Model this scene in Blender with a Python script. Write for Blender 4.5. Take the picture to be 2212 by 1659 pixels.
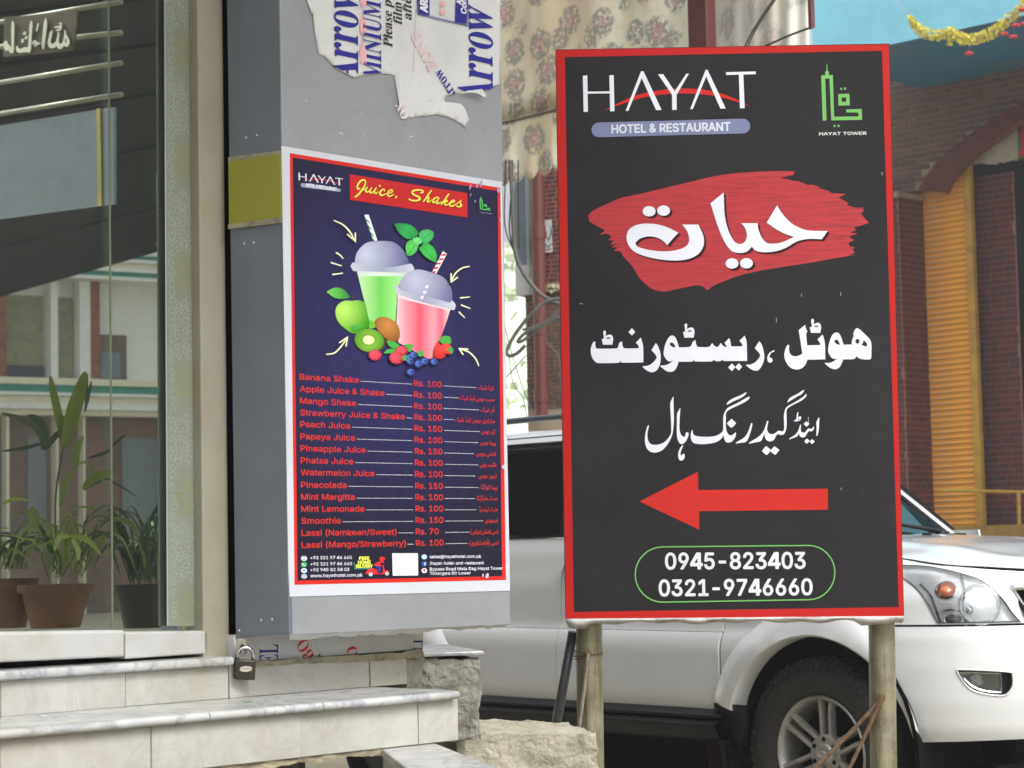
import bpy, bmesh, math, random, os
from mathutils import Vector, Matrix, noise
from mathutils.geometry import delaunay_2d_cdt
random.seed(7)
for _o in list(bpy.data.objects):
    bpy.data.objects.remove(_o)
SC = bpy.context.scene
COL = SC.collection
RAD = math.radians

# ------------------------------------------------------------------ camera
CAM = Vector((0, 0, 1.23))
FPX = 4600.0                       # focal length in pixels of a 2212 px wide picture
PITCH = math.atan((1190 - 829.5) / FPX)
ROLL = RAD(1.2)
FWD = Vector((0, math.cos(PITCH), math.sin(PITCH)))
_rt = Vector((1, 0, 0)); _up = Vector((0, -math.sin(PITCH), math.cos(PITCH)))
RT = _rt * math.cos(ROLL) - _up * math.sin(ROLL)
UP = _up * math.cos(ROLL) + _rt * math.sin(ROLL)
cd = bpy.data.cameras.new('camera'); cd.lens = 36 * FPX / 2212; cd.sensor_width = 36
cd.clip_start = 0.05; cd.clip_end = 2000
cam = bpy.data.objects.new('camera', cd); COL.objects.link(cam)
cam.matrix_world = Matrix.Translation(CAM) @ Matrix((RT, UP, -FWD)).transposed().to_4x4()
SC.camera = cam
cd.dof.use_dof = True; cd.dof.focus_distance = 5.4; cd.dof.aperture_fstop = 11

# ------------------------------------------------------------------ light
SUN_DIR = Vector((0.44, -0.50, 0.74)).normalized()     # towards the bright part of the cloud
w = bpy.data.worlds.new('World'); SC.world = w; w.use_nodes = True
nt = w.node_tree; bg = nt.nodes['Background']
sky = nt.nodes.new('ShaderNodeTexSky'); sky.sky_type = 'NISHITA'; sky.sun_disc = False
sky.sun_elevation = math.asin(SUN_DIR.z); sky.sun_rotation = math.atan2(SUN_DIR.x, SUN_DIR.y)
sky.dust_density = 4.0; sky.air_density = 1.0
hs = nt.nodes.new('ShaderNodeHueSaturation'); hs.inputs['Saturation'].default_value = 0.16
nt.links.new(sky.outputs[0], hs.inputs['Color']); tc = nt.nodes.new('ShaderNodeTexCoord'); sx_ = nt.nodes.new('ShaderNodeSeparateXYZ'); nt.links.new(tc.outputs['Generated'], sx_.inputs[0])
mr = nt.nodes.new('ShaderNodeMapRange'); mr.inputs['To Min'].default_value = 0.75; mr.inputs['To Max'].default_value = 3.1; nt.links.new(sx_.outputs['Z'], mr.inputs['Value'])   # overcast: brighter overhead
vm = nt.nodes.new('ShaderNodeVectorMath'); vm.operation = 'SCALE'; nt.links.new(hs.outputs[0], vm.inputs[0]); nt.links.new(mr.outputs[0], vm.inputs['Scale']); nt.links.new(vm.outputs[0], bg.inputs['Color'])
bg.inputs['Strength'].default_value = 0.13
sl = bpy.data.lights.new('sun', 'SUN'); sl.energy = 1.4; sl.angle = RAD(28); sl.color = (1.0, 0.975, 0.94)
so = bpy.data.objects.new('sun', sl); COL.objects.link(so)
so.rotation_euler = SUN_DIR.to_track_quat('Z', 'Y').to_euler()
SC.view_settings.view_transform = 'Standard'; SC.view_settings.look = 'None'
SC.view_settings.exposure = 0.22; SC.view_settings.gamma = 1.0
SC.view_settings.use_curve_mapping = False
SC.render.engine = 'CYCLES'
SC.cycles.max_bounces = 8; SC.cycles.transparent_max_bounces = 16
SC.cycles.use_denoising = True

# ------------------------------------------------------------------ pixel -> world measuring
K = 4096 / 2212
def ray(x, y):
    return (FWD * FPX + RT * (x - 1106) + UP * (829.5 - y)) / FPX
def proj(p):
    q = p - CAM; d = q.dot(FWD)
    return 1106 + FPX * q.dot(RT) / d, 829.5 - FPX * q.dot(UP) / d
def at(x, y, D):
    r = ray(x, y); return CAM + r * (D / r.y)
def atz(x, y, z):
    r = ray(x, y); return CAM + r * ((z - CAM.z) / r.z)
def crop(x0, y0, s):
    return lambda pts: [((x0 + p[0] / s) / K, (y0 + p[1] / s) / K) + tuple(p[2:]) for p in pts]
class Plane:
    """a vertical working plane: U runs along it, V is up, N points to the street"""
    def __init__(s, p, yaw, tilt=0.0):
        s.O = Vector((p[0], p[1], CAM.z)); a = RAD(yaw)
        s.U = Vector((math.cos(a), math.sin(a), 0)); s.N = Vector((math.sin(a), -math.cos(a), 0))
        s.V = Vector((0, 0, 1))
        if tilt:
            s.V = (s.V + s.N * math.tan(RAD(tilt))).normalized(); s.N = s.U.cross(s.V).normalized()
            if s.N.y > 0: s.N = -s.N
    def uv(s, x, y, h=0.0):
        r = ray(x, y); o = s.O + s.N * h
        t = (o - CAM).dot(s.N) / r.dot(s.N); q = CAM + r * t - o
        return q.dot(s.U), q.dot(s.V)
    def pt(s, u, v, h=0.0):
        return s.O + s.U * u + s.V * v + s.N * h
    def hit(s, x, y, h=0.0):
        u, v = s.uv(x, y, h); return s.pt(u, v, h)
    def off(s, h):
        q = Plane((0, 0), 0); q.O = s.O + s.N * h; q.U, q.V, q.N = s.U, s.V, s.N; return q

# ------------------------------------------------------------------ materials
def lin(c):
    return tuple(((v / 255) / 12.92 if v / 255 <= 0.04045 else ((v / 255 + 0.055) / 1.055) ** 2.4) for v in c)
class NT:
    def __init__(s, m): s.t = m.node_tree; s.n = s.t.nodes; s.l = s.t.links; s.b = s.n['Principled BSDF']
    def node(s, t, **kw):
        n = s.n.new('ShaderNode' + t)
        for k, v in kw.items(): setattr(n, k, v)
        return n
    def coord(s, scale=(1, 1, 1), kind='Object', rot=(0, 0, 0)):
        c = s.node('TexCoord'); m = s.node('Mapping'); m.inputs['Scale'].default_value = scale
        m.inputs['Rotation'].default_value = rot
        s.l.new(c.outputs[kind], m.inputs['Vector']); return m.outputs[0]
    def noise(s, scale, detail=6, rough=0.6, vec=None, dist=0.0):
        n = s.node('TexNoise'); n.inputs['Scale'].default_value = scale; n.inputs['Detail'].default_value = detail
        n.inputs['Roughness'].default_value = rough; n.inputs['Distortion'].default_value = dist
        s.l.new(vec if vec is not None else s.coord(), n.inputs['Vector']); return n.outputs['Fac']
    def ramp(s, fac, stops):
        r = s.node('ValToRGB'); e = r.color_ramp.elements
        while len(e) < len(stops): e.new(0.5)
        for i, (p, c) in enumerate(stops):
            e[i].position = p; e[i].color = (*c, 1) if len(c) == 3 else c
        s.l.new(fac, r.inputs['Fac']); return r.outputs['Color']
    def mix(s, f, a, b, mode='MIX'):
        m = s.node('Mix'); m.data_type = 'RGBA'; m.blend_type = mode
        for sock, v in ((m.inputs[0], f), (m.inputs[6], a), (m.inputs[7], b)):
            if isinstance(v, (int, float)): sock.default_value = v
            elif isinstance(v, tuple): sock.default_value = (*v, 1) if len(v) == 3 else v
            else: s.l.new(v, sock)
        return m.outputs[2]
    def math(s, op, a, b=0.0):
        m = s.node('Math'); m.operation = op
        for i, v in enumerate((a, b)):
            if isinstance(v, (int, float)): m.inputs[i].default_value = v
            else: s.l.new(v, m.inputs[i])
        return m.outputs[0]
    def bump(s, h, strength=0.3, dist=0.01):
        b = s.node('Bump'); b.inputs['Strength'].default_value = strength; b.inputs['Distance'].default_value = dist
        s.l.new(h, b.inputs['Height']); s.l.new(b.outputs[0], s.b.inputs['Normal'])
    def base(s, c): s.l.new(c, s.b.inputs['Base Color'])
def mat(name, c=(0.5, 0.5, 0.5), rough=0.6, metal=0.0, var=0.12, scale=6.0, bump=0.0, bscale=60, coat=0.0, spec=0.5, vary=None, bdist=0.004):
    """plain surface with uneven tone and fine relief"""
    m = bpy.data.materials.new(name); m.use_nodes = True; n = NT(m)
    n.b.inputs['Roughness'].default_value = rough; n.b.inputs['Metallic'].default_value = metal
    n.b.inputs['Coat Weight'].default_value = coat; n.b.inputs['Specular IOR Level'].default_value = spec
    f = n.noise(scale, 8, 0.65)
    lo = tuple(max(0, v * (1 - var * 1.6)) for v in c); hi = tuple(min(1, v * (1 + var)) for v in c)
    if vary: lo = vary
    n.base(n.ramp(f, [(0.3, lo), (0.5, c), (0.72, hi)]))
    if bump: n.bump(n.noise(bscale, 6, 0.7), bump, bdist)
    return m

# ------------------------------------------------------------------ mesh building
class MB:
    def __init__(s): s.v = []; s.f = []; s.c = None
    def add(s, vs, fs):
        k = len(s.v); s.v += [Vector(p) for p in vs]; s.f += [tuple(i + k for i in f) for f in fs]; return s
    def hexa(s, p):        # p: 8 corners, 0-3 one side in order, 4-7 the other
        return s.add(p, [(3, 2, 1, 0), (4, 5, 6, 7), (0, 1, 5, 4), (1, 2, 6, 5), (2, 3, 7, 6), (3, 0, 4, 7)])
    def box(s, c, x, y, z):   # centre and three half-axis vectors
        c, x, y, z = Vector(c), Vector(x), Vector(y), Vector(z)
        return s.hexa([c - x - y - z, c + x - y - z, c + x + y - z, c - x + y - z, c - x - y + z, c + x - y + z, c + x + y + z, c - x + y + z])
    def aab(s, a, b):
        a, b = Vector(a), Vector(b); c = (a + b) / 2; h = (b - a) / 2
        return s.box(c, (h.x, 0, 0), (0, h.y, 0), (0, 0, h.z))
    def slab(s, pl, u0, u1, v0, v1, h0, h1):   # box in plane coordinates
        P = [pl.pt(u, v, h) for h in (h0, h1) for (u, v) in ((u0, v0), (u1, v0), (u1, v1), (u0, v1))]
        return s.hexa(P)
    def prism(s, pts, d):      # closed outline extruded by d
        pts = [Vector(p) for p in pts]; n = len(pts); d = Vector(d); k = len(s.v)
        s.v += pts + [p + d for p in pts]
        s.f += [tuple(k + i for i in range(n)), tuple(k + n + i for i in reversed(range(n)))]
        s.f += [(k + (i + 1) % n, k + i, k + n + i, k + n + (i + 1) % n) for i in range(n)]
        return s
    def tube(s, path, r, n=10, cap=True):
        path = [Vector(p) for p in path]; m = len(path); rs = r if isinstance(r, (list, tuple)) else [r] * m
        k = len(s.v); up = None
        for i, p in enumerate(path):
            t = (path[min(i + 1, m - 1)] - path[max(i - 1, 0)]).normalized()
            if up is None: up = Vector((0, 0, 1)) if abs(t.z) < 0.9 else Vector((1, 0, 0))
            a = t.cross(up).normalized(); b = a.cross(t).normalized(); up = b
            for j in range(n):
                q = 2 * math.pi * j / n; s.v.append(p + (a * math.cos(q) + b * math.sin(q)) * rs[i])
        for i in range(m - 1):
            for j in range(n):
                s.f.append((k + i * n + j, k + i * n + (j + 1) % n, k + (i + 1) * n + (j + 1) % n, k + (i + 1) * n + j))
        if cap:
            s.f.append(tuple(k + j for j in reversed(range(n)))); s.f.append(tuple(k + (m - 1) * n + j for j in range(n)))
        return s
    def lathe(s, o, axis, prof, n=32, ref=None, close=False):   # prof: (distance along axis, radius)
        o, axis = Vector(o), Vector(axis).normalized()
        a = (ref or (Vector((0, 0, 1)) if abs(axis.z) < 0.9 else Vector((1, 0, 0)))).cross(axis).normalized(); b = axis.cross(a)
        k = len(s.v); m = len(prof)
        for h, r in prof:
            for j in range(n):
                q = 2 * math.pi * j / n; s.v.append(o + axis * h + (a * math.cos(q) + b * math.sin(q)) * r)
        for i in range(m if close else m - 1):
            i2 = (i + 1) % m
            for j in range(n):
                s.f.append((k + i * n + j, k + i * n + (j + 1) % n, k + i2 * n + (j + 1) % n, k + i2 * n + j))
        return s
    def grid(s, P):            # P[i][j] points
        k = len(s.v); n = len(P[0])
        for row in P: s.v += [Vector(p) for p in row]
        for i in range(len(P) - 1):
            for j in range(n - 1):
                s.f.append((k + i * n + j, k + i * n + j + 1, k + (i + 1) * n + j + 1, k + (i + 1) * n + j))
        return s
def catmull(pts, seg=4, closed=True, corner=55):
    """smooth a traced outline, keeping its sharp corners"""
    n = len(pts); out = []
    def g(i): return pts[i % n] if closed else pts[max(0, min(n - 1, i))]
    def sharp(i):
        a, b, c = Vector(g(i - 1)[:2]), Vector(g(i)[:2]), Vector(g(i + 1)[:2])
        if (b - a).length < 1e-9 or (c - b).length < 1e-9: return True
        return math.degrees((b - a).angle(c - b)) > corner
    rng = range(n) if closed else range(n - 1)
    for i in rng:
        p0, p1, p2, p3 = g(i - 1), g(i), g(i + 1), g(i + 2)
        t1 = [0] * len(p1) if sharp(i) else [(p2[k] - p0[k]) / 2 for k in range(len(p1))]
        t2 = [0] * len(p1) if sharp(i + 1) else [(p3[k] - p1[k]) / 2 for k in range(len(p1))]
        if sharp(i): t1 = [(p2[k] - p1[k]) * 0.6 for k in range(len(p1))]
        if sharp(i + 1): t2 = [(p2[k] - p1[k]) * 0.6 for k in range(len(p1))]
        for q in range(seg):
            t = q / seg; a = 2 * t ** 3 - 3 * t * t + 1; b = t ** 3 - 2 * t * t + t; c = -2 * t ** 3 + 3 * t * t; d = t ** 3 - t * t
            out.append(tuple(a * p1[k] + b * t1[k] + c * p2[k] + d * t2[k] for k in range(len(p1))))
    if not closed: out.append(tuple(pts[-1]))
    return out
def inside(p, poly):
    x, y = p[0], p[1]; c = False; n = len(poly)
    for i in range(n):
        x1, y1 = poly[i][:2]; x2, y2 = poly[i - 1][:2]
        if (y1 > y) != (y2 > y) and x < (x2 - x1) * (y - y1) / (y2 - y1) + x1: c = not c
    return c
def fill(loops, res=None, extra=()):
    """triangulate an outline with holes; res adds inner points so that it can be bent"""
    V = []; E = []
    for lp in loops:
        k = len(V); n = len(lp); V += [Vector(p[:2]) for p in lp]; E += [(k + i, k + (i + 1) % n) for i in range(n)]
    if res:
        xs = [p.x for p in V]; ys = [p.y for p in V]
        i = 0; x = min(xs) + res / 2
        while x < max(xs):
            y = min(ys) + res / 2 + (res / 2 if i % 2 else 0)
            while y < max(ys):
                if sum(inside((x, y), lp) for lp in loops) % 2: V.append(Vector((x, y)))
                y += res
            x += res; i += 1
    r = delaunay_2d_cdt(V, E, [], 0, 1e-7)
    vs = [(p.x, p.y) for p in r[0]]
    fs = [f for f in r[2] if sum(inside(((vs[f[0]][0] + vs[f[1]][0] + vs[f[2]][0]) / 3, (vs[f[0]][1] + vs[f[1]][1] + vs[f[2]][1]) / 3), lp) for lp in loops) % 2]
    return vs, fs

# ------------------------------------------------------------------ objects
def empty(name, loc, label, cat, group=None):
    o = bpy.data.objects.new(name, None); COL.objects.link(o); o.location = loc; o.empty_display_size = 0.1
    o['label'] = label; o['category'] = cat
    if group: o['group'] = group
    return o
def tag(o, label=None, cat=None, group=None, kind=None):
    if label: o['label'] = label
    if cat: o['category'] = cat
    if group: o['group'] = group
    if kind: o['kind'] = kind
    return o
def wloc(o):
    p = Vector((0, 0, 0))
    while o is not None: p = p + o.location; o = o.parent
    return p
def obj(name, mb, m, parent=None, smooth=False, bevel=0.0, seg=2, sub=0, auto=None, label=None, attr=None):
    base = wloc(parent) if parent else (sum(mb.v, Vector()) / max(1, len(mb.v)))
    if parent is None:
        base = Vector((base.x, base.y, min(p.z for p in mb.v)))
    me = bpy.data.meshes.new(name); me.from_pydata([p - base for p in mb.v], [], mb.f)
    me.validate()
    bm = bmesh.new(); bm.from_mesh(me); bmesh.ops.recalc_face_normals(bm, faces=bm.faces)
    bm.to_mesh(me); bm.free()
    o = bpy.data.objects.new(name, me); COL.objects.link(o)
    if parent: o.parent = parent
    else: o.location = base
    if m: me.materials.append(m)
    if smooth:
        for p in me.polygons: p.use_smooth = True
        if auto: me.set_sharp_from_angle(angle=RAD(auto))
    if bevel:
        b = o.modifiers.new('bevel', 'BEVEL'); b.width = bevel; b.segments = seg; b.limit_method = 'ANGLE'; b.harden_normals = False
    if sub:
        b = o.modifiers.new('sub', 'SUBSURF'); b.levels = sub; b.render_levels = sub
    if label: o['label'] = label
    return o
def struct(name, mb, m, **kw):
    o = obj(name, mb, m, **kw); o['kind'] = 'structure'; return o

# ------------------------------------------------------------------ printing on flat sheets
PRINT = bpy.data.materials.new('printed_ink'); PRINT.use_nodes = True
_n = NT(PRINT); _a = _n.node('Attribute'); _a.attribute_name = 'Col'
_f = _n.noise(9, 5, 0.6); _g = _n.ramp(_f, [(0.3, (0.93, 0.93, 0.93)), (0.7, (1, 1, 1))])
_n.base(_n.mix(1.0, _a.outputs['Color'], _g, 'MULTIPLY')); _n.b.inputs['Roughness'].default_value = 0.42
_n.b.inputs['Specular IOR Level'].default_value = 0.18; _n.bump(_n.noise(2.6, 3, .5), .12, .03)
class Print:
    """ink in several flat layers on one sheet; each layer has its own small height"""
    def __init__(s, pl, h0=0.0003, dh=0.00006): s.pl = pl; s.h = h0; s.dh = dh; s.mb = MB(); s.col = []
    def tri2(s, vs, fs, col, uvspace=False, clip=None):
        if clip:
            (ax, ay), (bx, by) = clip
            def side(p): return (by - ay) * (p[0] - ax) - (bx - ax) * (p[1] - ay)
            V2 = []; F2 = []
            for f in fs:
                poly = [vs[i] for i in f]; out = []
                for i in range(len(poly)):
                    p, q = poly[i], poly[(i + 1) % len(poly)]; sp, sq = side(p), side(q)
                    if sp >= 0: out.append(p)
                    if (sp >= 0) != (sq >= 0):
                        t = sp / (sp - sq); out.append((p[0] + (q[0] - p[0]) * t, p[1] + (q[1] - p[1]) * t))
                if len(out) > 2: F2.append(tuple(range(len(V2), len(V2) + len(out)))); V2 += out
            vs, fs = V2, F2
        P = [s.pl.pt(p[0], p[1], s.h) if uvspace else s.pl.hit(p[0], p[1], s.h) for p in vs]
        s.mb.add(P, fs)
        for p in vs:
            c = col(p) if callable(col) else col
            s.col.append((*c, 1))
        s.h += s.dh
    def poly(s, pts, col, holes=(), smooth=True, res=None, corner=55, uvspace=False, clip=None):
        loops = [pts] + list(holes)
        if smooth: loops = [catmull(l, 3, True, corner) for l in loops]
        vs, fs = fill(loops, res); s.tri2(vs, fs, col, uvspace, clip)
    def stroke(s, pts, col, wdt=None, smooth=True, taper=False, uvspace=False):
        pts = [tuple(p) if len(p) > 2 else (p[0], p[1], wdt) for p in pts]
        if smooth and len(pts) > 2: pts = catmull(pts, 4, False, 80)
        L = []; R = []; n = len(pts)
        for i, (x, y, ww) in enumerate(pts):
            a, b = pts[max(0, i - 1)], pts[min(n - 1, i + 1)]; dx, dy = b[0] - a[0], b[1] - a[1]; d = math.hypot(dx, dy) or 1
            L.append((x - dy / d * ww / 2, y + dx / d * ww / 2)); R.append((x + dy / d * ww / 2, y - dx / d * ww / 2))
        vs = L + R; fs = [(i, i + 1, n + i + 1, n + i) for i in range(n - 1)]
        h = s.h
        s.tri2(vs, fs, col, uvspace)
        for (x, y, ww) in (pts[0], pts[-1]):
            s.tri2([(x + math.cos(q * math.pi / 5) * ww / 2, y + math.sin(q * math.pi / 5) * ww / 2) for q in range(10)], [tuple(range(10))], col, uvspace)
        s.h = h + s.dh
    def ell(s, x, y, rx, ry, col, rot=0, res=None, uvspace=False, n=24):
        c, q = math.cos(RAD(rot)), math.sin(RAD(rot)); pts = []
        for i in range(n):
            a = 2 * math.pi * i / n; ex, ey = rx * math.cos(a), ry * math.sin(a); pts.append((x + ex * c - ey * q, y + ex * q + ey * c))
        if res: s.poly(pts, col, smooth=False, res=res, uvspace=uvspace)
        else: s.tri2(pts, [tuple(range(n))], col, uvspace)
    def text(s, txt, p0, p1, cap, col, font=None, bold=0.0, shear=0.0, clip=None, outline=None):
        """txt from point p0 to p1 (baseline, photo pixels); cap = cap height in pixels"""
        if outline:
            s.text(txt, p0, p1, cap, outline[0], font, bold + outline[1], shear, clip)
        vs, fs, wd, ch = glyphs(txt, font)
        u0 = s.pl.uv(*p0); u1 = s.pl.uv(*p1)
        L = math.hypot(u1[0] - u0[0], u1[1] - u0[1]); ex = ((u1[0] - u0[0]) / L, (u1[1] - u0[1]) / L)
        ey = (-ex[1], ex[0]); pm = s.pl.uv(p0[0] + (p1[1] - p0[1]) / 1e3, p0[1]);
        # cap height: measured along the glyph's own up direction
        up_px = (p0[0] - (-(p1[1] - p0[1])) * 0, 0)
        dx, dy = p1[0] - p0[0], p1[1] - p0[1]; dl = math.hypot(dx, dy)
        q = s.pl.uv(p0[0] + dy / dl * cap, p0[1] - dx / dl * cap); H = abs((q[0] - u0[0]) * ey[0] + (q[1] - u0[1]) * ey[1])
        kx = L / wd; ky = H / ch
        offs = [(0, 0)] if not bold else [(math.cos(a * math.pi / 4) * bold, math.sin(a * math.pi / 4) * bold) for a in range(8)] + [(0, 0)]
        h = s.h
        for (ox, oy) in offs:
            V = []
            for (x, y) in vs:
                X = (x + shear * y) * kx + ox * H; Y = y * ky + oy * H
                V.append((u0[0] + ex[0] * X + ey[0] * Y, u0[1] + ex[1] * X + ey[1] * Y))
            cl = None
            if clip: cl = (s.pl.uv(*clip[0]), s.pl.uv(*clip[1]))
            s.tri2(V, fs, col, True, cl); s.h = s.h - s.dh + 0.00001
        s.h = h
    def build(s, name, parent, m=None, label=None):
        o = obj(name, s.mb, m or PRINT, parent, label=label)
        a = o.data.color_attributes.new('Col', 'FLOAT_COLOR', 'POINT')
        if len(a.data) == len(s.col):
            for i, c in enumerate(s.col): a.data[i].color = c
        else: print('PRINT MISMATCH', name, len(a.data), len(s.col))
        return o
_G = {}
def _font():
    try:
        return bpy.data.fonts.load(os.path.join(bpy.utils.resource_path('LOCAL'), 'datafiles', 'fonts', 'Inter.woff2'))
    except Exception:
        return None
INTER = _font()
def glyphs(txt, font=None):
    key = (txt, font)
    if key in _G: return _G[key]
    def mesh(t):
        c = bpy.data.curves.new('t', 'FONT'); c.body = t; c.size = 1.0; c.resolution_u = 3
        if INTER and font is None: c.font = INTER
        o = bpy.data.objects.new('t', c); COL.objects.link(o)
        dg = bpy.context.evaluated_depsgraph_get(); me = bpy.data.meshes.new_from_object(o.evaluated_get(dg))
        vs = [(v.co.x, v.co.y) for v in me.vertices]; fs = [tuple(p.vertices) for p in me.polygons]
        bpy.data.objects.remove(o); bpy.data.curves.remove(c); bpy.data.meshes.remove(me)
        return vs, fs
    if '4' in txt and font is None:      # this digit is drawn by hand: its outline overlaps itself in the font
        bar = lambda t: max(p[0] for p in mesh(t + '|')[0]); b0 = bar(''); vs, fs = [], []; H_ = max(y for x, y in mesh('H')[0])
        for i, c in enumerate(txt):
            if c == ' ': continue
            px_ = bar(txt[:i]) - b0
            if c == '4':
                ad = bar('4') - b0; g = [(.05, .20), (.05, .33), (.52, 1.0), (.80, 1.0), (.80, .34), (.94, .34), (.94, .20), (.80, .20), (.80, 0), (.62, 0), (.62, .20)]; hl = [(.23, .34), (.62, .34), (.62, .80)]
                cv, cf = fill([[(x * ad, y * H_) for x, y in g], [(x * ad, y * H_) for x, y in hl]])
            else: cv, cf = mesh(c)
            k = len(vs); vs += [(x + px_, y) for x, y in cv]; fs += [tuple(q + k for q in f) for f in cf]
    else: vs, fs = mesh(txt)
    if font == 'serif': ch = max(y for x, y in mesh('\U0001D400')[0])
    elif font == 'arab': ch = 0.72
    else: ch = max(y for x, y in mesh('H')[0])
    x0 = min(p[0] for p in vs); x1 = max(p[0] for p in vs)
    vs = [(x - x0, y) for x, y in vs]
    _G[key] = (vs, fs, x1 - x0, ch); return _G[key]
def serif(t):
    o = ''
    for c in t:
        if 'A' <= c <= 'Z': o += chr(0x1D400 + ord(c) - 65)
        elif 'a' <= c <= 'z': o += chr(0x1D41A + ord(c) - 97)
        else: o += c
    return o
AR = {'ا': (0xFE8D, 0xFE8E), 'آ': (0xFE81, 0xFE82), 'ب': (0xFE8F,), 'پ': (0xFB56,), 'ت': (0xFE95,), 'ٹ': (0xFB66,), 'ج': (0xFE9D,),
      'د': (0xFEA9, 0xFEAA), 'ڈ': (0xFB88, 0xFB89), 'ر': (0xFEAD, 0xFEAE), 'ڑ': (0xFB8C, 0xFB8D), 'ز': (0xFEAF, 0xFEB0), 'س': (0xFEB1,),
      'ش': (0xFEB5,), 'ف': (0xFED1,), 'ک': (0xFB8E,), 'گ': (0xFB92,), 'ل': (0xFEDD,), 'م': (0xFEE1,), 'ن': (0xFEE5,), 'و': (0xFEED, 0xFEEE),
      'ہ': (0xFBA6,), 'ھ': (0xFBAA,), 'ی': (0xFBFC,)}
def urdu(t):
    out = []
    for i, c in enumerate(t):
        if c not in AR: out.append({'(': ')', ')': '('}.get(c, c)); continue
        f = AR[c]; prev = i > 0 and t[i - 1] in AR and len(AR[t[i - 1]]) == 1
        nxt = i + 1 < len(t) and t[i + 1] in AR and len(f) == 1
        if len(f) == 2: out.append(chr(f[1] if prev else f[0]))
        else: out.append(chr(f[0] + (3 if prev and nxt else 1 if prev else 2 if nxt else 0)))
    return ''.join(reversed(out))

# ================================================================== sign board on two pipes
def L8(r, g, b): return lin((r, g, b))
SGN = Plane(at(1211, 720, 5.68), -2.1)
sign = empty('sign_board', SGN.hit(1590, 1659) - Vector((0, 0, 0.5)), 'tall black and red roadside signboard on two galvanised pipes with a left-pointing red arrow', 'signboard')
SIGN_D = 0.045
def flex_material():
    m = bpy.data.materials.new('black_flex'); m.use_nodes = True; n = NT(m)
    f = n.noise(1.6, 9, 0.7); g = n.noise(160, 3, 0.6)
    c = n.ramp(f, [(0.3, L8(36, 35, 37)), (0.55, L8(44, 43, 46)), (0.75, L8(54, 53, 55))])
    sp = n.ramp(g, [(0.80, (0, 0, 0)), (0.86, (1, 1, 1))])
    n.base(n.mix(n.math('MULTIPLY', sp, 0.35), c, L8(150, 150, 150)))
    n.b.inputs['Roughness'].default_value = 0.62; n.b.inputs['Specular IOR Level'].default_value = 0.12
    wv = n.node('TexWave'); wv.bands_direction = 'Z'; wv.inputs['Scale'].default_value = 95; wv.inputs['Distortion'].default_value = 0.4
    n.l.new(n.coord(), wv.inputs['Vector']); n.bump(n.math('ADD', wv.outputs['Fac'], n.math('MULTIPLY', n.noise(2.4, 3, .5), 14.0)), 0.14, 0.002); return m
M_flex = flex_material()
M_hem = mat('white_hem', L8(186, 186, 186), 0.6, var=0.3, scale=14, vary=L8(120, 116, 108))
M_galv = mat('galvanised_pipe', L8(150, 146, 122), 0.45, 0.5, var=0.32, scale=11, bump=0.25, bscale=90, vary=L8(112, 104, 78))
_q = NT(M_galv); _src = _q.b.inputs['Base Color'].links[0].from_socket
_st = _q.noise(1.0, 7, .7, _q.coord((38, 38, 2.6))); _c2 = _q.mix(_q.ramp(_st, [(.50, (0, 0, 0)), (.66, (.85, .85, .85))]), _src, L8(84, 78, 58))
_sp = _q.noise(1.0, 6, .75, _q.coord((60, 60, 16))); _q.base(_q.mix(_q.ramp(_sp, [(.64, (0, 0, 0)), (.70, (.8, .8, .8))]), _c2, L8(196, 196, 190)))
M_rust = mat('rusty_rebar', L8(112, 88, 66), 0.8, 0.1, var=0.4, scale=60, bump=0.6, bscale=300)
M_dkpipe = mat('dark_grey_pipe', L8(104, 108, 114), 0.4, 0.5, var=0.2, scale=30)
M_wood = mat('bare_timber', L8(170, 150, 110), 0.7, var=0.3, scale=30)
corners = [(1200, 107), (1921, 94), (1953, 1332), (1222, 1338)]
cw = [SGN.uv(*p) for p in corners]
mb = MB()
N_ = 14
# body of the panel: front sheet slightly slack, real depth behind it
def lerp(a, b, t): return a + (b - a) * t
def sgp(s_, t_, h):
    a = (lerp(cw[0][0], cw[1][0], s_), lerp(cw[0][1], cw[1][1], s_)); b = (lerp(cw[3][0], cw[2][0], s_), lerp(cw[3][1], cw[2][1], s_))
    return SGN.pt(lerp(a[0], b[0], t_), lerp(a[1], b[1], t_), h)
F = [sgp(0, 0, 0), sgp(1, 0, 0), sgp(1, 1, 0), sgp(0, 1, 0)]; B_ = [sgp(0, 0, -SIGN_D), sgp(1, 0, -SIGN_D), sgp(1, 1, -SIGN_D), sgp(0, 1, -SIGN_D)]
mb.hexa(F + B_); obj('panel', mb, M_flex, sign)
# timber frame proud of the back, seen as a thin line on the right edge and top
fr = MB()
for (a, b) in ((0, 1), (1, 2), (2, 3), (3, 0)):
    p, q = B_[a], B_[b]; d = (q - p).normalized(); o_ = SGN.N * -0.012; cc = sum(B_, Vector()) / 4
    i_ = (cc - (p + q) / 2); i_ = (i_ - d * i_.dot(d)).normalized() * 0.02
    x_ = (p - cc).normalized() * 0.003
    fr.hexa([p + o_ * .2 + x_, q + o_ * .2 + (q - cc).normalized() * .003, q + i_ + o_ * .2, p + i_ + o_ * .2, p + o_ * 2 + x_, q + o_ * 2 + (q - cc).normalized() * .003, q + i_ + o_ * 2, p + i_ + o_ * 2])
obj('frame', fr, M_wood, sign)
WHT = L8(232, 235, 246); RED = L8(190, 36, 32); BLK = L8(30, 30, 32)
def rib(col):  # ink tone
    return col
P = Print(SGN)
inn = [(1220.3, 123.3), (1905.4, 109.7), (1941.6, 1311.6), (1239.7, 1321.9)]
P.poly([(1201, 108), (1920, 95.5), (1952, 1331), (1223, 1337)], RED, holes=[inn], smooth=False)
P.build('red_border', sign)
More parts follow.
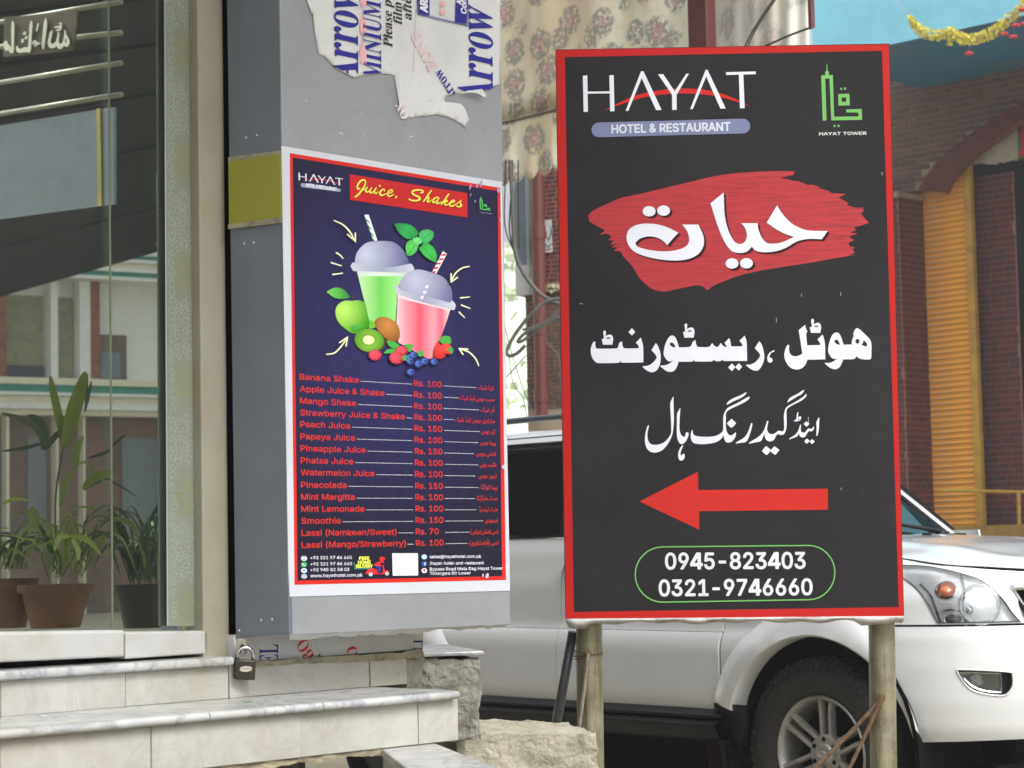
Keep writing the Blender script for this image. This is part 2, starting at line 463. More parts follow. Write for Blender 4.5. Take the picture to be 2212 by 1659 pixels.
cA = crop(2200, 150, 1.508); cB = crop(2200, 1200, 1.2759); c1 = crop(2300, 1240, 3.3515); c2 = crop(2900, 1240, 3.3515); c3 = crop(2540, 1540, 4.8087); c4 = crop(2880, 1540, 4.8087)
# --- Latin logo
P = Print(SGN)
P.poly(cA([(325, 443), (400, 402), (480, 364), (560, 338), (650, 320), (740, 309), (840, 308), (940, 316), (1040, 340), (1130, 375), (1210, 417), (1140, 392), (1050, 365), (950, 346), (850, 339), (750, 338), (660, 346), (570, 360), (480, 386), (400, 413)]), L8(205, 42, 36))
for g in ([(198, 231), (225, 229), (229, 448), (203, 449)], [(224, 326), (361, 325), (361, 337), (224, 339)], [(358, 228), (384, 227), (389, 444), (363, 446)],
          [(456, 443), (549, 204), (564, 204), (673, 437), (640, 438), (553, 245), (473, 442)],
          [(652, 222), (683, 221), (752, 325), (822, 219), (838, 218), (764, 345), (764, 436), (737, 437), (736, 345)],
          [(845, 432), (939, 195), (950, 195), (1060, 428), (1028, 429), (942, 235), (861, 432)],
          [(1062, 209), (1240, 205), (1241, 221), (1166, 223), (1174, 426), (1146, 427), (1139, 224), (1062, 226)]):
    P.poly(cA(g), WHT, smooth=False)
def pill(pl, ca, xl, yl, xr, yr, r, col):
    pts = []
    for i in range(13): a = math.pi / 2 + math.pi * i / 12; pts.append((xl + r * math.cos(a), yl + r * math.sin(a)))
    for i in range(13): a = -math.pi / 2 + math.pi * i / 12; pts.append((xr + r * math.cos(a), yr + r * math.sin(a)))
    pl.poly(ca(pts), col, smooth=False)
pill(P, cA, 295, 557, 1163, 534, 44.5, L8(126, 134, 168))
t = cA([(373, 577), (1087, 561)]); P.text('HOTEL & RESTAURANT', t[0], t[1], 17.5, L8(220, 223, 235), bold=0.05)
P.build('hotel_logo', sign)
# --- tower logo
P = Print(SGN); GRN = L8(122, 188, 106)
for g in ([(1668, 158), (1672, 158), (1675, 206), (1668, 206)], [(1660, 205), (1682, 204), (1683, 228), (1661, 228)],
          [(1636, 228), (1706, 226), (1714, 478), (1862, 476), (1859, 452), (1788, 452), (1787, 434), (1880, 431), (1882, 496), (1697, 500), (1686, 247), (1660, 248), (1668, 500), (1645, 501)],
          [(1750, 303), (1762, 303), (1762, 316), (1750, 316)], [(1773, 302), (1786, 302), (1786, 315), (1773, 315)],
          [(1710, 527), (1722, 527), (1723, 540), (1711, 540)], [(1734, 527), (1746, 526), (1747, 539), (1735, 540)]):
    P.poly(cA(g), GRN, smooth=False)
P.poly(cA([(1738, 341), (1805, 339), (1809, 409), (1740, 411)]), GRN, holes=[cA([(1758, 362), (1786, 361), (1787, 387), (1760, 389)])], smooth=False)
t = cA([(1624, 590), (1908, 586)]); P.text('HAYAT TOWER', t[0], t[1], 6.3, L8(225, 228, 225), bold=0.05)
P.build('tower_logo', sign)
# --- red brush stroke, streaked ink
def brush_material():
    m = bpy.data.materials.new('brush_red'); m.use_nodes = True; n = NT(m)
    v = n.coord((9, 9, 150), rot=(0, RAD(-13), 0)); f = n.noise(1.0, 8, 0.7, v); g = n.noise(7, 4, 0.6)
    c = n.ramp(f, [(0.32, L8(118, 26, 36)), (0.5, L8(178, 38, 48)), (0.7, L8(198, 52, 58))])
    n.base(n.mix(n.math('MULTIPLY', g, 0.5), c, L8(170, 36, 48))); n.b.inputs['Roughness'].default_value = 0.5; return m
P = Print(SGN)
P.poly(cA([(230, 1075), (260, 1045), (340, 1005), (440, 965), (560, 940), (700, 905), (850, 870), (1000, 835), (1150, 815), (1300, 808), (1395, 805), (1478, 808), (1465, 830), (1385, 846), (1440, 856), (1468, 864), (1500, 868), (1560, 890), (1572, 886), (1620, 900), (1632, 912), (1680, 925), (1690, 936), (1720, 940), (1785, 943), (1740, 965), (1800, 998), (1790, 1010), (1840, 1025), (1885, 1025), (1895, 1045), (1875, 1060), (1890, 1082), (1925, 1118), (1830, 1148), (1850, 1160), (1808, 1178), (1855, 1183), (1800, 1203), (1835, 1222), (1800, 1238), (1810, 1262), (1838, 1265), (1825, 1280), (1838, 1298), (1795, 1314), (1855, 1308), (1700, 1335), (1560, 1360), (1400, 1385), (1250, 1410), (1130, 1440), (1050, 1470), (990, 1495), (950, 1525), (925, 1505), (890, 1495), (800, 1510), (700, 1532), (640, 1525), (590, 1500), (540, 1450), (510, 1400), (480, 1360), (450, 1330), (425, 1290), (386, 1288), (410, 1265), (372, 1266), (398, 1245), (360, 1252), (385, 1225), (350, 1222), (372, 1200), (340, 1180), (300, 1192), (332, 1162), (290, 1140), (238, 1112)]), RED, corner=40)
P.build('brush_stroke', sign, brush_material())
# --- big calligraphic name
HA = [(1370, 1012), (1400, 1060), (1450, 1115), (1510, 1150), (1570, 1165), (1675, 1167), (1640, 1217), (1560, 1215), (1490, 1230), (1420, 1270), (1350, 1292), (1280, 1295), (1240, 1285), (1218, 1262), (1190, 1290), (1150, 1300), (1100, 1290), (1060, 1245), (1020, 1160), (990, 1070), (968, 1000), (1048, 935), (1050, 1000), (1055, 1080), (1075, 1160), (1105, 1220), (1130, 1243), (1160, 1243), (1180, 1225), (1188, 1190), (1175, 1145), (1152, 1120), (1252, 1120), (1258, 1160), (1280, 1210), (1310, 1240), (1350, 1243), (1400, 1235), (1472, 1203), (1430, 1190), (1370, 1160), (1307, 1117)]
TA = [(775, 1178), (740, 1215), (708, 1252), (680, 1225), (640, 1205), (590, 1200), (540, 1215), (515, 1240), (530, 1262), (590, 1280), (680, 1290), (760, 1283), (820, 1260), (840, 1225), (832, 1180), (815, 1150), (798, 1128), (895, 1128), (915, 1170), (928, 1210), (925, 1260), (890, 1310), (820, 1340), (730, 1345), (640, 1335), (560, 1315), (500, 1285), (468, 1240), (462, 1195), (480, 1155), (525, 1130), (590, 1122), (660, 1130), (720, 1150)]
DT = [(598, 1048), (685, 1044), (1098, 1363), (1185, 1362)]
P = Print(SGN)
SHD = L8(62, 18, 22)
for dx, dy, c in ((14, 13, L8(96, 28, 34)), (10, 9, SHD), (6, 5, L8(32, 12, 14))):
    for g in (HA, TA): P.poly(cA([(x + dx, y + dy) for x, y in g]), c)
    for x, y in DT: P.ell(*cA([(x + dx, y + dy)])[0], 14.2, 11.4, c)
for g in (HA, TA): P.poly(cA(g), WHT)
for x, y in DT: P.ell(*cA([(x, y)])[0], 14, 11.2, WHT)
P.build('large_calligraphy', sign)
# --- first Urdu line
P = Print(SGN)
P.poly(c1([(262, 422), (275, 430), (272, 465), (280, 500), (305, 518), (540, 516), (575, 500), (590, 450), (600, 435), (634, 420), (634, 460), (645, 495), (680, 515), (855, 512), (850, 480), (832, 455), (815, 440), (882, 370), (895, 410), (912, 480), (915, 560), (916, 703), (640, 706), (622, 698), (609, 682), (598, 700), (560, 710), (320, 712), (270, 690), (230, 640), (212, 570), (212, 520), (225, 470), (245, 430)]), WHT)
P.poly(c1([(762, 243), (808, 293), (765, 342), (716, 297)]), WHT, smooth=False)
TT = [(377, 290), (402, 272), (415, 300), (410, 350), (440, 335), (475, 328), (500, 345), (511, 380), (510, 410), (500, 465), (375, 465), (358, 388), (375, 388), (388, 375)]
def tah(cc, dx, dy):
    P.poly(cc([(x + dx, y + dy) for x, y in TT]), WHT, holes=[cc([(x + dx, y + dy) for x, y in [(413, 386), (440, 365), (470, 370), (472, 386)]])], corner=45)
tah(c1, 0, 0); tah(c1, 1090, -95); tah(c2, 777, -158)
P.poly(c1([(1083, 443), (1110, 480), (1140, 560), (1150, 640), (1140, 720), (1110, 790), (1070, 825), (1035, 835), (990, 825), (940, 795), (905, 762), (915, 753), (980, 745), (1040, 710), (1080, 665), (1097, 638), (1080, 600), (1050, 565), (1025, 540)]), WHT)
big = [(1303, 342), (1340, 360), (1370, 420), (1385, 470), (1392, 500), (1510, 498), (1550, 485), (1570, 450), (1578, 425), (1618, 402), (1620, 440), (1632, 480), (1660, 497), (1790, 495), (1815, 475), (1840, 443), (1860, 470), (1885, 492), (1915, 493), (1940, 465), (1955, 440), (1985, 480), (2030, 500), (2028, 480), (2005, 440), (2068, 375), (2085, 430), (2093, 488)]
big += [(x + 2011, y) for x, y in [(232, 487), (225, 450), (193, 412), (263, 345), (280, 390), (292, 450), (296, 682), (0, 684)]]
big += [(1990, 678), (1975, 665), (1960, 680), (1940, 686), (1890, 686), (1870, 675), (1860, 665), (1850, 678), (1820, 690), (1625, 690), (1605, 683), (1592, 665), (1580, 685), (1560, 692), (1388, 694), (1375, 740), (1350, 790), (1320, 820), (1280, 830), (1230, 820), (1180, 785), (1140, 752), (1150, 745), (1210, 740), (1270, 715), (1320, 675), (1342, 645), (1320, 672), (1290, 688), (1250, 685), (1215, 650), (1190, 600), (1192, 540), (1210, 460), (1240, 395), (1270, 355)]
P.poly(c1(big), WHT, holes=[c1([(1285, 435), (1310, 440), (1335, 470), (1345, 500), (1320, 500), (1285, 480), (1268, 455)])])
for dx in (0, 93): P.poly(c2([(92 + dx, 717 - dx * .05), (138 + dx, 765 - dx * .05), (93 + dx, 820 - dx * .08), (43 + dx, 770 - dx * .05)]), WHT, smooth=False)
P.poly(c2([(458, 418), (490, 460), (515, 540), (527, 620), (515, 700), (480, 770), (440, 810), (410, 815), (360, 800), (310, 765), (280, 740), (292, 733), (350, 728), (410, 695), (450, 650), (472, 612), (455, 575), (425, 540), (398, 513)]), WHT)
P.poly(c2([(665, 542), (662, 555), (620, 575), (600, 610), (595, 640), (620, 640), (637, 665), (630, 695), (605, 706), (580, 695), (567, 665), (568, 630), (585, 590), (615, 560), (650, 542)]), WHT)
P.poly(c2([(852, 467), (862, 475), (858, 520), (865, 570), (890, 605), (930, 620), (980, 615), (1020, 595), (1038, 577), (1030, 540), (988, 268), (1077, 197), (1082, 235), (1105, 295), (1088, 315), (1095, 400), (1100, 473), (1280, 470), (1270, 435), (1240, 395), (1308, 328), (1325, 380), (1340, 460), (1345, 662), (1103, 666), (1090, 710), (1060, 755), (1010, 790), (960, 798), (900, 785), (850, 745), (810, 680), (795, 620), (798, 570), (815, 510), (835, 472)]), WHT)
P.poly(c2([(1500, 302), (1530, 315), (1560, 370), (1575, 420), (1590, 465), (1702, 462), (1700, 430), (1710, 385), (1730, 345), (1718, 335), (1725, 300), (1745, 260), (1765, 243), (1800, 255), (1850, 300), (1900, 350), (1940, 390), (1958, 430), (1965, 500), (1962, 580), (1960, 640), (1940, 662), (1880, 663), (1820, 655), (1785, 640), (1765, 620), (1745, 645), (1710, 660), (1585, 662), (1570, 700), (1540, 760), (1510, 785), (1470, 795), (1420, 780), (1370, 745), (1335, 712), (1345, 708), (1400, 708), (1450, 690), (1500, 655), (1535, 615), (1510, 645), (1470, 657), (1430, 640), (1395, 590), (1382, 550), (1385, 500), (1400, 430), (1430, 350), (1465, 310)]), WHT,
       holes=[c2([(1485, 397), (1510, 402), (1530, 435), (1540, 465), (1515, 463), (1480, 445), (1465, 418)]), c2([(1780, 390), (1800, 400), (1800, 430), (1780, 455), (1755, 440), (1748, 415), (1760, 395)]), c2([(1855, 402), (1900, 445), (1903, 485), (1890, 488), (1828, 468), (1850, 440)])])
P.build('upper_urdu_line', sign)
# --- second Urdu line
P = Print(SGN)
for g in ([(737, 220), (742, 230), (740, 330), (745, 500), (748, 680), (735, 850), (715, 960), (680, 1050), (620, 1150), (540, 1240), (460, 1285), (380, 1300), (300, 1285), (240, 1235), (205, 1160), (190, 1060), (197, 950), (220, 850), (245, 785), (262, 770), (268, 780), (255, 850), (240, 920), (240, 1000), (255, 1070), (290, 1125), (350, 1150), (420, 1150), (500, 1130), (570, 1095), (640, 1020), (690, 935), (697, 850), (693, 700), (685, 550), (678, 420), (680, 345), (700, 290)],
          [(865, 445), (872, 455), (865, 560), (857, 700), (855, 820), (865, 900), (890, 960), (930, 993), (955, 993), (968, 970), (975, 925), (1000, 907), (1030, 920), (1030, 960), (1010, 1020), (980, 1080), (940, 1120), (900, 1138), (860, 1120), (825, 1060), (808, 980), (803, 850), (805, 700), (808, 560), (840, 490)],
          [(915, 1158), (925, 1165), (910, 1210), (885, 1270), (875, 1330), (895, 1362), (915, 1330), (938, 1322), (955, 1345), (955, 1390), (935, 1430), (895, 1457), (855, 1440), (833, 1390), (832, 1320), (850, 1250), (880, 1195)],
          [(1098, 865), (1110, 875), (1115, 920), (1135, 960), (1200, 985), (1320, 997), (1450, 995), (1560, 975), (1640, 935), (1690, 880), (1697, 780), (1697, 650), (1710, 560), (1750, 480), (1800, 430), (1900, 380), (2000, 330), (2100, 270), (2180, 228), (2205, 228), (2190, 270), (2110, 330), (2000, 385), (1880, 440), (1790, 490), (1752, 540), (1748, 640), (1748, 780), (1760, 880), (1790, 940), (1830, 970), (1880, 955), (1930, 912), (1945, 920), (1935, 980), (1900, 1050), (1850, 1095), (1790, 1108), (1745, 1090), (1715, 1030), (1697, 962), (1670, 1020), (1600, 1080), (1500, 1115), (1350, 1137), (1220, 1135), (1130, 1115), (1090, 1070), (1073, 1000), (1075, 930)],
          [(2143, 145), (2140, 160), (2080, 225), (1980, 275), (1880, 320), (1800, 365), (1768, 380), (1765, 360), (1810, 305), (1880, 260), (2000, 210), (2080, 170), (2125, 143)],
          [(1858, 650), (1945, 733), (1890, 800), (1855, 820), (1820, 800), (1767, 735)]):
    P.poly(c3(g), WHT)
for g in ([(610, 733), (622, 745), (612, 820), (585, 910), (555, 1000), (520, 1070), (480, 1100), (400, 1112), (310, 1125), (303, 1110), (350, 1080), (430, 1035), (490, 985), (540, 900), (570, 820), (595, 745)],
          [(918, 690), (928, 700), (915, 780), (905, 850), (920, 900), (960, 940), (1020, 945), (1070, 920), (1120, 880), (1160, 885), (1200, 893), (1225, 870), (1235, 820), (1232, 720), (1230, 600), (1240, 520), (1270, 440), (1330, 390), (1440, 330), (1540, 270), (1620, 210), (1655, 175), (1668, 180), (1655, 220), (1590, 285), (1500, 335), (1400, 385), (1310, 440), (1280, 490), (1278, 580), (1282, 700), (1280, 800), (1260, 890), (1230, 945), (1190, 960), (1140, 955), (1110, 940), (1080, 975), (1040, 1050), (990, 1080), (930, 1080), (880, 1040), (860, 980), (855, 935), (830, 990), (800, 1060), (770, 1085), (680, 1105), (565, 1130), (557, 1112), (620, 1070), (720, 1010), (800, 940), (850, 860), (885, 760), (905, 695)],
          [(1620, 98), (1615, 115), (1570, 175), (1480, 225), (1380, 285), (1300, 335), (1298, 315), (1340, 255), (1400, 215), (1500, 165), (1580, 110), (1608, 97)],
          [(885, 1173), (972, 1240), (965, 1278), (903, 1346), (868, 1330), (805, 1270)], [(1048, 1178), (1145, 1250), (1068, 1343), (1035, 1330), (968, 1275), (985, 1242)],
          [(1550, 762), (1558, 770), (1552, 840), (1560, 890), (1590, 915), (1630, 910), (1665, 875), (1690, 842), (1720, 835), (1755, 845), (1780, 825), (1800, 800), (1812, 805), (1805, 840), (1780, 880), (1750, 890), (1715, 885), (1690, 905), (1665, 950), (1635, 995), (1590, 1007), (1550, 995), (1527, 960), (1517, 920), (1500, 960), (1480, 990), (1420, 1015), (1338, 1047), (1330, 1035), (1380, 1000), (1450, 955), (1500, 890), (1525, 820), (1540, 770)],
          [(1665, 698), (1720, 748), (1665, 805), (1608, 750)], [(1902, 622), (1910, 630), (1907, 750), (1900, 850), (1890, 920), (1868, 978), (1852, 975), (1855, 900), (1857, 800), (1852, 720), (1880, 660)],
          [(1672, 1030), (1728, 1075), (1670, 1132), (1620, 1085)], [(1772, 1040), (1822, 1085), (1770, 1138), (1722, 1088)]):
    P.poly(c4(g), WHT)
P.poly(c4([(1500, 520), (1507, 525), (1500, 600), (1495, 632), (1530, 605), (1555, 605), (1560, 635), (1545, 670), (1500, 695), (1425, 700), (1422, 690), (1465, 655), (1475, 600), (1483, 545)]), WHT, holes=[c4([(1490, 670), (1525, 640), (1535, 650), (1510, 672)])])
P.build('lower_urdu_line', sign)
P = Print(SGN)
P.poly(cB([(457, 1028), (755, 877), (757, 970), (1418, 963), (1419, 1070), (761, 1078), (762, 1172)]), L8(200, 46, 38), smooth=False)
P.build('arrow', sign)
P = Print(SGN)
def rr(d):
    pts = []
    for i in range(17): a = math.pi / 2 + math.pi * i / 16; pts.append((575 + (143 - d) * math.cos(a), 1401 + (144 - d) * math.sin(a)))
    for i in range(17): a = -math.pi / 2 + math.pi * i / 16; pts.append((1320 + (137 - d) * math.cos(a), 1391 + (141.5 - d) * math.sin(a)))
    return cB(pts)
P.poly(rr(0), GRN, holes=[rr(6)], smooth=False)
t = cB([(590, 1373), (1302, 1369)]); P.text('0945-823403', t[0], t[1], 34, L8(226, 228, 236), bold=0.04)
t = cB([(558, 1510), (1338, 1504)]); P.text('0321-9746660', t[0], t[1], 34, L8(226, 228, 236), bold=0.04)
P.build('phone_numbers', sign)
# scratches and paint specks on the flex
P = Print(SGN)
for (x, y, l, a) in ((1677, 687, 9, 88), (1731, 635, 5, 80), (1817, 1054, 4, 80), (1816, 632, 7, 85), (1252, 656, 14, 2), (1905, 372, 6, 80), (1746, 901, 12, 86), (1444, 1360, 4, 80)):
    P.stroke([(x, y), (x + l * math.cos(RAD(a)) * .5, y + l * math.sin(RAD(a)))], L8(178, 176, 170), 1.3, smooth=False)
for i in range(70):
    P.ell(random.uniform(1235, 1935), random.uniform(130, 1320), random.uniform(.4, .9), random.uniform(.4, .9), L8(120, 118, 118), n=6)
P.build('scuff_marks', sign)
# white hem hanging under the panel, with folded corners
hem = MB(); rows = []
for i in range(41):
    t_ = i / 40; x = lerp(1222, 1953, t_); y0_ = lerp(1336.5, 1330.5, t_)
    dy = 11 + 2.5 * math.sin(i * 1.3) + (8 if i < 3 else 0) + (9 if 34 < i < 39 else 0) + 2 * math.sin(i * .5)
    wob = .006 * math.sin(i * .9) + .003 * math.sin(i * 2.3)
    rows.append([SGN.hit(x, y0_, .0015), SGN.hit(x, y0_ + 4, .005 + wob * .3), SGN.hit(x + (3 if i < 3 else 0), y0_ + dy * .6, .002 + wob), SGN.hit(x + (6 if i < 3 else -5 if i > 38 else 0), y0_ + dy, -.02 + wob)])
hem.grid(rows); h_ = obj('hem', hem, M_hem, sign, smooth=True)
md = h_.modifiers.new('s', 'SOLIDIFY'); md.thickness = 0.001
# posts
PB = SGN.off(-(SIGN_D + 0.012 + 0.037))
for (xt, xb) in ((1264, 1276), (1897, 1908)):
    a = PB.hit(xt - 8, 200); b = PB.hit(xb, 1600); d = (b - a) / (b.z - a.z); g = b + d * (0 - b.z) ; g.z = 0.0
    m_ = MB(); n_ = 24; path = [a + (g - a) * (i / n_) for i in range(n_ + 1)]
    m_.tube(path, [0.0355 + 0.0003 * math.sin(i * 2.1) for i in range(n_ + 1)], 28); obj('post', m_, M_galv, sign, smooth=True, auto=60)
def front(x, y, h): return PB.hit(x, y, 0.04 + h)
def rebar(p, q, r, name='brace_rod', m=None):
    n_ = 90; path = [p + (q - p) * (i / n_) + Vector((0, 0, -.008 * math.sin(math.pi * i / n_))) for i in range(n_ + 1)]
    o = MB(); o.tube(path, [r * (1.0 + .16 * (i % 2)) for i in range(n_ + 1)], 8); obj(name, o, m or M_rust, sign, smooth=False)
gz = 0.15
rebar(front(1906, 1508, .006), front(1700, 1712, .01) , .0052)
rebar(front(1905, 1508, .012), front(1780, 1765, .012), .0050)
rebar(front(1270, 1412, .01), front(1247, 1600, .06), .0052, m=mat('grey_rebar', L8(122, 116, 106), .6, .3, var=.3, scale=60))
m_ = MB(); m_.tube([PB.hit(1238, 1365, -.02), PB.hit(1193, 1610, -.10)], .0135, 14); obj('brace_pipe', m_, M_dkpipe, sign, smooth=True)
for (x, y) in ((1905, 1507), (1270, 1411)):
    c = front(x, y, .002); m_ = MB(); m_.lathe(c - SGN.N * .006, SGN.N, [(0, .001), (0, .011), (.008, .011), (.009, .006), (.017, .006), (.017, .0005)], 6); obj('bolt', m_, M_rust, sign)
m_ = MB()
for k, (dz, tl) in enumerate(((0, .004), (.004, -.006), (-.003, .009))):
    c = PB.hit(1271, 1414); pts = [c + Vector((math.cos(a) * .0395, math.sin(a) * .0395, dz + tl * math.cos(a))) for a in [i * math.pi / 12 for i in range(25)]]
    m_.tube(pts, .0011, 6)
m_.tube([PB.hit(1246, 1414, .02), PB.hit(1238, 1411, .03), PB.hit(1232, 1409, .02), PB.hit(1229, 1404, .03)], .0011, 6)
obj('tie_wire', m_, M_rust, sign)
# weld flashes and white paint smears on the right post

# ================================================================== clad pillar of the shop
CORN = at(615, 830, 4.30)
PF = Plane(CORN, 45.5)                      # poster face, to the right of the corner
PS = Plane(CORN, -35.0)                     # narrow side face, to the left of the corner
def alu(name, c, rough=0.42):
    m = bpy.data.materials.new(name); m.use_nodes = True; n = NT(m)
    f = n.noise(3.5, 9, 0.72); v = n.coord((120, 120, 0.8)); g = n.noise(1.0, 3, 0.5, v)
    col = n.ramp(f, [(0.3, tuple(x * 0.84 for x in c)), (0.7, tuple(min(1, x * 1.08) for x in c))])
    n.base(n.mix(n.math('MULTIPLY', g, 0.12), col, tuple(x * 0.75 for x in c)))
    n.b.inputs['Roughness'].default_value = rough; n.b.inputs['Metallic'].default_value = 0.15
    d = n.noise(3.5, 3, 0.5); n.bump(d, 0.22, 0.03); return m
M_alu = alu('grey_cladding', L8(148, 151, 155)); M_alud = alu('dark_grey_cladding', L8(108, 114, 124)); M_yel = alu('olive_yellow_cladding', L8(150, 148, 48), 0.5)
M_dark = mat('dark_gap', (0.012, 0.012, 0.013), 0.9, var=0.1)
M_film = mat('protective_film', L8(206, 207, 208), 0.38, var=0.06, scale=5, bump=0.25, bscale=14, bdist=0.006)
M_white = mat('white_board', L8(205, 205, 205), 0.5, var=0.1, scale=10)
M_dirt = mat('dirty_mortar', L8(150, 145, 122), 0.9, var=0.4, scale=16, bump=0.8, bscale=60)
pillar = empty('clad_pillar', PF.hit(850, 1360), 'grey aluminium clad pillar with torn white film at its top and an olive band on its side', 'pillar')
u0, _ = PF.uv(616, 830); u1, _ = PF.uv(1093, 830)
ZT = 1.75
def vz(pl, x, y): return pl.uv(x, y)[1]
bl = PF.uv(624, 1373); br = PF.uv(1103, 1350)
# front cladding sheet with real folded thickness (straight, plumb as built); slightly slanted lower edge
mb = MB(); ul = PF.uv(604, 0)[0]; ur = PF.uv(1083, 0)[0]
mb.hexa([PF.pt(bl[0], bl[1], 0), PF.pt(br[0], br[1], 0), PF.pt(ur, ZT, 0), PF.pt(ul, ZT, 0), PF.pt(bl[0], bl[1], -.02), PF.pt(br[0], br[1], -.02), PF.pt(ur, ZT, -.02), PF.pt(ul, ZT, -.02)])
obj('front_panel', mb, M_alu, pillar, bevel=0.0025, seg=2)
# return of the cladding on the far right, a hair of thickness, and the core behind
mb = MB(); cr = [PF.pt(u, v, h) for (u, v, h) in ((br[0], br[1], -.021), (ur, ZT, -.021), (ur, ZT, -.10), (br[0], br[1], -.10))]
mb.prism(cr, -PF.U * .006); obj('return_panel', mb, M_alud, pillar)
mb = MB(); mb.slab(PF, bl[0] + .03, br[0] - .05, bl[1] + .03, ZT, -.30, -.03); obj('core', mb, M_dark, pillar)
# side face: dark panel below, olive band, dark panel above, with dirty joint strips
sx = [(488, 604), (495, 607.5), (497, 610), (507, 624)]
def sside(xa, ya, xb, yb, xc, yc, xd, yd, h=0.0, th=.012):
    a, b, c, d = PS.uv(xa, ya), PS.uv(xb, yb), PS.uv(xc, yc), PS.uv(xd, yd)
    return MB().hexa([PS.pt(*p, h) for p in (a, b, c, d)] + [PS.pt(*p, h - th) for p in (a, b, c, d)])
def topv(x): return PS.uv(x, -120)
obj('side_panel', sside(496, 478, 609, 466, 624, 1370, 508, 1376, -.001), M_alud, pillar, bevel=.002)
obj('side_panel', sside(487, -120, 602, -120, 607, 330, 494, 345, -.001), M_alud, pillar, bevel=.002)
obj('band_panel', sside(494.5, 350, 607.5, 333, 609.5, 472, 496, 488, .003, .016), M_yel, pillar, bevel=.002)
obj('joint_strip', sside(493.5, 340, 607, 325, 607, 336, 494, 351, .0015), M_dirt, pillar)
obj('joint_strip', sside(496, 486, 609.5, 470, 610, 482, 496.5, 495, .0055), M_dirt, pillar)
# rivets
rv = [(498 + 34, 297), (555, 292), (528, 526), (548, 524), (564, 1340), (588, 1338), (517, 1362)]
for x, y in rv:
    m_ = MB(); m_.lathe(PS.hit(x, y, -.0005), PS.N, [(0, .0024), (.0008, .0022), (.0014, .001), (.0015, .0001)], 10); obj('rivet', m_, M_white, pillar)
# torn protective film, still carrying its print
cF = crop(900, 0, 1.8433)
film = [(600, -120), (605, 0), (625, 60), (635, 95), (652, 104), (655, 180), (670, 270), (682, 340), (690, 398), (715, 412), (733, 410), (780, 465), (830, 510), (880, 535), (925, 560), (957, 576), (1040, 553), (1140, 542), (1200, 546), (1247, 553), (1256, 600), (1270, 680), (1285, 770), (1306, 878), (1360, 868), (1400, 860), (1478, 853), (1482, 860), (1488, 852), (1560, 843), (1640, 862), (1700, 888), (1745, 915), (1773, 943), (1780, 912), (1802, 884), (1785, 840), (1770, 800), (1740, 766), (1690, 757), (1622, 752), (1618, 735), (1625, 706), (1685, 694), (1745, 689), (1750, 700), (1757, 686), (1800, 683), (1850, 685), (1890, 705), (1917, 720), (1926, 700), (1890, 652), (1950, 640), (2030, 627), (2034, 300), (2022, -120)]
fm = MB(); vs, fs = fill([cF(film)], 14)
fm.add([PF.hit(x, y, .0012 + .0016 * (noise.noise(Vector((x / 60, y / 60, 0))) + .6)) for x, y in vs], fs)
fo = obj('torn_film', fm, M_film, pillar, smooth=True, auto=40); fo.modifiers.new('s', 'SOLIDIFY').thickness = 0.0006
# lifted curled flap of the film
fl = MB()
q = cF([(1745, 690), (1800, 683), (1850, 685), (1890, 703), (1917, 720), (1926, 700), (1895, 655), (1830, 664), (1790, 668), (1760, 680)])
vs, fs = fill([q], 8); fl.add([PF.hit(x, y, .005 + .012 * max(0, (x - 960) / 90)) for x, y in vs], fs)
obj('film_flap', fl, M_film, pillar, smooth=True)
BLU = L8(44, 44, 138); PNK = L8(232, 178, 180)
P = Print(PF, h0=.0040)
P.text(serif('Arrow'), *cF([(975, 640), (969, -85)]), 76, BLU, 'serif', clip=(cF([(960, 577)])[0], cF([(850, 520)])[0]))
P.text(serif('LUMINIUM'), *cF([(1146, 785), (1140, 20)]), 40, BLU, 'serif', clip=(cF([(1250, 545)])[0], cF([(1030, 547)])[0]))
P.text(serif('Please peel off'), *cF([(1226, 352), (1214, -250)]), 19, L8(46, 46, 54), 'serif', shear=.12)
P.text(serif('film just'), *cF([(1297, 186), (1290, -160)]), 19, L8(46, 46, 54), 'serif', shear=.12)
P.text(serif('after use'), *cF([(1367, 153), (1361, -220)]), 19, L8(46, 46, 54), 'serif', shear=.12)
P.text(serif('Arrow'), *cF([(1968, 790), (1960, 78)]), 76, BLU, 'serif', clip=(cF([(2050, 640)])[0], cF([(1850, 672)])[0]))
P.text(serif('Arrow'), *cF([(1712, 722), (1578, 498)]), 21, BLU, 'serif', clip=(cF([(1800, 690)])[0], cF([(1600, 700)])[0]))
P.text(serif('BOND'), *cF([(1558, 488), (1412, 224)]), 22, L8(222, 190, 196), 'serif')
P.text(serif('OX'), *cF([(1355, 850), (1300, 735)]), 20, L8(226, 214, 220), 'serif')
for (a, b) in ((95, 275), (308, 480), (-110, 60)):
    P.poly(cF([(1018, a), (1043, a + 65), (1043, a + 172), (1030, a + 140), (1020, a + 175), (1008, a + 140), (1000, a + 172), (994, a + 62)]), PNK, smooth=False)
for a in (275, 60): P.poly(cF([(1016, a), (1022, a), (1022, a + 40), (1016, a + 40)]), PNK, smooth=False)
for (a, s_) in ((62, 1), (0, 1), (-60, 1)):
    P.poly(cF([(1605, a), (1622, a + 20), (1622, a + 55), (1607, a + 38), (1592, a + 55), (1588, a + 20)]), PNK, smooth=False)
P.poly(cF([(1432, -60), (1510, -60), (1508, 118), (1430, 97)]), BLU, smooth=False)
P.poly(cF([(1703, -60), (1784, -60), (1782, 176), (1700, 160)]), BLU, smooth=False)
for off_, w_ in ((0, 2.2), (9, 1.1)):
    P.stroke(cF([(1420 + off_, -80), (1420 + off_, 104 - off_ * .9), (1790 - off_ * .6, 192 - off_), (1792 - off_ * .6, -80)]), BLU, w_, smooth=False)
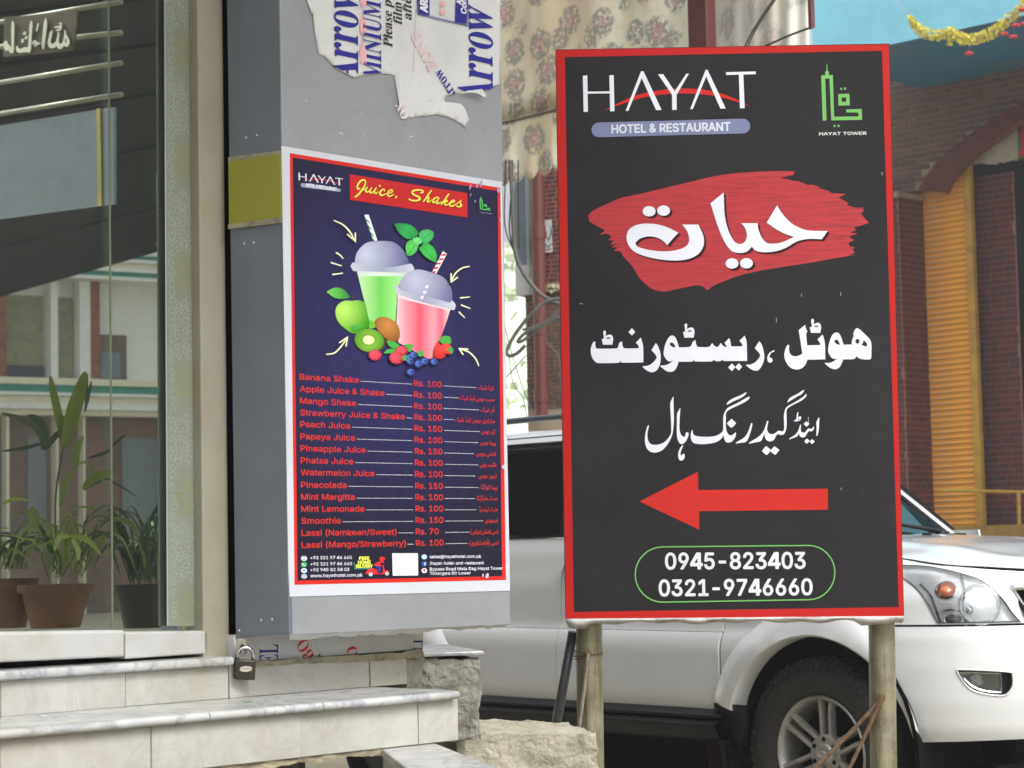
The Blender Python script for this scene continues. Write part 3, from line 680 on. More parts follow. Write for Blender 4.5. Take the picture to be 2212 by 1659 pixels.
P.text('ARROW', *cF([(1482, 94), (1480, -140)]), 15, L8(225, 226, 232), bold=.08)
P.text('Aluminium', *cF([(1735, 38), (1734, -190)]), 11, L8(225, 226, 232), bold=.06)
P.text('Composite', *cF([(1768, 106), (1766, -190)]), 11, L8(225, 226, 232), bold=.06)
P.stroke(cF([(1408, 60), (1390, 530)]), L8(170, 160, 165), .8, smooth=False)
P.build('film_print', pillar)
P = Print(PF, h0=.0006)
for (x, y, l) in ((597, 742, 6), (845, 978, 22), (1365, 1003, 16), (1030, 998, 4), (1350, 288, 3), (1328, 617, 3), (1534, 633, 3), (1408, 1192, 4), (1002, 835, 4)):
    a = cF([(x, y), (x + l, y + l * .35)]); P.stroke(a, L8(225, 225, 222), 1.6, smooth=False)
for i in range(40):
    P.ell(random.uniform(620, 1085), random.uniform(20, 330), .7, .6, L8(140, 142, 144), n=6)
for i in range(34):
    x_, y_ = random.uniform(625, 1085), random.choice((random.uniform(130, 320), random.uniform(1300, 1345))); a_ = random.uniform(-1.6, 1.6); l_ = random.uniform(3, 16); P.stroke([(x_, y_), (x_ + l_ * math.cos(a_), y_ + l_ * math.sin(a_))], random.choice((L8(138, 140, 142), L8(172, 174, 176), L8(120, 118, 110))), .7, smooth=False)
P.build('scuff_marks', pillar)
# tattered white flange under the front panel
fl = MB(); rows = []
for i in range(61):
    t_ = i / 60; x = lerp(626, 1094, t_); y = lerp(1373, 1350, t_)
    d_ = (8 - 5 * t_ + 9 * max(-.5, noise.noise(Vector((i * .13, 3, 0)))) + 4 * noise.noise(Vector((i * .5, 9, 0)))) * (1 if t_ < .95 else .5)
    rows.append([PF.hit(x, y - .5, -.004), PF.hit(x, y + d_ * .5, -.012), PF.hit(x, y + d_ + 1.5, -.035)])
fl.grid(rows); o = obj('torn_flange', fl, M_white, pillar); o.modifiers.new('s', 'SOLIDIFY').thickness = .0015
# base board clad in printed film below the pillar
BB = Plane(PS.hit(490, 900) + Vector((-.004, .012, 0)), 46).off(.025)
b4 = [(505, 1372), (915, 1350), (913, 1402), (510, 1431)]
w4 = [BB.uv(*p) for p in b4]; mb = MB(); mb.hexa([BB.pt(*p, 0) for p in w4] + [BB.pt(*p, -.03) for p in w4]); obj('base_board', mb, M_film, pillar)
cG = crop(1040, 2540, 3.072); P = Print(BB, h0=.0006); REDI = L8(206, 50, 48)
P.text(serif('LEL'), *cG([(218, 470), (222, 112)]), 41, BLU, 'serif', clip=(cG([(400, 285)])[0], cG([(0, 318)])[0]))
P.text(serif('BO'), *cG([(668, 262), (560, 20)]), 26, REDI, 'serif', clip=None)
P.text(serif('D'), *cG([(1205, 268), (1180, 120)]), 24, REDI, 'serif', clip=(cG([(1500, 222)])[0], cG([(900, 238)])[0]))
P.text(serif('w'), *cG([(790, 268), (716, 208)]), 15, BLU, 'serif', clip=(cG([(900, 256)])[0], cG([(600, 272)])[0]))
P.text(serif('LI'), *cG([(1995, 196), (1998, 58)]), 20, BLU, 'serif', clip=(cG([(2200, 168)])[0], cG([(1800, 190)])[0]))
for i in range(24): P.ell(random.uniform(520, 900), random.uniform(1378, 1396), random.uniform(.5, 1.4), random.uniform(.5, 1.1), L8(150, 148, 140), n=7)
P.build('base_print', pillar)

# ================================================================== the juice poster
PO = PF.off(.0015)
poster = empty('price_poster', PO.hit(862, 1283), 'navy juice and shakes price poster with red frame pasted on the grey pillar', 'poster')
M_vinyl = mat('poster_vinyl', L8(196, 200, 209), 0.42, var=0.05, scale=4, bump=0.15, bscale=9, bdist=0.004)
cP = crop(1100, 600, 1.843); cT = crop(1100, 1450, 1.659)
pc = [PO.uv(*p) for p in ((608, 315), (1084.5, 393), (1101.8, 1276), (624, 1289))]
mb = MB(); mb.hexa([PO.pt(*p, 0) for p in pc] + [PO.pt(*p, -.001) for p in pc]); obj('sheet', mb, M_vinyl, poster)
ri = [(632.5, 340), (1075, 412.5), (1084.6, 1244.6), (642.8, 1254.4)]; ro = [(626, 330.5), (1080.8, 405.8), (1093, 1252.8), (636.3, 1263.2)]
P = Print(PO); P.poly(ro, L8(204, 44, 38), holes=[ri], smooth=False); P.build('red_border', poster)
def navy(p):
    x, y = p; cx, cy = 850, 700; d = math.hypot((x - cx) / 330, (y - cy) / 420)
    t_ = max(0, min(1, 1.15 - d)); a, b = L8(34, 31, 50), L8(48, 46, 98)
    tex = .94 + .1 * noise.noise(Vector((x / 14, y / 260, 3)))
    return tuple((a[i] + (b[i] - a[i]) * t_) * tex for i in range(3))
navm = bpy.data.materials.new('navy_ink')
P = Print(PO)
vs, fs = fill([ri], 7); P.tri2(vs, fs, navy); P.build('navy_ground', poster)
# header
P = Print(PO, h0=.0006)
def sub(g, col):   # small latin logo from the large one
    P.poly(g, col, smooth=False)
HW = L8(226, 228, 238)
lg = cP([(173, 160), (500, 212), (500, 270), (173, 222)])
def lmap(x, y):   # large-logo crop coordinates -> poster pixels
    s_, t_ = (x - 198) / (1241 - 198), (y - 204) / (449 - 204)
    a = (lerp(lg[0][0], lg[1][0], s_), lerp(lg[0][1], lg[1][1], s_)); b = (lerp(lg[3][0], lg[2][0], s_), lerp(lg[3][1], lg[2][1], s_))
    return (lerp(a[0], b[0], t_), lerp(a[1], b[1], t_))
P.poly([lmap(*p) for p in [(325, 443), (480, 364), (650, 320), (840, 308), (1040, 340), (1210, 417), (1050, 370), (850, 345), (660, 352), (480, 392)]], L8(200, 42, 50))
for g in ([(198, 231), (228, 229), (232, 448), (203, 449)], [(224, 322), (361, 321), (361, 340), (224, 342)], [(356, 228), (386, 227), (391, 444), (361, 446)],
          [(450, 443), (545, 204), (566, 204), (678, 437), (640, 438), (553, 250), (476, 442)], [(648, 222), (685, 221), (752, 325), (820, 219), (842, 218), (766, 345), (766, 436), (735, 437), (734, 345)],
          [(839, 432), (935, 195), (953, 195), (1065, 428), (1028, 429), (942, 240), (865, 432)], [(1062, 205), (1240, 201), (1241, 224), (1168, 226), (1176, 426), (1144, 427), (1137, 227), (1062, 229)]):
    P.poly([lmap(*p) for p in g], HW, smooth=False)
pp = []
for i in range(9): a = math.pi / 2 + math.pi * i / 8; pp.append((204 + 15 * math.cos(a), 259 - 15 * math.sin(a) * -1))
for i in range(9): a = -math.pi / 2 + math.pi * i / 8; pp.append((473 + 12 * math.cos(a), 296 + 12 * math.sin(a)))
P.poly(cP(pp), L8(150, 158, 186), smooth=False)
P.text('HOTEL & RESTAURANT', *cP([(228, 268), (452, 300)]), 6.4, HW, bold=.08)
P.poly(cP([(551, 179), (1418, 318), (1420, 497), (552, 367)]), lambda p: tuple(v * (.95 + .15 * noise.noise(Vector((p[0] / 9, p[1] / 9, 0)))) for v in L8(196, 40, 42)), smooth=False, res=5)
cJ = crop(1380, 660, 4.2538)
YE = L8(234, 224, 92)
SC_ = [[(255, 395, 20), (222, 415, 26), (210, 370, 28), (240, 300, 30), (290, 258, 28), (335, 258, 26), (350, 300, 24), (325, 370, 26), (285, 430, 28), (230, 500, 30), (180, 542, 30)],
       [(280, 440, 18), (330, 415, 16), (385, 372, 22), (360, 410, 26), (350, 450, 28), (380, 458, 26), (425, 430, 18), (455, 385, 20)],
       [(455, 385, 22), (430, 430, 26), (425, 470, 28), (455, 472, 24), (500, 435, 16)], [(535, 385, 20), (505, 430, 26), (500, 475, 28), (530, 483, 24), (570, 455, 16)], [(592, 355, 30), (596, 358, 30)],
       [(672, 440, 22), (670, 412, 20), (635, 420, 24), (600, 460, 28), (600, 505, 28), (640, 515, 26), (690, 490, 16)],
       [(690, 495, 16), (760, 480, 20), (810, 450, 22), (800, 425, 20), (765, 430, 24), (730, 470, 28), (730, 520, 28), (770, 530, 24), (830, 500, 14)],
       [(875, 535, 30), (870, 550, 22), (855, 570, 8)],
       [(1290, 475, 24), (1330, 460, 26), (1310, 430, 24), (1240, 425, 28), (1160, 440, 32), (1145, 480, 32), (1190, 515, 30), (1260, 545, 32), (1275, 585, 32), (1210, 608, 30), (1130, 600, 28), (1090, 580, 24)],
       [(1470, 435, 22), (1420, 500, 26), (1370, 580, 28), (1335, 620, 26)], [(1340, 612, 18), (1390, 560, 20), (1430, 545, 24), (1420, 580, 28), (1400, 622, 28), (1430, 628, 24), (1470, 595, 16)],
       [(1600, 560, 20), (1560, 550, 22), (1510, 580, 28), (1490, 625, 28), (1520, 640, 26), (1560, 610, 22), (1600, 560, 20), (1575, 610, 28), (1565, 655, 28), (1595, 655, 22), (1640, 625, 14)],
       [(1765, 495, 22), (1720, 560, 26), (1670, 630, 28), (1640, 665, 26)], [(1650, 655, 18), (1700, 620, 18), (1735, 595, 22), (1740, 620, 22), (1700, 635, 18), (1690, 650, 20), (1715, 680, 26), (1760, 670, 16)],
       [(1750, 665, 16), (1800, 645, 20), (1865, 625, 22), (1860, 600, 20), (1825, 605, 24), (1785, 650, 28), (1785, 695, 28), (1830, 698, 24), (1890, 665, 14)],
       [(1880, 680, 14), (1930, 640, 16), (1980, 600, 24), (1960, 640, 26), (1975, 680, 28), (1945, 712, 26), (1905, 700, 24)], [(1960, 705, 20), (2005, 690, 10)]]
for dx, dw, c in ((6, 8, L8(120, 40, 20)), (0, 0, YE)):
    for s_ in SC_: P.stroke([(x, y, ww_ / 4.2538 / K) for (x, y), ww_ in zip([(p[0], p[1]) for p in cJ([(a + dx * .5, b + dx * .5) for a, b, _ in s_])], [c_ + dw for _, _, c_ in s_])], c)
gl = cP([(1507, 345), (1583, 355), (1585, 448), (1509, 438)])
def gmap(x, y):
    s_, t_ = (x - 1636) / 246, (y - 158) / 345
    a = (lerp(gl[0][0], gl[1][0], s_), lerp(gl[0][1], gl[1][1], s_)); b = (lerp(gl[3][0], gl[2][0], s_), lerp(gl[3][1], gl[2][1], s_)); return (lerp(a[0], b[0], t_), lerp(a[1], b[1], t_))
GR2 = L8(96, 205, 112)
for g in ([(1660, 158), (1680, 158), (1683, 228), (1661, 228)], [(1636, 228), (1706, 226), (1714, 478), (1862, 476), (1859, 452), (1788, 452), (1787, 434), (1880, 431), (1882, 496), (1697, 500), (1686, 247), (1660, 248), (1668, 500), (1645, 501)], [(1740, 345), (1805, 345), (1805, 405), (1740, 405)]):
    P.poly([gmap(*p) for p in g], GR2, smooth=False)
P.poly([gmap(*p) for p in [(1758, 362), (1786, 361), (1787, 387), (1760, 389)]], L8(50, 46, 84), smooth=False)
P.text('HAYAT TOWER', *cP([(1502, 464), (1590, 476)]), 2.4, L8(170, 180, 190))
P.build('header', poster)
# drinks artwork
P = Print(PO, h0=.0006)
def grad(stops, x0, x1, vert=False):
    xs = [x0 + (x1 - x0) * s_[0] for s_ in stops]
    def f(p):
        v = p[1] if vert else p[0]
        for i in range(len(xs) - 1):
            if v <= xs[i + 1] or i == len(xs) - 2:
                t_ = max(0, min(1, (v - xs[i]) / (xs[i + 1] - xs[i]))); a, b = stops[i][1], stops[i + 1][1]
                return tuple(a[k] + (b[k] - a[k]) * t_ for k in range(3))
    return f
def radial(cx, cy, r, a, b, ry=None):
    c0 = cP([(cx, cy)])[0]; rr_ = r / 1.843 / K; ry_ = (ry or r) / 1.843 / K
    return lambda p: tuple(a[k] + (b[k] - a[k]) * min(1, math.hypot((p[0] - c0[0]) / rr_, (p[1] - c0[1]) / ry_)) for k in range(3))
def X(v): return (1100 + v / 1.843) / K
def pol(pts, col, res=4, **kw): P.poly(cP(pts), col, res=res, **kw)
# straws
pol([(658, 478), (690, 476), (755, 668), (728, 672)], L8(232, 238, 240))
for i in range(4):
    y = 500 + i * 48; x = 668 + i * 16; pol([(x - 4, y), (x + 26, y + 28), (x + 31, y + 46), (x + 2, y + 17)], L8(40, 150, 96), smooth=False)
pol([(1238, 745), (1268, 765), (1188, 912), (1158, 900)], L8(240, 236, 238))
for i in range(5):
    x, y = 1240 - i * 19, 768 + i * 32; pol([(x - 10, y), (x + 22, y - 4), (x + 18, y + 10), (x - 16, y + 14)], L8(210, 40, 66), smooth=False)
# green cup
pol([(600, 880), (985, 880), (905, 1010), (885, 1300), (705, 1300)], grad([(0, L8(196, 226, 190)), (.15, L8(172, 224, 150)), (.45, L8(112, 204, 88)), (.75, L8(150, 226, 130)), (1, L8(196, 230, 196))], X(600), X(985)), smooth=False)
pol([(605, 880), (980, 880), (965, 930), (615, 930)], grad([(0, L8(206, 216, 218)), (.5, L8(214, 232, 210)), (1, L8(198, 212, 216))], X(600), X(985)), smooth=False)
pol([(585, 850), (600, 765), (650, 700), (710, 675), (840, 672), (900, 695), (955, 750), (985, 815), (995, 860), (800, 872)], radial(670, 770, 330, L8(196, 200, 222), L8(84, 88, 140)))
pol([(556, 855), (575, 825), (600, 835), (800, 868), (990, 840), (1005, 838), (1026, 872), (1020, 905), (800, 900), (575, 892)], grad([(0, L8(196, 200, 216)), (.5, L8(158, 164, 190)), (1, L8(200, 204, 220))], X(556), X(1026)))
for (x, y) in ((760, 740), (775, 790), (795, 840)): pol([(x - 10, y), (x + 14, y + 16), (x + 16, y + 28), (x - 6, y + 12)], L8(120, 200, 170), smooth=False)
# pink cup
pol([(905, 1050), (1300, 1150), (1270, 1250), (1165, 1535), (1130, 1540), (910, 1420), (895, 1270)], grad([(0, L8(236, 196, 206)), (.18, L8(238, 150, 164)), (.45, L8(226, 88, 108)), (.7, L8(244, 160, 176)), (.85, L8(230, 100, 124)), (1, L8(240, 200, 208))], X(895), X(1285)), smooth=False)
pol([(905, 1045), (1305, 1140), (1292, 1185), (905, 1090)], L8(244, 216, 222), smooth=False)
pol([(915, 1020), (925, 965), (975, 905), (1040, 882), (1090, 885), (1190, 915), (1250, 945), (1295, 1010), (1308, 1080), (1300, 1130), (1100, 1100)], radial(1040, 960, 330, L8(192, 196, 218), L8(84, 88, 140)))
pol([(880, 1000), (915, 990), (930, 1030), (1100, 1075), (1290, 1125), (1305, 1108), (1332, 1140), (1325, 1175), (1290, 1176), (1080, 1120), (890, 1060)], grad([(0, L8(196, 198, 214)), (.5, L8(160, 162, 188)), (1, L8(204, 206, 222))], X(880), X(1330)))
for (x, y) in ((1110, 1000), (1095, 1040), (1075, 1078)): pol([(x, y), (x + 24, y - 6), (x + 18, y + 18), (x - 6, y + 20)], L8(236, 220, 226), smooth=False)
# apple
pol([(445, 1200), (460, 1145), (510, 1112), (565, 1112), (620, 1108), (665, 1125), (690, 1240), (700, 1290), (640, 1345), (575, 1352), (520, 1320), (465, 1265)], radial(500, 1180, 200, L8(190, 238, 110), L8(56, 150, 24)))
pol([(378, 1045), (440, 1015), (500, 1025), (540, 1065), (553, 1088), (500, 1098), (440, 1090), (400, 1062)], grad([(0, L8(120, 210, 90)), (1, L8(30, 130, 60))], X(378), X(553)))
P.stroke(cP([(570, 1112), (570, 1090), (580, 1068)]), L8(90, 70, 40), 2.2)
# kiwi
pol([(730, 1270), (760, 1238), (810, 1230), (870, 1255), (910, 1300), (922, 1360), (910, 1400), (880, 1415), (830, 1400), (760, 1330)], radial(830, 1290, 150, L8(206, 140, 70), L8(120, 70, 30)))
pol([(700, 1250), (735, 1280), (740, 1310), (690, 1320)], L8(110, 190, 60))
P.ell(*cP([(700, 1408)])[0], 34, 26, L8(96, 60, 30), 10); P.ell(*cP([(695, 1403)])[0], 32, 25, radial(695, 1403, 115, L8(160, 205, 80), L8(60, 140, 30)), 10, res=4)
P.ell(*cP([(690, 1400)])[0], 12, 9.5, L8(238, 240, 180), 10)
for i in range(26):
    a = i * math.pi / 13; c_ = cP([(690, 1400)])[0]; P.ell(c_[0] + 16.5 * math.cos(a), c_[1] + 12.5 * math.sin(a), .9, .9, L8(40, 50, 20), n=6)
# leaves
for g in ([(565, 1300), (600, 1290), (650, 1300), (600, 1325), (575, 1330)], [(800, 1500), (830, 1470), (880, 1465), (900, 1480), (870, 1498)], [(820, 1405), (870, 1410), (920, 1440), (895, 1465), (845, 1450)], [(950, 1435), (1000, 1430), (1020, 1440), (1000, 1490), (970, 1480)], [(1050, 1490), (1080, 1470), (1098, 1500), (1080, 1525), (1055, 1520)], [(1210, 1400), (1240, 1370), (1290, 1375), (1302, 1420), (1270, 1435), (1225, 1425)]):
    pol(g, L8(76, 172, 72))
# mint
for g, c_ in (([(876, 545), (920, 540), (990, 548), (1040, 585), (1060, 620), (1010, 655), (960, 650), (910, 605)], L8(50, 160, 84)), ([(1060, 625), (1080, 595), (1130, 585), (1170, 605), (1165, 650), (1120, 690), (1080, 680)], L8(70, 176, 96)),
              ([(970, 775), (962, 710), (985, 670), (1030, 655), (1060, 700), (1040, 750), (1000, 780)], L8(84, 190, 90)), ([(1060, 730), (1100, 680), (1150, 700), (1190, 760), (1190, 830), (1150, 815), (1100, 780)], L8(66, 184, 80)), ([(1010, 660), (1040, 640), (1085, 655), (1080, 690), (1040, 700)], L8(104, 206, 116))):
    jag = catmull(cP(g), 4); cx = sum(p[0] for p in jag) / len(jag); cy = sum(p[1] for p in jag) / len(jag)
    jag = [(cx + (p[0] - cx) * (1.03 if i % 2 else .95), cy + (p[1] - cy) * (1.03 if i % 2 else .95)) for i, p in enumerate(jag)]
    P.poly(jag, (lambda c_, cx, cy: lambda p: tuple(v * (1.25 - min(.7, math.hypot(p[0] - cx, p[1] - cy) / 50)) for v in c_))(c_, cx, cy), smooth=False, res=4)
for a, b in (((900, 560), (1040, 650)), ((1155, 610), (1060, 670)), ((985, 770), (1045, 680)), ((1175, 810), (1080, 700))): P.stroke(cP([a, b]), L8(30, 120, 64), .9, smooth=False)
# berries
def berry(x, y, rx, ry, a, b, bumps=True):
    c_ = cP([(x, y)])[0]; P.ell(c_[0], c_[1], rx / 3.413, ry / 3.413, radial(x - rx * .3, y - ry * .3, max(rx, ry) * 1.4, a, b), res=3)
    if bumps:
        for i in range(16):
            an = i * 2.4; r_ = .8 * math.sqrt((i + .5) / 16); P.ell(c_[0] + rx / 3.413 * r_ * math.cos(an), c_[1] + ry / 3.413 * r_ * math.sin(an), 1.5, 1.4, tuple(min(1, v * 1.2 + .03) for v in a), n=8)
RA, RB = L8(232, 84, 100), L8(150, 16, 44)
berry(935, 1478, 48, 34, RA, RB); berry(740, 1512, 50, 40, RA, RB); berry(898, 1532, 56, 46, RA, RB)
pol([(1180, 1460), (1200, 1410), (1225, 1440), (1250, 1480), (1258, 1520), (1220, 1540), (1175, 1530)], radial(1205, 1460, 110, L8(240, 70, 60), L8(170, 16, 30)))
pol([(1225, 1440), (1260, 1425), (1300, 1445), (1310, 1490), (1285, 1505), (1245, 1490)], radial(1260, 1450, 90, L8(244, 80, 66), L8(176, 20, 34)))
pol([(1260, 1470), (1300, 1450), (1318, 1475), (1305, 1505), (1290, 1490)], L8(70, 160, 70)); pol([(935, 1530), (955, 1510), (985, 1520), (980, 1555), (945, 1550)], L8(80, 170, 80))
BA, BB_ = L8(96, 130, 214), L8(22, 26, 96)
for x, y, r_ in ((992, 1530, 26), (1022, 1512, 28), (998, 1558, 26), (1060, 1578, 30), (1105, 1558, 28), (1175, 1562, 27), (1002, 1638, 28)): berry(x, y, r_, r_ * .9, BA, BB_, False); P.ell(*cP([(x + 4, y - 4)])[0], 2.4, 1.9, L8(20, 22, 70), n=8)
# hand drawn arrows and dashes
AC = L8(240, 240, 196)
for s_ in ([(435, 520, 2), (500, 550, 3), (550, 600, 3.2), (588, 665, 3)], [(534, 622, 3), (592, 672, 2.4)], [(592, 612, 3), (594, 678, 2.4)], [(452, 757, 3), (480, 775, 3), (502, 800, 2)], [(414, 830, 3), (488, 853, 2.4)], [(426, 918, 3), (498, 908, 2.4)],
          [(380, 1506, 2.4), (440, 1495, 3), (490, 1445, 3), (530, 1385, 3)], [(476, 1420, 3), (534, 1380, 3)], [(524, 1445, 3), (534, 1382, 3)],
          [(1434, 858, 2), (1380, 870, 3), (1330, 910, 3), (1298, 970, 3)], [(1298, 912, 3), (1298, 974, 3)], [(1298, 974, 3), (1346, 938, 3)], [(1368, 1090, 3), (1436, 1083, 2)], [(1374, 1143, 3), (1438, 1167, 2)], [(1358, 1195, 3), (1398, 1236, 2)],
          [(1502, 1590, 2), (1480, 1540, 3), (1430, 1490, 3), (1360, 1465, 3)], [(1358, 1464, 3), (1422, 1468, 3)], [(1358, 1464, 3), (1385, 1505, 3)]):
    P.stroke([(a[0], a[1], s_[i][2]) for i, a in enumerate(cP([(q_[0], q_[1]) for q_ in s_]))], AC)
P.build('drinks_artwork', poster)
# price list
items = [('Banana Shake', 555, 100, 1337, 1350, 'کیلا شیک'), ('Apple Juice & Shake', 725, 100, 1222, 1228, 'سیب جوس اینڈ شیک'), ('Mango Shake', 537, 100, 1355, 1365, 'آم شیک'), ('Strawberry Juice & Shake', 860, 100, 1187, 1195, 'سٹرابری جوس اینڈ شیک'),
         ('Peach Juice', 498, 150, 1360, 1367, 'اڑو جوس'), ('Papaya Juice', 530, 100, 1348, 1362, 'پپیتا جوس'), ('Pineapple Juice', 600, 150, 1318, 1335, 'انناس جوس'), ('Phalsa Juice', 517, 100, 1348, 1357, 'فالسہ جوس'),
         ('Watermelon Juice', 658, 100, 1327, 1350, 'تربوز جوس'), ('Pinacolada', 473, 150, 1352, 1367, 'پینا کولاڈا'), ('Mint Margitta', 527, 100, 1328, 1340, 'منٹ مارگیٹا'), ('Mint Lemonade', 592, 100, 1337, 1353, 'منٹ لیمنیڈ'),
         ('Smoothie', 435, 150, 1380, 1392, 'اسمودی'), ('Lassi (Namkeen/Sweet)', 805, 70, 1290, 1297, 'لسی (نمکین/میٹھی)'), ('Lassi (Mango/Strawberry)', 866, 100, 1278, 1290, 'لسی (آم/سٹرابری)')]
bl_ = [113, 193, 272, 350, 428, 508, 588, 668, 748, 830, 910, 990, 1070, 1150, 1230]
PR = L8(202, 54, 48); P = Print(PO, h0=.0006); PD = Print(PO, h0=.0006); PU = Print(PO, h0=.0006)
for i, (nm, xe, pr, de, us, ur_) in enumerate(items):
    x0 = 163 + i * .95; y0 = bl_[i]
    p0 = cT([(x0, y0)])[0]; vrow = PO.uv(*p0)[1]
    def row(x, dv=0.0):
        # photo pixel on this row of the sheet at crop x
        px = cT([(x, y0)])[0][0]; lo, hi = 0, 2000
        for _ in range(40):
            mid = (lo + hi) / 2
            if PO.uv(px, mid)[1] > vrow + dv: lo = mid
            else: hi = mid
        return (px, (lo + hi) / 2)
    P.text(nm, row(x0), row(xe), 12.4, PR, bold=.03)
    P.text('Rs. %d' % pr, row(921 + i * .95), row((1104 if pr > 99 else 1072) + i * .95), 12.2, PR, bold=.03)
    for (a, b) in ((xe + 14, 908 + i * .8), (1118 + i * .9, de)):
        q0, q1 = row(a, .0035), row(b, .0035)
        nd = int((q1[0] - q0[0]) / 2.3)
        for k in range(nd):
            t_ = (k + .5) / nd; P_ = (lerp(q0[0], q1[0], t_), lerp(q0[1], q1[1], t_)); h_ = PD.h
            PD.tri2([(P_[0] - .75, P_[1] - .6), (P_[0] + .75, P_[1] - .6), (P_[0] + .75, P_[1] + .6), (P_[0] - .75, P_[1] + .6)], [(0, 1, 2, 3)], L8(225, 225, 232)); PD.h = h_
    PU.text(urdu(ur_), row(us), row(1452 + i * 2.1), 9.6, PR, 'arab', bold=.015)
P.build('price_list', poster); PD.build('dotted_leaders', poster); PU.build('urdu_price_list', poster)
# footer
cW = crop(1180, 2200, 5.53); cV = crop(1560, 2200, 4.7064); P = Print(PO, h0=.0006); W2 = L8(226, 228, 238)
def pw(ca, pts): return ca(pts)
for (y, c_) in ((186, W2), (320, L8(60, 170, 110)), (455, W2)): P.ell(*cW([(200, y)])[0], 6.4, 5.4, c_)
P.poly(cW([(135, 375), (140, 320), (200, 370)]), L8(60, 170, 110), smooth=False)
P.poly(cW([(168, 143), (226, 143), (226, 226), (168, 226)]), L8(70, 74, 110), smooth=False); P.poly(cW([(174, 155), (220, 155), (220, 212), (174, 212)]), L8(210, 214, 226), smooth=False)
P.stroke(cW([(165, 295), (185, 330), (225, 348)]), W2, 1.6)
P.poly(cW([(165, 440), (180, 428), (225, 428), (238, 440), (236, 478), (168, 478)]), L8(96, 160, 216)); P.ell(*cW([(202, 583)])[0], 6.2, 5.2, W2)
for dx in (-22, 0, 22): P.stroke(cW([(202 + dx, 535), (202 + dx * 1.3, 583), (202 + dx, 631)]), L8(60, 62, 100), .6)
for dy in (-20, 18): P.stroke(cW([(144, 583 + dy), (262, 583 + dy)]), L8(60, 62, 100), .6)
for (y, t_, xe) in ((205, '+92 321 97 46 660', 1245), (342, '+92 321 97 46 660', 1250), (470, '+92 945 82 34 03', 1190), (604, 'www.hayathotel.com.pk', 1482)):
    P.text(t_, *cW([(332, y), (xe, y - (9 if y < 600 else 22))]), 6.4 if y < 600 else 6.6, W2, bold=.03)
GY = L8(232, 240, 96)
for (y, t_, xa, xe) in ((218, 'FREE', 1412, 1630), (306, 'HOME', 1386, 1662), (392, 'DELIVERY', 1340, 1702)): P.text(t_, *cW([(xa, y), (xe, y - 4)]), 6.6, GY, bold=.09)
P.stroke(cW([(1308, 275), (1312, 418), (1725, 410)]), L8(60, 150, 140), 1.5, smooth=False)
SR = L8(214, 48, 52)
P.poly(cW([(1868, 200), (1880, 165), (1920, 148), (1965, 155), (1998, 190), (1998, 208), (1950, 212), (1958, 240), (1972, 255), (1968, 275), (1940, 285), (1905, 270), (1875, 235)]), SR)
P.poly(cW([(1745, 320), (1790, 285), (1830, 262), (1890, 262), (1900, 290), (1880, 320), (1920, 345), (1900, 358), (1790, 352), (1755, 340)]), SR)
P.poly(cW([(1760, 355), (1850, 355), (1905, 375), (1900, 410), (1870, 490), (1832, 500), (1845, 440), (1850, 395), (1780, 380)]), L8(44, 74, 160))
P.poly(cW([(1555, 525), (1590, 460), (1625, 420), (1720, 412), (1810, 425), (1815, 490), (1830, 515), (1900, 515), (1945, 480), (1940, 400), (1925, 340), (1965, 330), (1970, 400), (1995, 455), (2060, 452), (2092, 470), (2010, 480), (1985, 515), (1920, 535), (1640, 535)]), SR)
for x, y in ((1675, 540), (2035, 522)): P.ell(*cW([(x, y)])[0], 4.0, 3.9, L8(220, 220, 224)); P.ell(*cW([(x, y)])[0], 2, 2, L8(150, 150, 156))
# blank rounded card where the code is printed
card = cV([(42, 72), (52, 62), (515, 62), (526, 72), (530, 470), (520, 480), (60, 484), (50, 474)]); P.poly(card, L8(228, 230, 234), smooth=False)
for (y, c_) in ((130, L8(170, 212, 232)), (262, L8(44, 92, 176)), (388, W2)): P.ell(*cV([(645, y)])[0], 5.9, 5.4, c_)
P.text('f', *cV([(636, 288), (656, 287)]), 5.6, W2, bold=.12); P.ell(*cV([(648, 378)])[0], 2.6, 2.6, L8(200, 60, 80)); P.poly(cV([(628, 384), (668, 384), (649, 418)]), L8(200, 60, 80), smooth=False)
P.poly(cV([(618, 112), (672, 112), (672, 150), (618, 150)]), L8(214, 236, 246), smooth=False)
for (y, t_, xe, dy) in ((154, 'sales@hayathotel.com.pk', 1700, 10), (278, '/hayat-hotel-and-restaurant', 1752, 10), (388, 'Bypass Road Mela Dag Hayat Tower', 2108, 20), (470, 'Timergara Dir Lower', 1505, 12)):
    P.text(t_, *cV([(735, y), (xe, y - dy)]), 6.4, W2, bold=.03)
P.build('footer', poster)
# worn spots near the upper right corner and at the lower edge
P = Print(PO, h0=.003)
for (x, y, rx, ry) in ((1492, 262, 7, 20), (1520, 245, 8, 30), (1440, 272, 7, 22), (1650, 300, 12, 16), (1642, 290, 5, 14), (1442, 330, 4, 14), (1476, 378, 5, 10), (1660, 515, 5, 14)):
    c_ = cP([(x, y)])[0]; P.ell(c_[0], c_[1], rx / 3.413, ry / 3.413, L8(168, 150, 182), 15, n=9)
for (x, y, rx, ry) in ((1408, 1415, 11, 19), (1380, 1412, 6, 12), (1515, 692, 9, 14)):
    c_ = cT([(x, y)])[0]; P.ell(c_[0], c_[1], rx / 3.072, ry / 3.072, L8(190, 180, 200), 15, n=9)
for i in range(60): P.ell(random.uniform(645, 1080), random.uniform(420, 1240), .6, .6, L8(120, 118, 150), n=6)
P.build('worn_spots', poster)

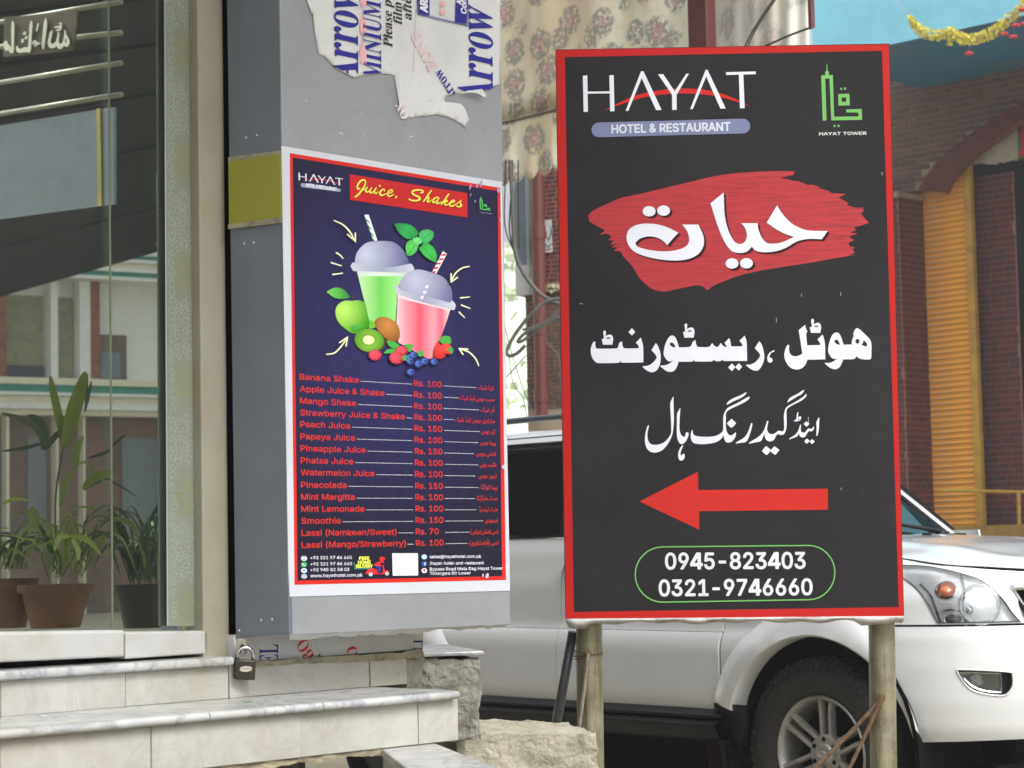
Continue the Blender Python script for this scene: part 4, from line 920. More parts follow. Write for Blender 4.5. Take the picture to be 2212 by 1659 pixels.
# ================================================================== shop front: jamb, glass, interior
F0 = PS.hit(490, 900) + Vector((-.004, .012, 0)); F0.z = CAM.z
FA = Plane(F0, 46)                           # outer face of the shop front
FG = FA.off(-.035)                           # glass
def mir(p):
    return p - FG.N * (2 * (p - FG.O).dot(FG.N))
def glass_mat(name, tint, refl, rough=0.0):
    m = bpy.data.materials.new(name); m.use_nodes = True; n = NT(m)
    t = n.node('BsdfTransparent'); t.inputs[0].default_value = (*tint, 1); g = n.node('BsdfGlossy'); g.inputs['Roughness'].default_value = rough
    g.inputs['Color'].default_value = (0.93, 1.0, 0.96, 1)
    fr = n.node('Fresnel'); fr.inputs[0].default_value = 1.5
    mx = n.node('MixShader'); f = n.math('ADD', n.math('MULTIPLY', fr.outputs[0], 1.0), refl)
    n.l.new(f, mx.inputs[0]); n.l.new(t.outputs[0], mx.inputs[1]); n.l.new(g.outputs[0], mx.inputs[2])
    # thin film of dust
    d = n.node('BsdfDiffuse'); d.inputs[0].default_value = (.5, .5, .47, 1); m2 = n.node('MixShader')
    v = n.coord((1, 1, .5)); ds = n.noise(3.0, 8, .75, v); q = n.ramp(ds, [(.45, (.002, .002, .002)), (.8, (.035, .035, .035))])
    n.l.new(q, m2.inputs[0]); n.l.new(mx.outputs[0], m2.inputs[1]); n.l.new(d.outputs[0], m2.inputs[2])
    n.l.new(m2.outputs[0], n.n['Material Output'].inputs[0]); return m
M_glass = glass_mat('door_glass', (.50, .55, .52), 0.66)
M_gedge = mat('glass_edge', L8(40, 74, 62), 0.15, var=.05, spec=.8)
M_gedge2 = mat('glass_edge_light', L8(104, 112, 92), 0.2, var=.1, spec=.8)
M_rail = mat('brushed_rail', L8(200, 201, 200), 0.36, .3, var=.05, scale=9, bump=.06, bscale=80, vary=L8(190, 186, 174))
M_jamb = mat('beige_jamb', L8(150, 146, 130), 0.6, var=.12, scale=4, bump=.2, bscale=50, vary=L8(140, 133, 112))
M_floor = mat('pale_floor', L8(205, 202, 194), .3, var=.1)
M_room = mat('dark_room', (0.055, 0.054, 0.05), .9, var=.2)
shop = empty('shop_front', FA.pt(-1.5, -.22), 'glass shop front of a raised shop with beige jamb and dark room behind', 'shop front')
VB = -.22                                   # threshold height below the eye
jb = [FA.uv(440, 1414), FA.uv(493, 1409)]
mb = MB(); mb.slab(FA, jb[0][0], jb[1][0] + .004, VB, 3.0, -.14, 0); obj('jamb', mb, M_jamb, shop, bevel=.003)
ju = jb[0][0]
# door leaf and fixed light
du = FA.uv(265, 1200)[0]; pu = FA.uv(262, 1200)[0]
mb = MB(); mb.slab(FG, -9, du - .006, VB + .07, 2.8, -.004, .004); glass_leaf = mb
door = empty('glass_door', FG.pt(-.9, VB), 'frameless glass door leaf with scuffed white bottom rail at the left edge', 'door')
obj('pane', glass_leaf, M_glass, door)
mb = MB(); mb.slab(FG, du - .0058, du - .0015, VB + .07, 2.8, -.005, .005); obj('polished_edge', mb, M_gedge2, door)
rt_ = [FA.uv(-60, 1366)[1], FA.uv(265, 1361)[1]]
rl = MB(); a0 = FA.uv(-200, 1369); a1 = FA.uv(267, 1361); b1 = FA.uv(267, 1419); b0 = FA.uv(-200, 1440)
for_ = lambda h: [FA.pt(*b0, h), FA.pt(*b1, h), FA.pt(*a1, h), FA.pt(*a0, h)]
rl.hexa(for_(.004) + for_(-.055)); obj('bottom_rail', rl, M_rail, door, bevel=.005, seg=3)
mb = MB(); mb.slab(FA, -9, ju, 2.8, 2.9, -.06, .0); obj('top_rail', mb, M_rail, door)
fixed = empty('side_window', FG.pt(-.2, VB), 'narrow fixed glass pane with scroll-patterned frosted strip between door and jamb', 'window')
mb = MB(); mb.slab(FG, du + .004, ju, VB + .06, 2.8, -.016, -.008); obj('pane', mb, M_glass, fixed)
mb = MB(); mb.slab(FG, du + .0005, du + .0035, VB + .06, 2.8, -.017, -.007); obj('polished_edge', mb, M_gedge, fixed)
a0 = FA.uv(271, 1366); a1 = FA.uv(451, 1362); b1 = FA.uv(451, 1411.5); b0 = FA.uv(271, 1424)
rl = MB(); rl.hexa([FA.pt(*p, .0) for p in (b0, b1, a1, a0)] + [FA.pt(*p, -.06) for p in (b0, b1, a1, a0)]); obj('bottom_rail', rl, M_rail, fixed, bevel=.004, seg=3)
# frosted strip with scrolls and medallions
M_frost = bpy.data.materials.new('frosted_film'); M_frost.use_nodes = True; n_ = NT(M_frost)
n_.base(n_.ramp(n_.noise(2, 6, .6), [(.3, L8(122, 128, 116)), (.7, L8(142, 148, 136))])); n_.b.inputs['Roughness'].default_value = .35
SP = FG.off(.006)
s4 = [SP.uv(355, -150), SP.uv(430, -150), SP.uv(437, 1352), SP.uv(362, 1352)]
mb = MB(); mb.hexa([SP.pt(*p, 0) for p in s4] + [SP.pt(*p, -.003) for p in s4]); obj('frosted_strip', mb, M_frost, fixed)
P = Print(SP, h0=.0004, dh=.0); SCR = L8(166, 172, 162)
def spiral(x, y, r, a0, dr, w_=1.5):
    pts = []
    for i in range(13):
        t_ = i / 12; a = a0 + dr * t_ * 6.6; q = r * (1 - .76 * t_); pts.append((x + q * math.cos(a) * .8, y + q * math.sin(a) * 1.05))
    P.stroke(pts, SCR, w_, smooth=False)
P.dh = 0.0
y = -20
k = 0
while y < 1345:
    sh = (y - 600) * .0055
    for j, xx in enumerate((371, 384, 397, 410, 421)):
        med = abs(((y + 10) % 240) - 120) < 62 and j in (1, 2, 3)
        if not med: spiral(xx + sh + random.uniform(-1, 1), y + (j % 2) * 11 + random.uniform(-2, 2), random.uniform(8.5, 11.5), random.uniform(0, 6.28), 1 if (j + k) % 2 else -1, 1.3)
        P.h = .0004 + .00004 * (k % 9)
    y += 21; k += 1
GOLD = L8(150, 148, 92)
for cy_ in range(110, 1345, 240):
    cx_ = 397 + (cy_ - 600) * .0055
    for rr_ in (1, .72, .44):
        for i in range(12):
            a = i * math.pi / 6; P.h = .0006; spiral_x = cx_ + 19 * rr_ * math.cos(a); sy = cy_ + 46 * rr_ * math.sin(a)
            pts = [(spiral_x + 4.6 * math.cos(a + q), sy + 5.6 * math.sin(a + q)) for q in (0, 1, 2, 3, 4)]
            P.stroke(pts, GOLD, 1.2, smooth=False)
for x_ in (358.5, 433): P.h = .0005; P.stroke([(x_ - 3, -100), (x_ + 3.5, 1350)], L8(168, 178, 180), 2.2, smooth=False)
P.build('scroll_print', fixed)
# room shell behind the glass
rm = MB(); U1 = .30
rm.slab(FA, U1, U1 + .05, VB - .02, 3.0, -4.0, -.2); rm.slab(FA, -9, U1 + .05, VB - .02, 3.0, -4.06, -4.0)
rm.slab(FA, -9, U1, 3.0, 3.1, -4.0, .0); rm.slab(FA, -9.1, -9, VB, 3.0, -4, 0)
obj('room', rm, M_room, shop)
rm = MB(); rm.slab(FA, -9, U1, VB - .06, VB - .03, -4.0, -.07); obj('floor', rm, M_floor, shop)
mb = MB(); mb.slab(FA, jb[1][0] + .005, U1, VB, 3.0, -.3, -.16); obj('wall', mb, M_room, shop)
# rest of the building outside the frame; the overhang is added to shade the foreground
M_shopw = mat('shop_wall', L8(48, 47, 45), .8, var=.15)
mb = MB(); mb.slab(FA, -13, -9, -1.23, 6.2, -.2, 0); mb.slab(FA, -9, U1, 2.9, 6.2, -.3, -.05); mb.slab(FA, -9, 1.0, 2.91, 3.2, -.05, 2.3); mb.slab(FA, -9, -3, -1.23, VB - .1, -.3, -.05)
obj('upper_wall_and_shade_overhang', mb, M_shopw, shop)
mb = MB(); mb.slab(FA, -9, .5, 3.11, 6.2, -12, -.31); mb.slab(FA, -9, .5, -1.23, 3.1, -12, -4.07); mb.slab(FA, .36, .5, -1.23, 3.1, -4.06, -.35); obj('rear_block', mb, M_shopw, shop)
# right wall of the room carries the grey panel and the steel rails
IW = Plane(at(180, 400, 10), -44)
rack = empty('steel_rail_rack', mir(IW.hit(250, 480)), 'row of steel rails under the street canopy, mirrored in the upper shop glass', 'rack')
M_steel = mat('steel_rail', L8(150, 150, 132), .3, .6, var=.1)
for (xa, ya, xb, yb) in ((-30, 53, 266, 3), (-30, 105, 266, 69), (-30, 184, 266, 135), (-30, 251, 267, 203), (-30, -30, 266, -66)):
    m_ = MB(); m_.tube([mir(IW.hit(xa, ya, .05)), mir(IW.hit(xb, yb, .05))], .0125, 10); obj('rail', m_, M_steel, rack, smooth=True)
M_gpan = mat('grey_board', L8(124, 136, 144), .5, var=.08); M_ystr = mat('yellow_strip', L8(184, 172, 72), .5, var=.15)
board = empty('grey_board', mir(IW.hit(120, 480)), 'grey board with a yellow edge strip below the rails, mirrored in the shop glass', 'board')
p4 = [IW.uv(-40, 283), IW.uv(268, 233), IW.uv(268, 442), IW.uv(-40, 483)]
mb = MB(); mb.hexa([mir(IW.pt(*p, .03)) for p in p4] + [mir(IW.pt(*p, .045)) for p in p4]); obj('sheet', mb, M_gpan, board)
p4 = [IW.uv(227, 239), IW.uv(235, 238), IW.uv(238, 447), IW.uv(230, 448)]
mb = MB(); mb.hexa([mir(IW.pt(*p, .047)) for p in p4] + [mir(IW.pt(*p, .055)) for p in p4]); obj('edge_strip', mb, M_ystr, board)
# calligraphy plate fixed behind the glass
GP_ = Plane(at(85, 80, 9.2), -44)
plate = empty('calligraphy_plate', mir(GP_.hit(85, 122)), 'brown plate with raised silver calligraphy mirrored at the top of the shop glass', 'plaque')
M_brown = mat('brown_plate', L8(92, 80, 58), .5, .1, var=.3, scale=12)
cL = crop(0, 40, 6.9125)
vs, fs = fill([cL([(90, 200), (700, 170), (1400, 90), (2095, 5), (2085, 330), (1985, 1105), (1400, 1180), (900, 1225), (130, 1295), (60, 1290)])])
mb = MB(); pts = cL([(90, 200), (700, 170), (1400, 90), (2095, 5), (2085, 330), (1985, 1105), (1400, 1180), (900, 1225), (130, 1295), (60, 1290)])
mb.prism([mir(GP_.hit(*p)) for p in pts], mir(GP_.N * -.01) - mir(Vector())); obj('backing', mb, M_brown, plate)
M_silv = mat('silver_letters', L8(215, 212, 190), .3, .6, var=.15)
lt = MB()
for g, hl in (([(305, 305), (365, 410), (355, 900), (355, 1130), (310, 1210), (240, 1180), (200, 1110), (150, 1140), (110, 1120), (70, 1000), (75, 900), (110, 860), (160, 870), (200, 950), (290, 1040), (285, 700), (290, 420)], None),
              ([(820, 300), (875, 400), (850, 700), (830, 1050), (810, 1150), (740, 1195), (690, 1150), (640, 1185), (590, 1170), (520, 1195), (430, 1150), (410, 1050), (430, 980), (470, 1040), (520, 1090), (580, 1070), (640, 1040), (740, 1050), (765, 800), (780, 500), (800, 360)], None),
              ([(650, 590), (700, 650), (650, 710), (595, 660)], None), ([(690, 715), (740, 735), (710, 825), (645, 805)], None), ([(570, 800), (640, 810), (620, 915), (550, 905)], None), ([(1000, 390), (1055, 370), (1010, 580), (955, 600)], None),
              ([(940, 840), (985, 880), (1010, 900), (1060, 905), (1100, 940), (1020, 970), (905, 1035), (925, 990), (930, 930), (890, 930), (880, 980), (855, 930), (880, 870)], None),
              ([(1230, 210), (1275, 380), (1240, 700), (1200, 1000), (1180, 1110), (1140, 1060), (1125, 950), (1150, 700), (1175, 400)], None),
              ([(1400, 570), (1425, 600), (1400, 750), (1370, 880), (1400, 940), (1450, 940), (1510, 880), (1550, 750), (1570, 600), (1600, 620), (1610, 700), (1590, 850), (1610, 930), (1650, 950), (1710, 880), (1740, 700), (1750, 560), (1780, 580), (1800, 680), (1860, 770), (1890, 870), (1870, 980), (1810, 1030), (1760, 1010), (1730, 980), (1690, 1060), (1620, 1085), (1560, 1050), (1520, 990), (1460, 1055), (1380, 1060), (1310, 1000), (1290, 900), (1320, 750), (1350, 620)], [(1775, 780), (1810, 830), (1800, 920), (1765, 900)]),
              ([(1590, 370), (1640, 355), (1680, 380), (1670, 520), (1620, 580), (1510, 580), (1540, 545), (1610, 525), (1600, 495), (1470, 500), (1500, 460), (1620, 450), (1630, 400)], None)):
    lp = [catmull(cL(g), 3)] + ([catmull(cL(hl), 3)] if hl else [])
    vs, fs = fill(lp); lt.add([mir(GP_.hit(x, y, .012)) for x, y in vs], fs)
o = obj('letters', lt, M_silv, plate); o.modifiers.new('s', 'SOLIDIFY').thickness = .003

# ------------------------------------------------------------------ pot plants on the pavement, seen mirrored in the door
PD_ = 3.0
def leaf_mat(name, a, b):
    m = bpy.data.materials.new(name); m.use_nodes = True; n = NT(m)
    v = n.coord((30, 30, 4)); n.base(n.mix(n.noise(3, 4, .6), n.ramp(n.noise(1, 3, .6, v), [(.3, a), (.7, b)]), b))
    n.b.inputs['Roughness'].default_value = .4; n.b.inputs['Transmission Weight'].default_value = 0
    return m
M_lf = leaf_mat('leaf_green', L8(78, 96, 36), L8(116, 134, 54)); M_lfd = leaf_mat('leaf_dark', L8(34, 52, 38), L8(52, 74, 46)); M_lfy = leaf_mat('leaf_yellow', L8(112, 130, 42), L8(150, 164, 66))
M_terra = mat('terracotta', L8(108, 76, 56), .75, var=.25, scale=8, bump=.3); M_soil = mat('soil', (.03, .022, .015), .95)
def blade(path, wd, d0, d1, fold=.25):
    """a leaf drawn from base to tip: pixel path, widest width in pixels, depth behind the glass at base and tip"""
    pts = catmull(path, 5, False, 170); n = len(pts); rows = []
    for i, (x, y) in enumerate(pts):
        t_ = i / (n - 1); a, b = pts[max(0, i - 1)], pts[min(n - 1, i + 1)]; dx, dy = b[0] - a[0], b[1] - a[1]; d = math.hypot(dx, dy) or 1
        ww = wd / 2 * (math.sin(math.pi * (t_ * .93 + .05)) ** .6) * (1 - .2 * t_); h = -(PD_ + (d0 + (d1 - d0) * t_) * 1.6)
        rows.append([mir(FG.hit(x - dy / d * ww, y + dx / d * ww, h)), mir(FG.hit(x, y, h - ww * fold / 1000)), mir(FG.hit(x + dy / d * ww, y - dx / d * ww, h))])
    return MB().grid(rows)
def plant(label, base, leaves, group=None, pot=None):
    o = empty('potted_plant', mir(FG.hit(base[0], base[1], -PD_ - .5)), label, 'pot plant')
    for (path, wd, m_, d0, d1) in leaves:
        obj('leaf', blade(path, wd, d0, d1), m_, o, smooth=True)
    return o
Lm, Ld, Ly = M_lf, M_lfd, M_lfy
LV = [([(134, 964), (124, 900), (112, 845), (106, 812)], 20, Lm, .22, .2), ([(136, 964), (152, 905), (168, 850), (182, 803)], 36, Lm, .22, .16), ([(182, 876), (184, 840), (187, 807)], 7, Ld, .22, .22), ([(180, 890), (189, 852), (195, 823)], 9, Ld, .23, .23),
      ([(97, 967), (75, 925), (40, 905), (0, 892)], 15, Ld, .3, .2), ([(92, 972), (92, 935), (80, 910), (58, 897)], 26, Ld, .3, .3), ([(95, 972), (115, 945), (142, 918)], 15, Ld, .3, .25), ([(92, 957), (50, 968), (0, 975)], 9, Ld, .3, .3),
      ([(162, 1009), (160, 980), (177, 941)], 22, Lm, .2, .2), ([(128, 1095), (140, 1045), (160, 1003)], 17, Lm, .2, .2), ([(187, 990), (230, 975), (277, 937)], 8, Ld, .24, .2), ([(177, 1057), (205, 1030), (257, 1018)], 22, Lm, .2, .16),
      ([(147, 1158), (185, 1165), (216, 1199)], 14, Ly, .18, .14), ([(147, 1158), (125, 1162), (115, 1190)], 14, Ly, .18, .14), ([(153, 1165), (165, 1185), (167, 1212)], 12, Ly, .18, .14), ([(63, 1097), (72, 1120), (66, 1148)], 26, Lm, .2, .2),
      ([(163, 1005), (185, 1000), (222, 1040), (262, 1093)], 7, Lm, .2, .2), ([(180, 1060), (225, 1035), (265, 1050), (302, 1074)], 6, Ld, .22, .2), ([(0, 1090), (30, 1078), (62, 1082)], 9, Ly, .2, .2)]
st = ([(135, 962), (126, 1010), (117, 1093), (120, 1270)], 5, M_lfd, .22, .25)
random.seed(11)
for i in range(46):
    a = random.uniform(-1.35, 1.35); L_ = random.uniform(90, 190); bx = 130 + random.uniform(-30, 50); by = 1235 + random.uniform(-10, 15)
    ex_, ey_ = bx + math.sin(a) * L_, by - math.cos(a) * L_ * .85 + abs(a) * 30
    LV.append(([(bx, by), (bx + math.sin(a) * L_ * .4, by - L_ * .6), (bx + math.sin(a) * L_ * .75, by - L_ * .72 + abs(a) * 12), (ex_, ey_)], random.uniform(3.5, 7), random.choice((Lm, Lm, Ly, Ld)), random.uniform(.25, .4), random.uniform(.15, .4)))
pl1 = plant('tall potted palm with broad upright leaves mirrored in the door glass', (120, 1345), LV + [st])
LV2 = []
for i in range(60):
    a = random.uniform(-1.2, 1.2); L_ = random.uniform(100, 215); bx = 310 + random.uniform(-30, 40); by = 1250 + random.uniform(-10, 15)
    LV2.append(([(bx, by), (bx + math.sin(a) * L_ * .35, by - L_ * .6), (bx + math.sin(a) * L_ * .7, by - L_ * .8 + abs(a) * 14), (bx + math.sin(a) * L_, by - L_ * .8 + abs(a) * 50)], random.uniform(4, 8), random.choice((Ld, Ld, Ld, Lm)), random.uniform(.25, .4), random.uniform(.2, .45)))
pl2 = plant('dark grassy potted plant mirrored beside the scroll-patterned glass strip', (310, 1345), LV2)
LV3 = []
for i in range(46):
    a = random.uniform(-1.3, 1.3); L_ = random.uniform(70, 150); bx = 10 + random.uniform(-60, 50); by = 1230
    LV3.append(([(bx, by), (bx + math.sin(a) * L_ * .35, by - L_ * .6), (bx + math.sin(a) * L_, by - L_ * .8 + abs(a) * 40)], random.uniform(3.5, 7), random.choice((Ld, Ld, Lm, Ly)), random.uniform(.42, .6), random.uniform(.35, .6)))
pl3 = plant('bushy dark potted plant mirrored at the far left of the door', (10, 1345), LV3)
for (o, x, y0_, y1_, rp, dd, m_) in ((pl1, 118, 1262, 1356, .075, .36, M_terra), (pl2, 318, 1262, 1356, .066, .34, mat('dark_pot', L8(48, 46, 44), .6)), (pl3, 5, 1250, 1356, .07, .5, M_terra)):
    a, b = mir(FG.hit(x, y1_, -PD_ - dd * 1.6)), mir(FG.hit(x, y0_, -PD_ - dd * 1.6)); H = b.z - a.z; rp *= 1.75; q = MB()
    q.lathe(a, (0, 0, 1), [(0, .001), (0, rp * .72), (H * .82, rp), (H * .82, rp * 1.12), (H, rp * 1.14), (H, rp * 1.0), (H * .9, rp * .98), (H * .9, .001)], 28); obj('pot', q, m_, o, smooth=True, auto=35)
    q = MB(); q.lathe(a, (0, 0, 1), [(H * .91, rp * .97), (H * .94, rp * .5), (H * .95, .001)], 20); obj('soil', q, M_soil, o, smooth=True)
random.seed(5)

# ------------------------------------------------------------------ marble steps
def marble(name, a, b, vein, sc=3.0, rough=.28, vs_=.5):
    m = bpy.data.materials.new(name); m.use_nodes = True; n = NT(m)
    oi = n.node('ObjectInfo'); cc = n.coord()
    add = n.node('VectorMath'); add.operation = 'ADD'; n.l.new(cc, add.inputs[0]); sc_ = n.node('VectorMath'); sc_.operation = 'SCALE'
    cmb = n.node('CombineXYZ'); n.l.new(oi.outputs['Random'], cmb.inputs[0]); n.l.new(oi.outputs['Random'], cmb.inputs[2]); n.l.new(cmb.outputs[0], sc_.inputs[0]); sc_.inputs['Scale'].default_value = 9
    n.l.new(sc_.outputs[0], add.inputs[1]); v = add.outputs[0]
    f = n.noise(sc, 9, .62, v, 1.2); g = n.noise(sc * 3.2, 8, .7, v, .6)
    c = n.ramp(g, [(.35, a), (.65, b)])
    w_ = n.ramp(f, [(.46, (0, 0, 0)), (.5, (1, 1, 1)), (.54, (0, 0, 0))]) if vein else n.ramp(f, [(.5, (0, 0, 0)), (.8, (1, 1, 1))])
    c = n.mix(n.math('MULTIPLY', w_, vs_), c, vein or b)
    drt = n.noise(5, 7, .7); c = n.mix(n.ramp(drt, [(.48, (0, 0, 0)), (.78, (.62, .62, .62))]), c, L8(152, 144, 118))
    n.base(c); n.b.inputs['Roughness'].default_value = rough; n.bump(n.noise(40, 5, .6), .05, .003); return m
M_tile = marble('riser_tile', L8(172, 170, 163), L8(186, 185, 179), L8(156, 155, 151), 5, .3, .35)
M_slab = marble('marble_slab', L8(172, 173, 172), L8(192, 193, 192), L8(120, 128, 140), 4.5, .22, .6)
M_conc = mat('rough_concrete', L8(176, 168, 142), .95, var=.3, scale=10, bump=1.0, bscale=70, bdist=.012, vary=L8(128, 118, 92))
M_conc2 = mat('eroded_concrete', L8(150, 148, 140), .9, var=.45, scale=14, bump=1.0, bscale=45, bdist=.01, vary=L8(92, 84, 66))
M_pale = mat('pale_cast_block', L8(178, 173, 154), .95, var=.26, scale=8, bump=1.0, bscale=90, bdist=.008)
steps = empty('marble_steps', FA.pt(-.3, -.45, .3), 'white marble steps with grey-veined nosings below the shop door', 'steps')
# threshold slab
zs = FA.off(.055); ts = zs.uv(480, 1420)[1]; bs = zs.uv(480, 1439.5)[1]
ue = zs.uv(506, 1430)[0]
def nosed(pl, u0, u1, v0, v1, dep, name='slab', m=None, par=None, r=.008, ang=0):
    q = MB(); prof = []
    for i in range(7): a = -math.pi / 2 + math.pi * i / 6; prof.append((r * math.cos(a) - r, (v0 + v1) / 2 + (v1 - v0) / 2 * math.sin(a)))
    prof = [(-dep, v0)] + prof + [(-dep, v1)]
    k = 0; n = len(prof); q.v += [pl.pt(u0, v, h) for h, v in prof] + [pl.pt(u1, v, h) for h, v in prof]
    q.f += [tuple(range(n)), tuple(reversed(range(n, 2 * n)))] + [(i, (i + 1) % n, n + (i + 1) % n, n + i) for i in range(n)]
    return obj(name, q, m or M_slab, par or steps, bevel=.0015)
nosed(zs, -2.2, -.45 + .001, bs, ts, .16, 'threshold'); nosed(zs, -.4485, ue, bs, ts, .16, 'threshold')
# upper riser tiles
R1 = FA.off(.036)
cuts = [(-900, 0), (-300, 0), (0, 0), (271, 0), (495, 0), (536, 0), (800, 0), (880, 0)]
zt = R1.uv(300, 1524.5)[1]
prev = None
for i in range(len(cuts) - 1):
    xa, xb = cuts[i][0], cuts[i + 1][0]; ua = R1.uv(xa, 1480)[0] + .0012; ub = R1.uv(xb, 1480)[0] - .0012
    if xb <= 495: va, vb = bs - .001, bs - .001
    else: va, vb = R1.uv(xa, 1433 - (xa - 552) * .0488)[1], R1.uv(xb, 1433 - (xb - 552) * .0488)[1]
    j = .0008 * ((i * 37) % 5 - 2)
    q = MB(); q.hexa([R1.pt(ua, zt, j), R1.pt(ub, zt, j), R1.pt(ub, vb, j), R1.pt(ua, va, j), R1.pt(ua, zt, -.012), R1.pt(ub, zt, -.012), R1.pt(ub, vb, -.012), R1.pt(ua, va, -.012)])
    obj('riser_tile', q, M_tile, steps, bevel=.0012)
u8 = R1.uv(880, 1450)[0]
# mortar bed above the right part, rough
def rough_box(P8, nx, ny, nz, amp, fr, seed=0, m=None, name='block', par=None, smooth=True, **kw):
    """box from 8 corners with a displaced, broken surface"""
    q = MB(); C = sum(P8, Vector()) / 8
    def tri(s_, t_, r_):
        a = P8[0].lerp(P8[1], s_).lerp(P8[3].lerp(P8[2], s_), t_); b = P8[4].lerp(P8[5], s_).lerp(P8[7].lerp(P8[6], s_), t_); return a.lerp(b, r_)
    faces = [('z', 0, nx, ny), ('z', 1, nx, ny), ('x', 0, nz, ny), ('x', 1, nz, ny), ('y', 0, nx, nz), ('y', 1, nx, nz)]
    for ax, val, n1, n2 in faces:
        rows = []
        for i in range(n1 + 1):
            row = []
            for j in range(n2 + 1):
                s_, t_ = i / n1, j / n2
                p = tri(s_, t_, val) if ax == 'z' else tri(val, t_, s_) if ax == 'x' else tri(s_, val, t_)
                w_ = noise.noise_vector(p * fr + Vector((seed, 0, 0))) * amp + noise.noise_vector(p * fr * 3.1 + Vector((seed, 5, 0))) * amp * .45 + noise.noise_vector(p * fr * 9.0 + Vector((seed, 9, 0))) * amp * .24
                row.append(p + w_)
            rows.append(row)
        q.grid(rows)
    if par is None: o = obj(name, q, m, None, smooth=smooth, auto=24)
    else: o = obj(name, q, m, par, smooth=smooth, auto=50)
    bm = bmesh.new(); bm.from_mesh(o.data); bmesh.ops.remove_doubles(bm, verts=bm.verts, dist=.0008); bmesh.ops.recalc_face_normals(bm, faces=bm.faces); bm.to_mesh(o.data); bm.free(); o.data.set_sharp_from_angle(angle=RAD(20))
    return o
def b8(pl, pts, h0, h1): return [pl.hit(*p, h0) for p in pts] + [pl.hit(p[0], p[1], h1) if False else pl.pt(*pl.off(h0).uv(*p), h1) for p in pts]
rough_box([R1.pt(*R1.uv(508, 1441), .004), R1.pt(*R1.uv(905, 1423), .004), R1.pt(*R1.uv(905, 1406), .004), R1.pt(*R1.uv(508, 1431), .004)] + [R1.pt(*R1.uv(508, 1441), -.1), R1.pt(*R1.uv(905, 1423), -.1), R1.pt(*R1.uv(905, 1406), -.1), R1.pt(*R1.uv(508, 1431), -.1)], 90, 5, 6, .0035, 30, 1, M_dirt, 'mortar_bed', steps)
rough_box([R1.pt(*R1.uv(878, 1500), -.004), R1.pt(*R1.uv(915, 1500), -.004), R1.pt(*R1.uv(915, 1400), -.004), R1.pt(*R1.uv(878, 1404), -.004)] + [R1.pt(*R1.uv(878, 1500), -.3), R1.pt(*R1.uv(915, 1500), -.3), R1.pt(*R1.uv(915, 1400), -.3), R1.pt(*R1.uv(878, 1404), -.3)], 8, 22, 12, .007, 22, 2, M_conc2, 'broken_end', steps)
# lower tread
A_ = atz(553, 1530, CAM.z + zt); no = (A_ - FA.O).dot(FA.N)
R2 = FA.off(no); v1_ = zt; v0_ = R2.uv(553, 1550)[1]
uR = R2.uv(995, 1495)[0]
bk = no - .036 + .0
ucut = [R2.uv(x, 1540)[0] for x in (-700, -150, 455, 700)] + [uR]
for i in range(4): nosed(R2, ucut[i] + .0008, ucut[i + 1] - .0008, v0_, v1_, bk, 'tread_slab', r=.010)
R3 = R2.off(-.022); zb = R3.uv(486, 1654)[1]
cuts = [-700, -200, 46, 330, 649, 905, 991]
cuts = [-700, -240, 0, 326, 649, 905, 991]
for i in range(len(cuts) - 1):
    ua = R3.uv(cuts[i], 1600)[0] + .001; ub = R3.uv(cuts[i + 1], 1580)[0] - .001; j = .001 * ((i * 29) % 4 - 1.5)
    q = MB(); q.slab(R3, ua, ub, zb, v0_ - .001, -.012, j); obj('riser_tile', q, M_tile, steps, bevel=.0012)
ue3 = R3.uv(991, 1560)[0]
q = MB(); q.slab(R3, ue3 - .012, ue3 - .0005, zb, v0_ - .001, -bk + .03, -.013); obj('end_tile', q, M_tile, steps)
q = MB(); q.slab(R3, -3, ue3 - .014, zb + .02, v0_ - .002, -bk - .2, -.014); q.slab(R1, -3, u8 - .002, zt, bs - .002, -.3, -.014); q.slab(FA, -3.5, FA.uv(505, 1440)[0], bs - .25, bs + .003, -.35, -.1); obj('core', q, M_dark, steps)
rough_box([R3.pt(-1.6, zb - .012, -.006), R3.pt(R3.uv(826, 1610)[0], zb - .012, -.006), R3.pt(R3.uv(826, 1610)[0], zb + .004, -.006), R3.pt(-1.6, zb + .004, -.006), R3.pt(-1.6, zb - .012, -.1), R3.pt(R3.uv(826, 1610)[0], zb - .012, -.1), R3.pt(R3.uv(826, 1610)[0], zb + .004, -.1), R3.pt(-1.6, zb + .004, -.1)], 160, 4, 8, .006, 25, 3, M_conc, 'mortar_bed', steps)
q = MB(); q.slab(R3, -3, ue3 - .3, -1.23, zb - .03, -.6, -.16); obj('foundation', q, M_conc2, steps)
# green plastic scrap on the tread
m_ = MB(); m_.tube([atz(526, 1515.5, CAM.z + zt + .002), atz(534, 1516, CAM.z + zt + .002), atz(544, 1515, CAM.z + zt + .003), atz(546, 1511.5, CAM.z + zt + .004)], .0009, 6)
tag(obj('plastic_scrap', m_, mat('green_plastic', L8(50, 150, 110), .4)), 'thin green plastic scrap lying on the lower marble tread', 'litter')
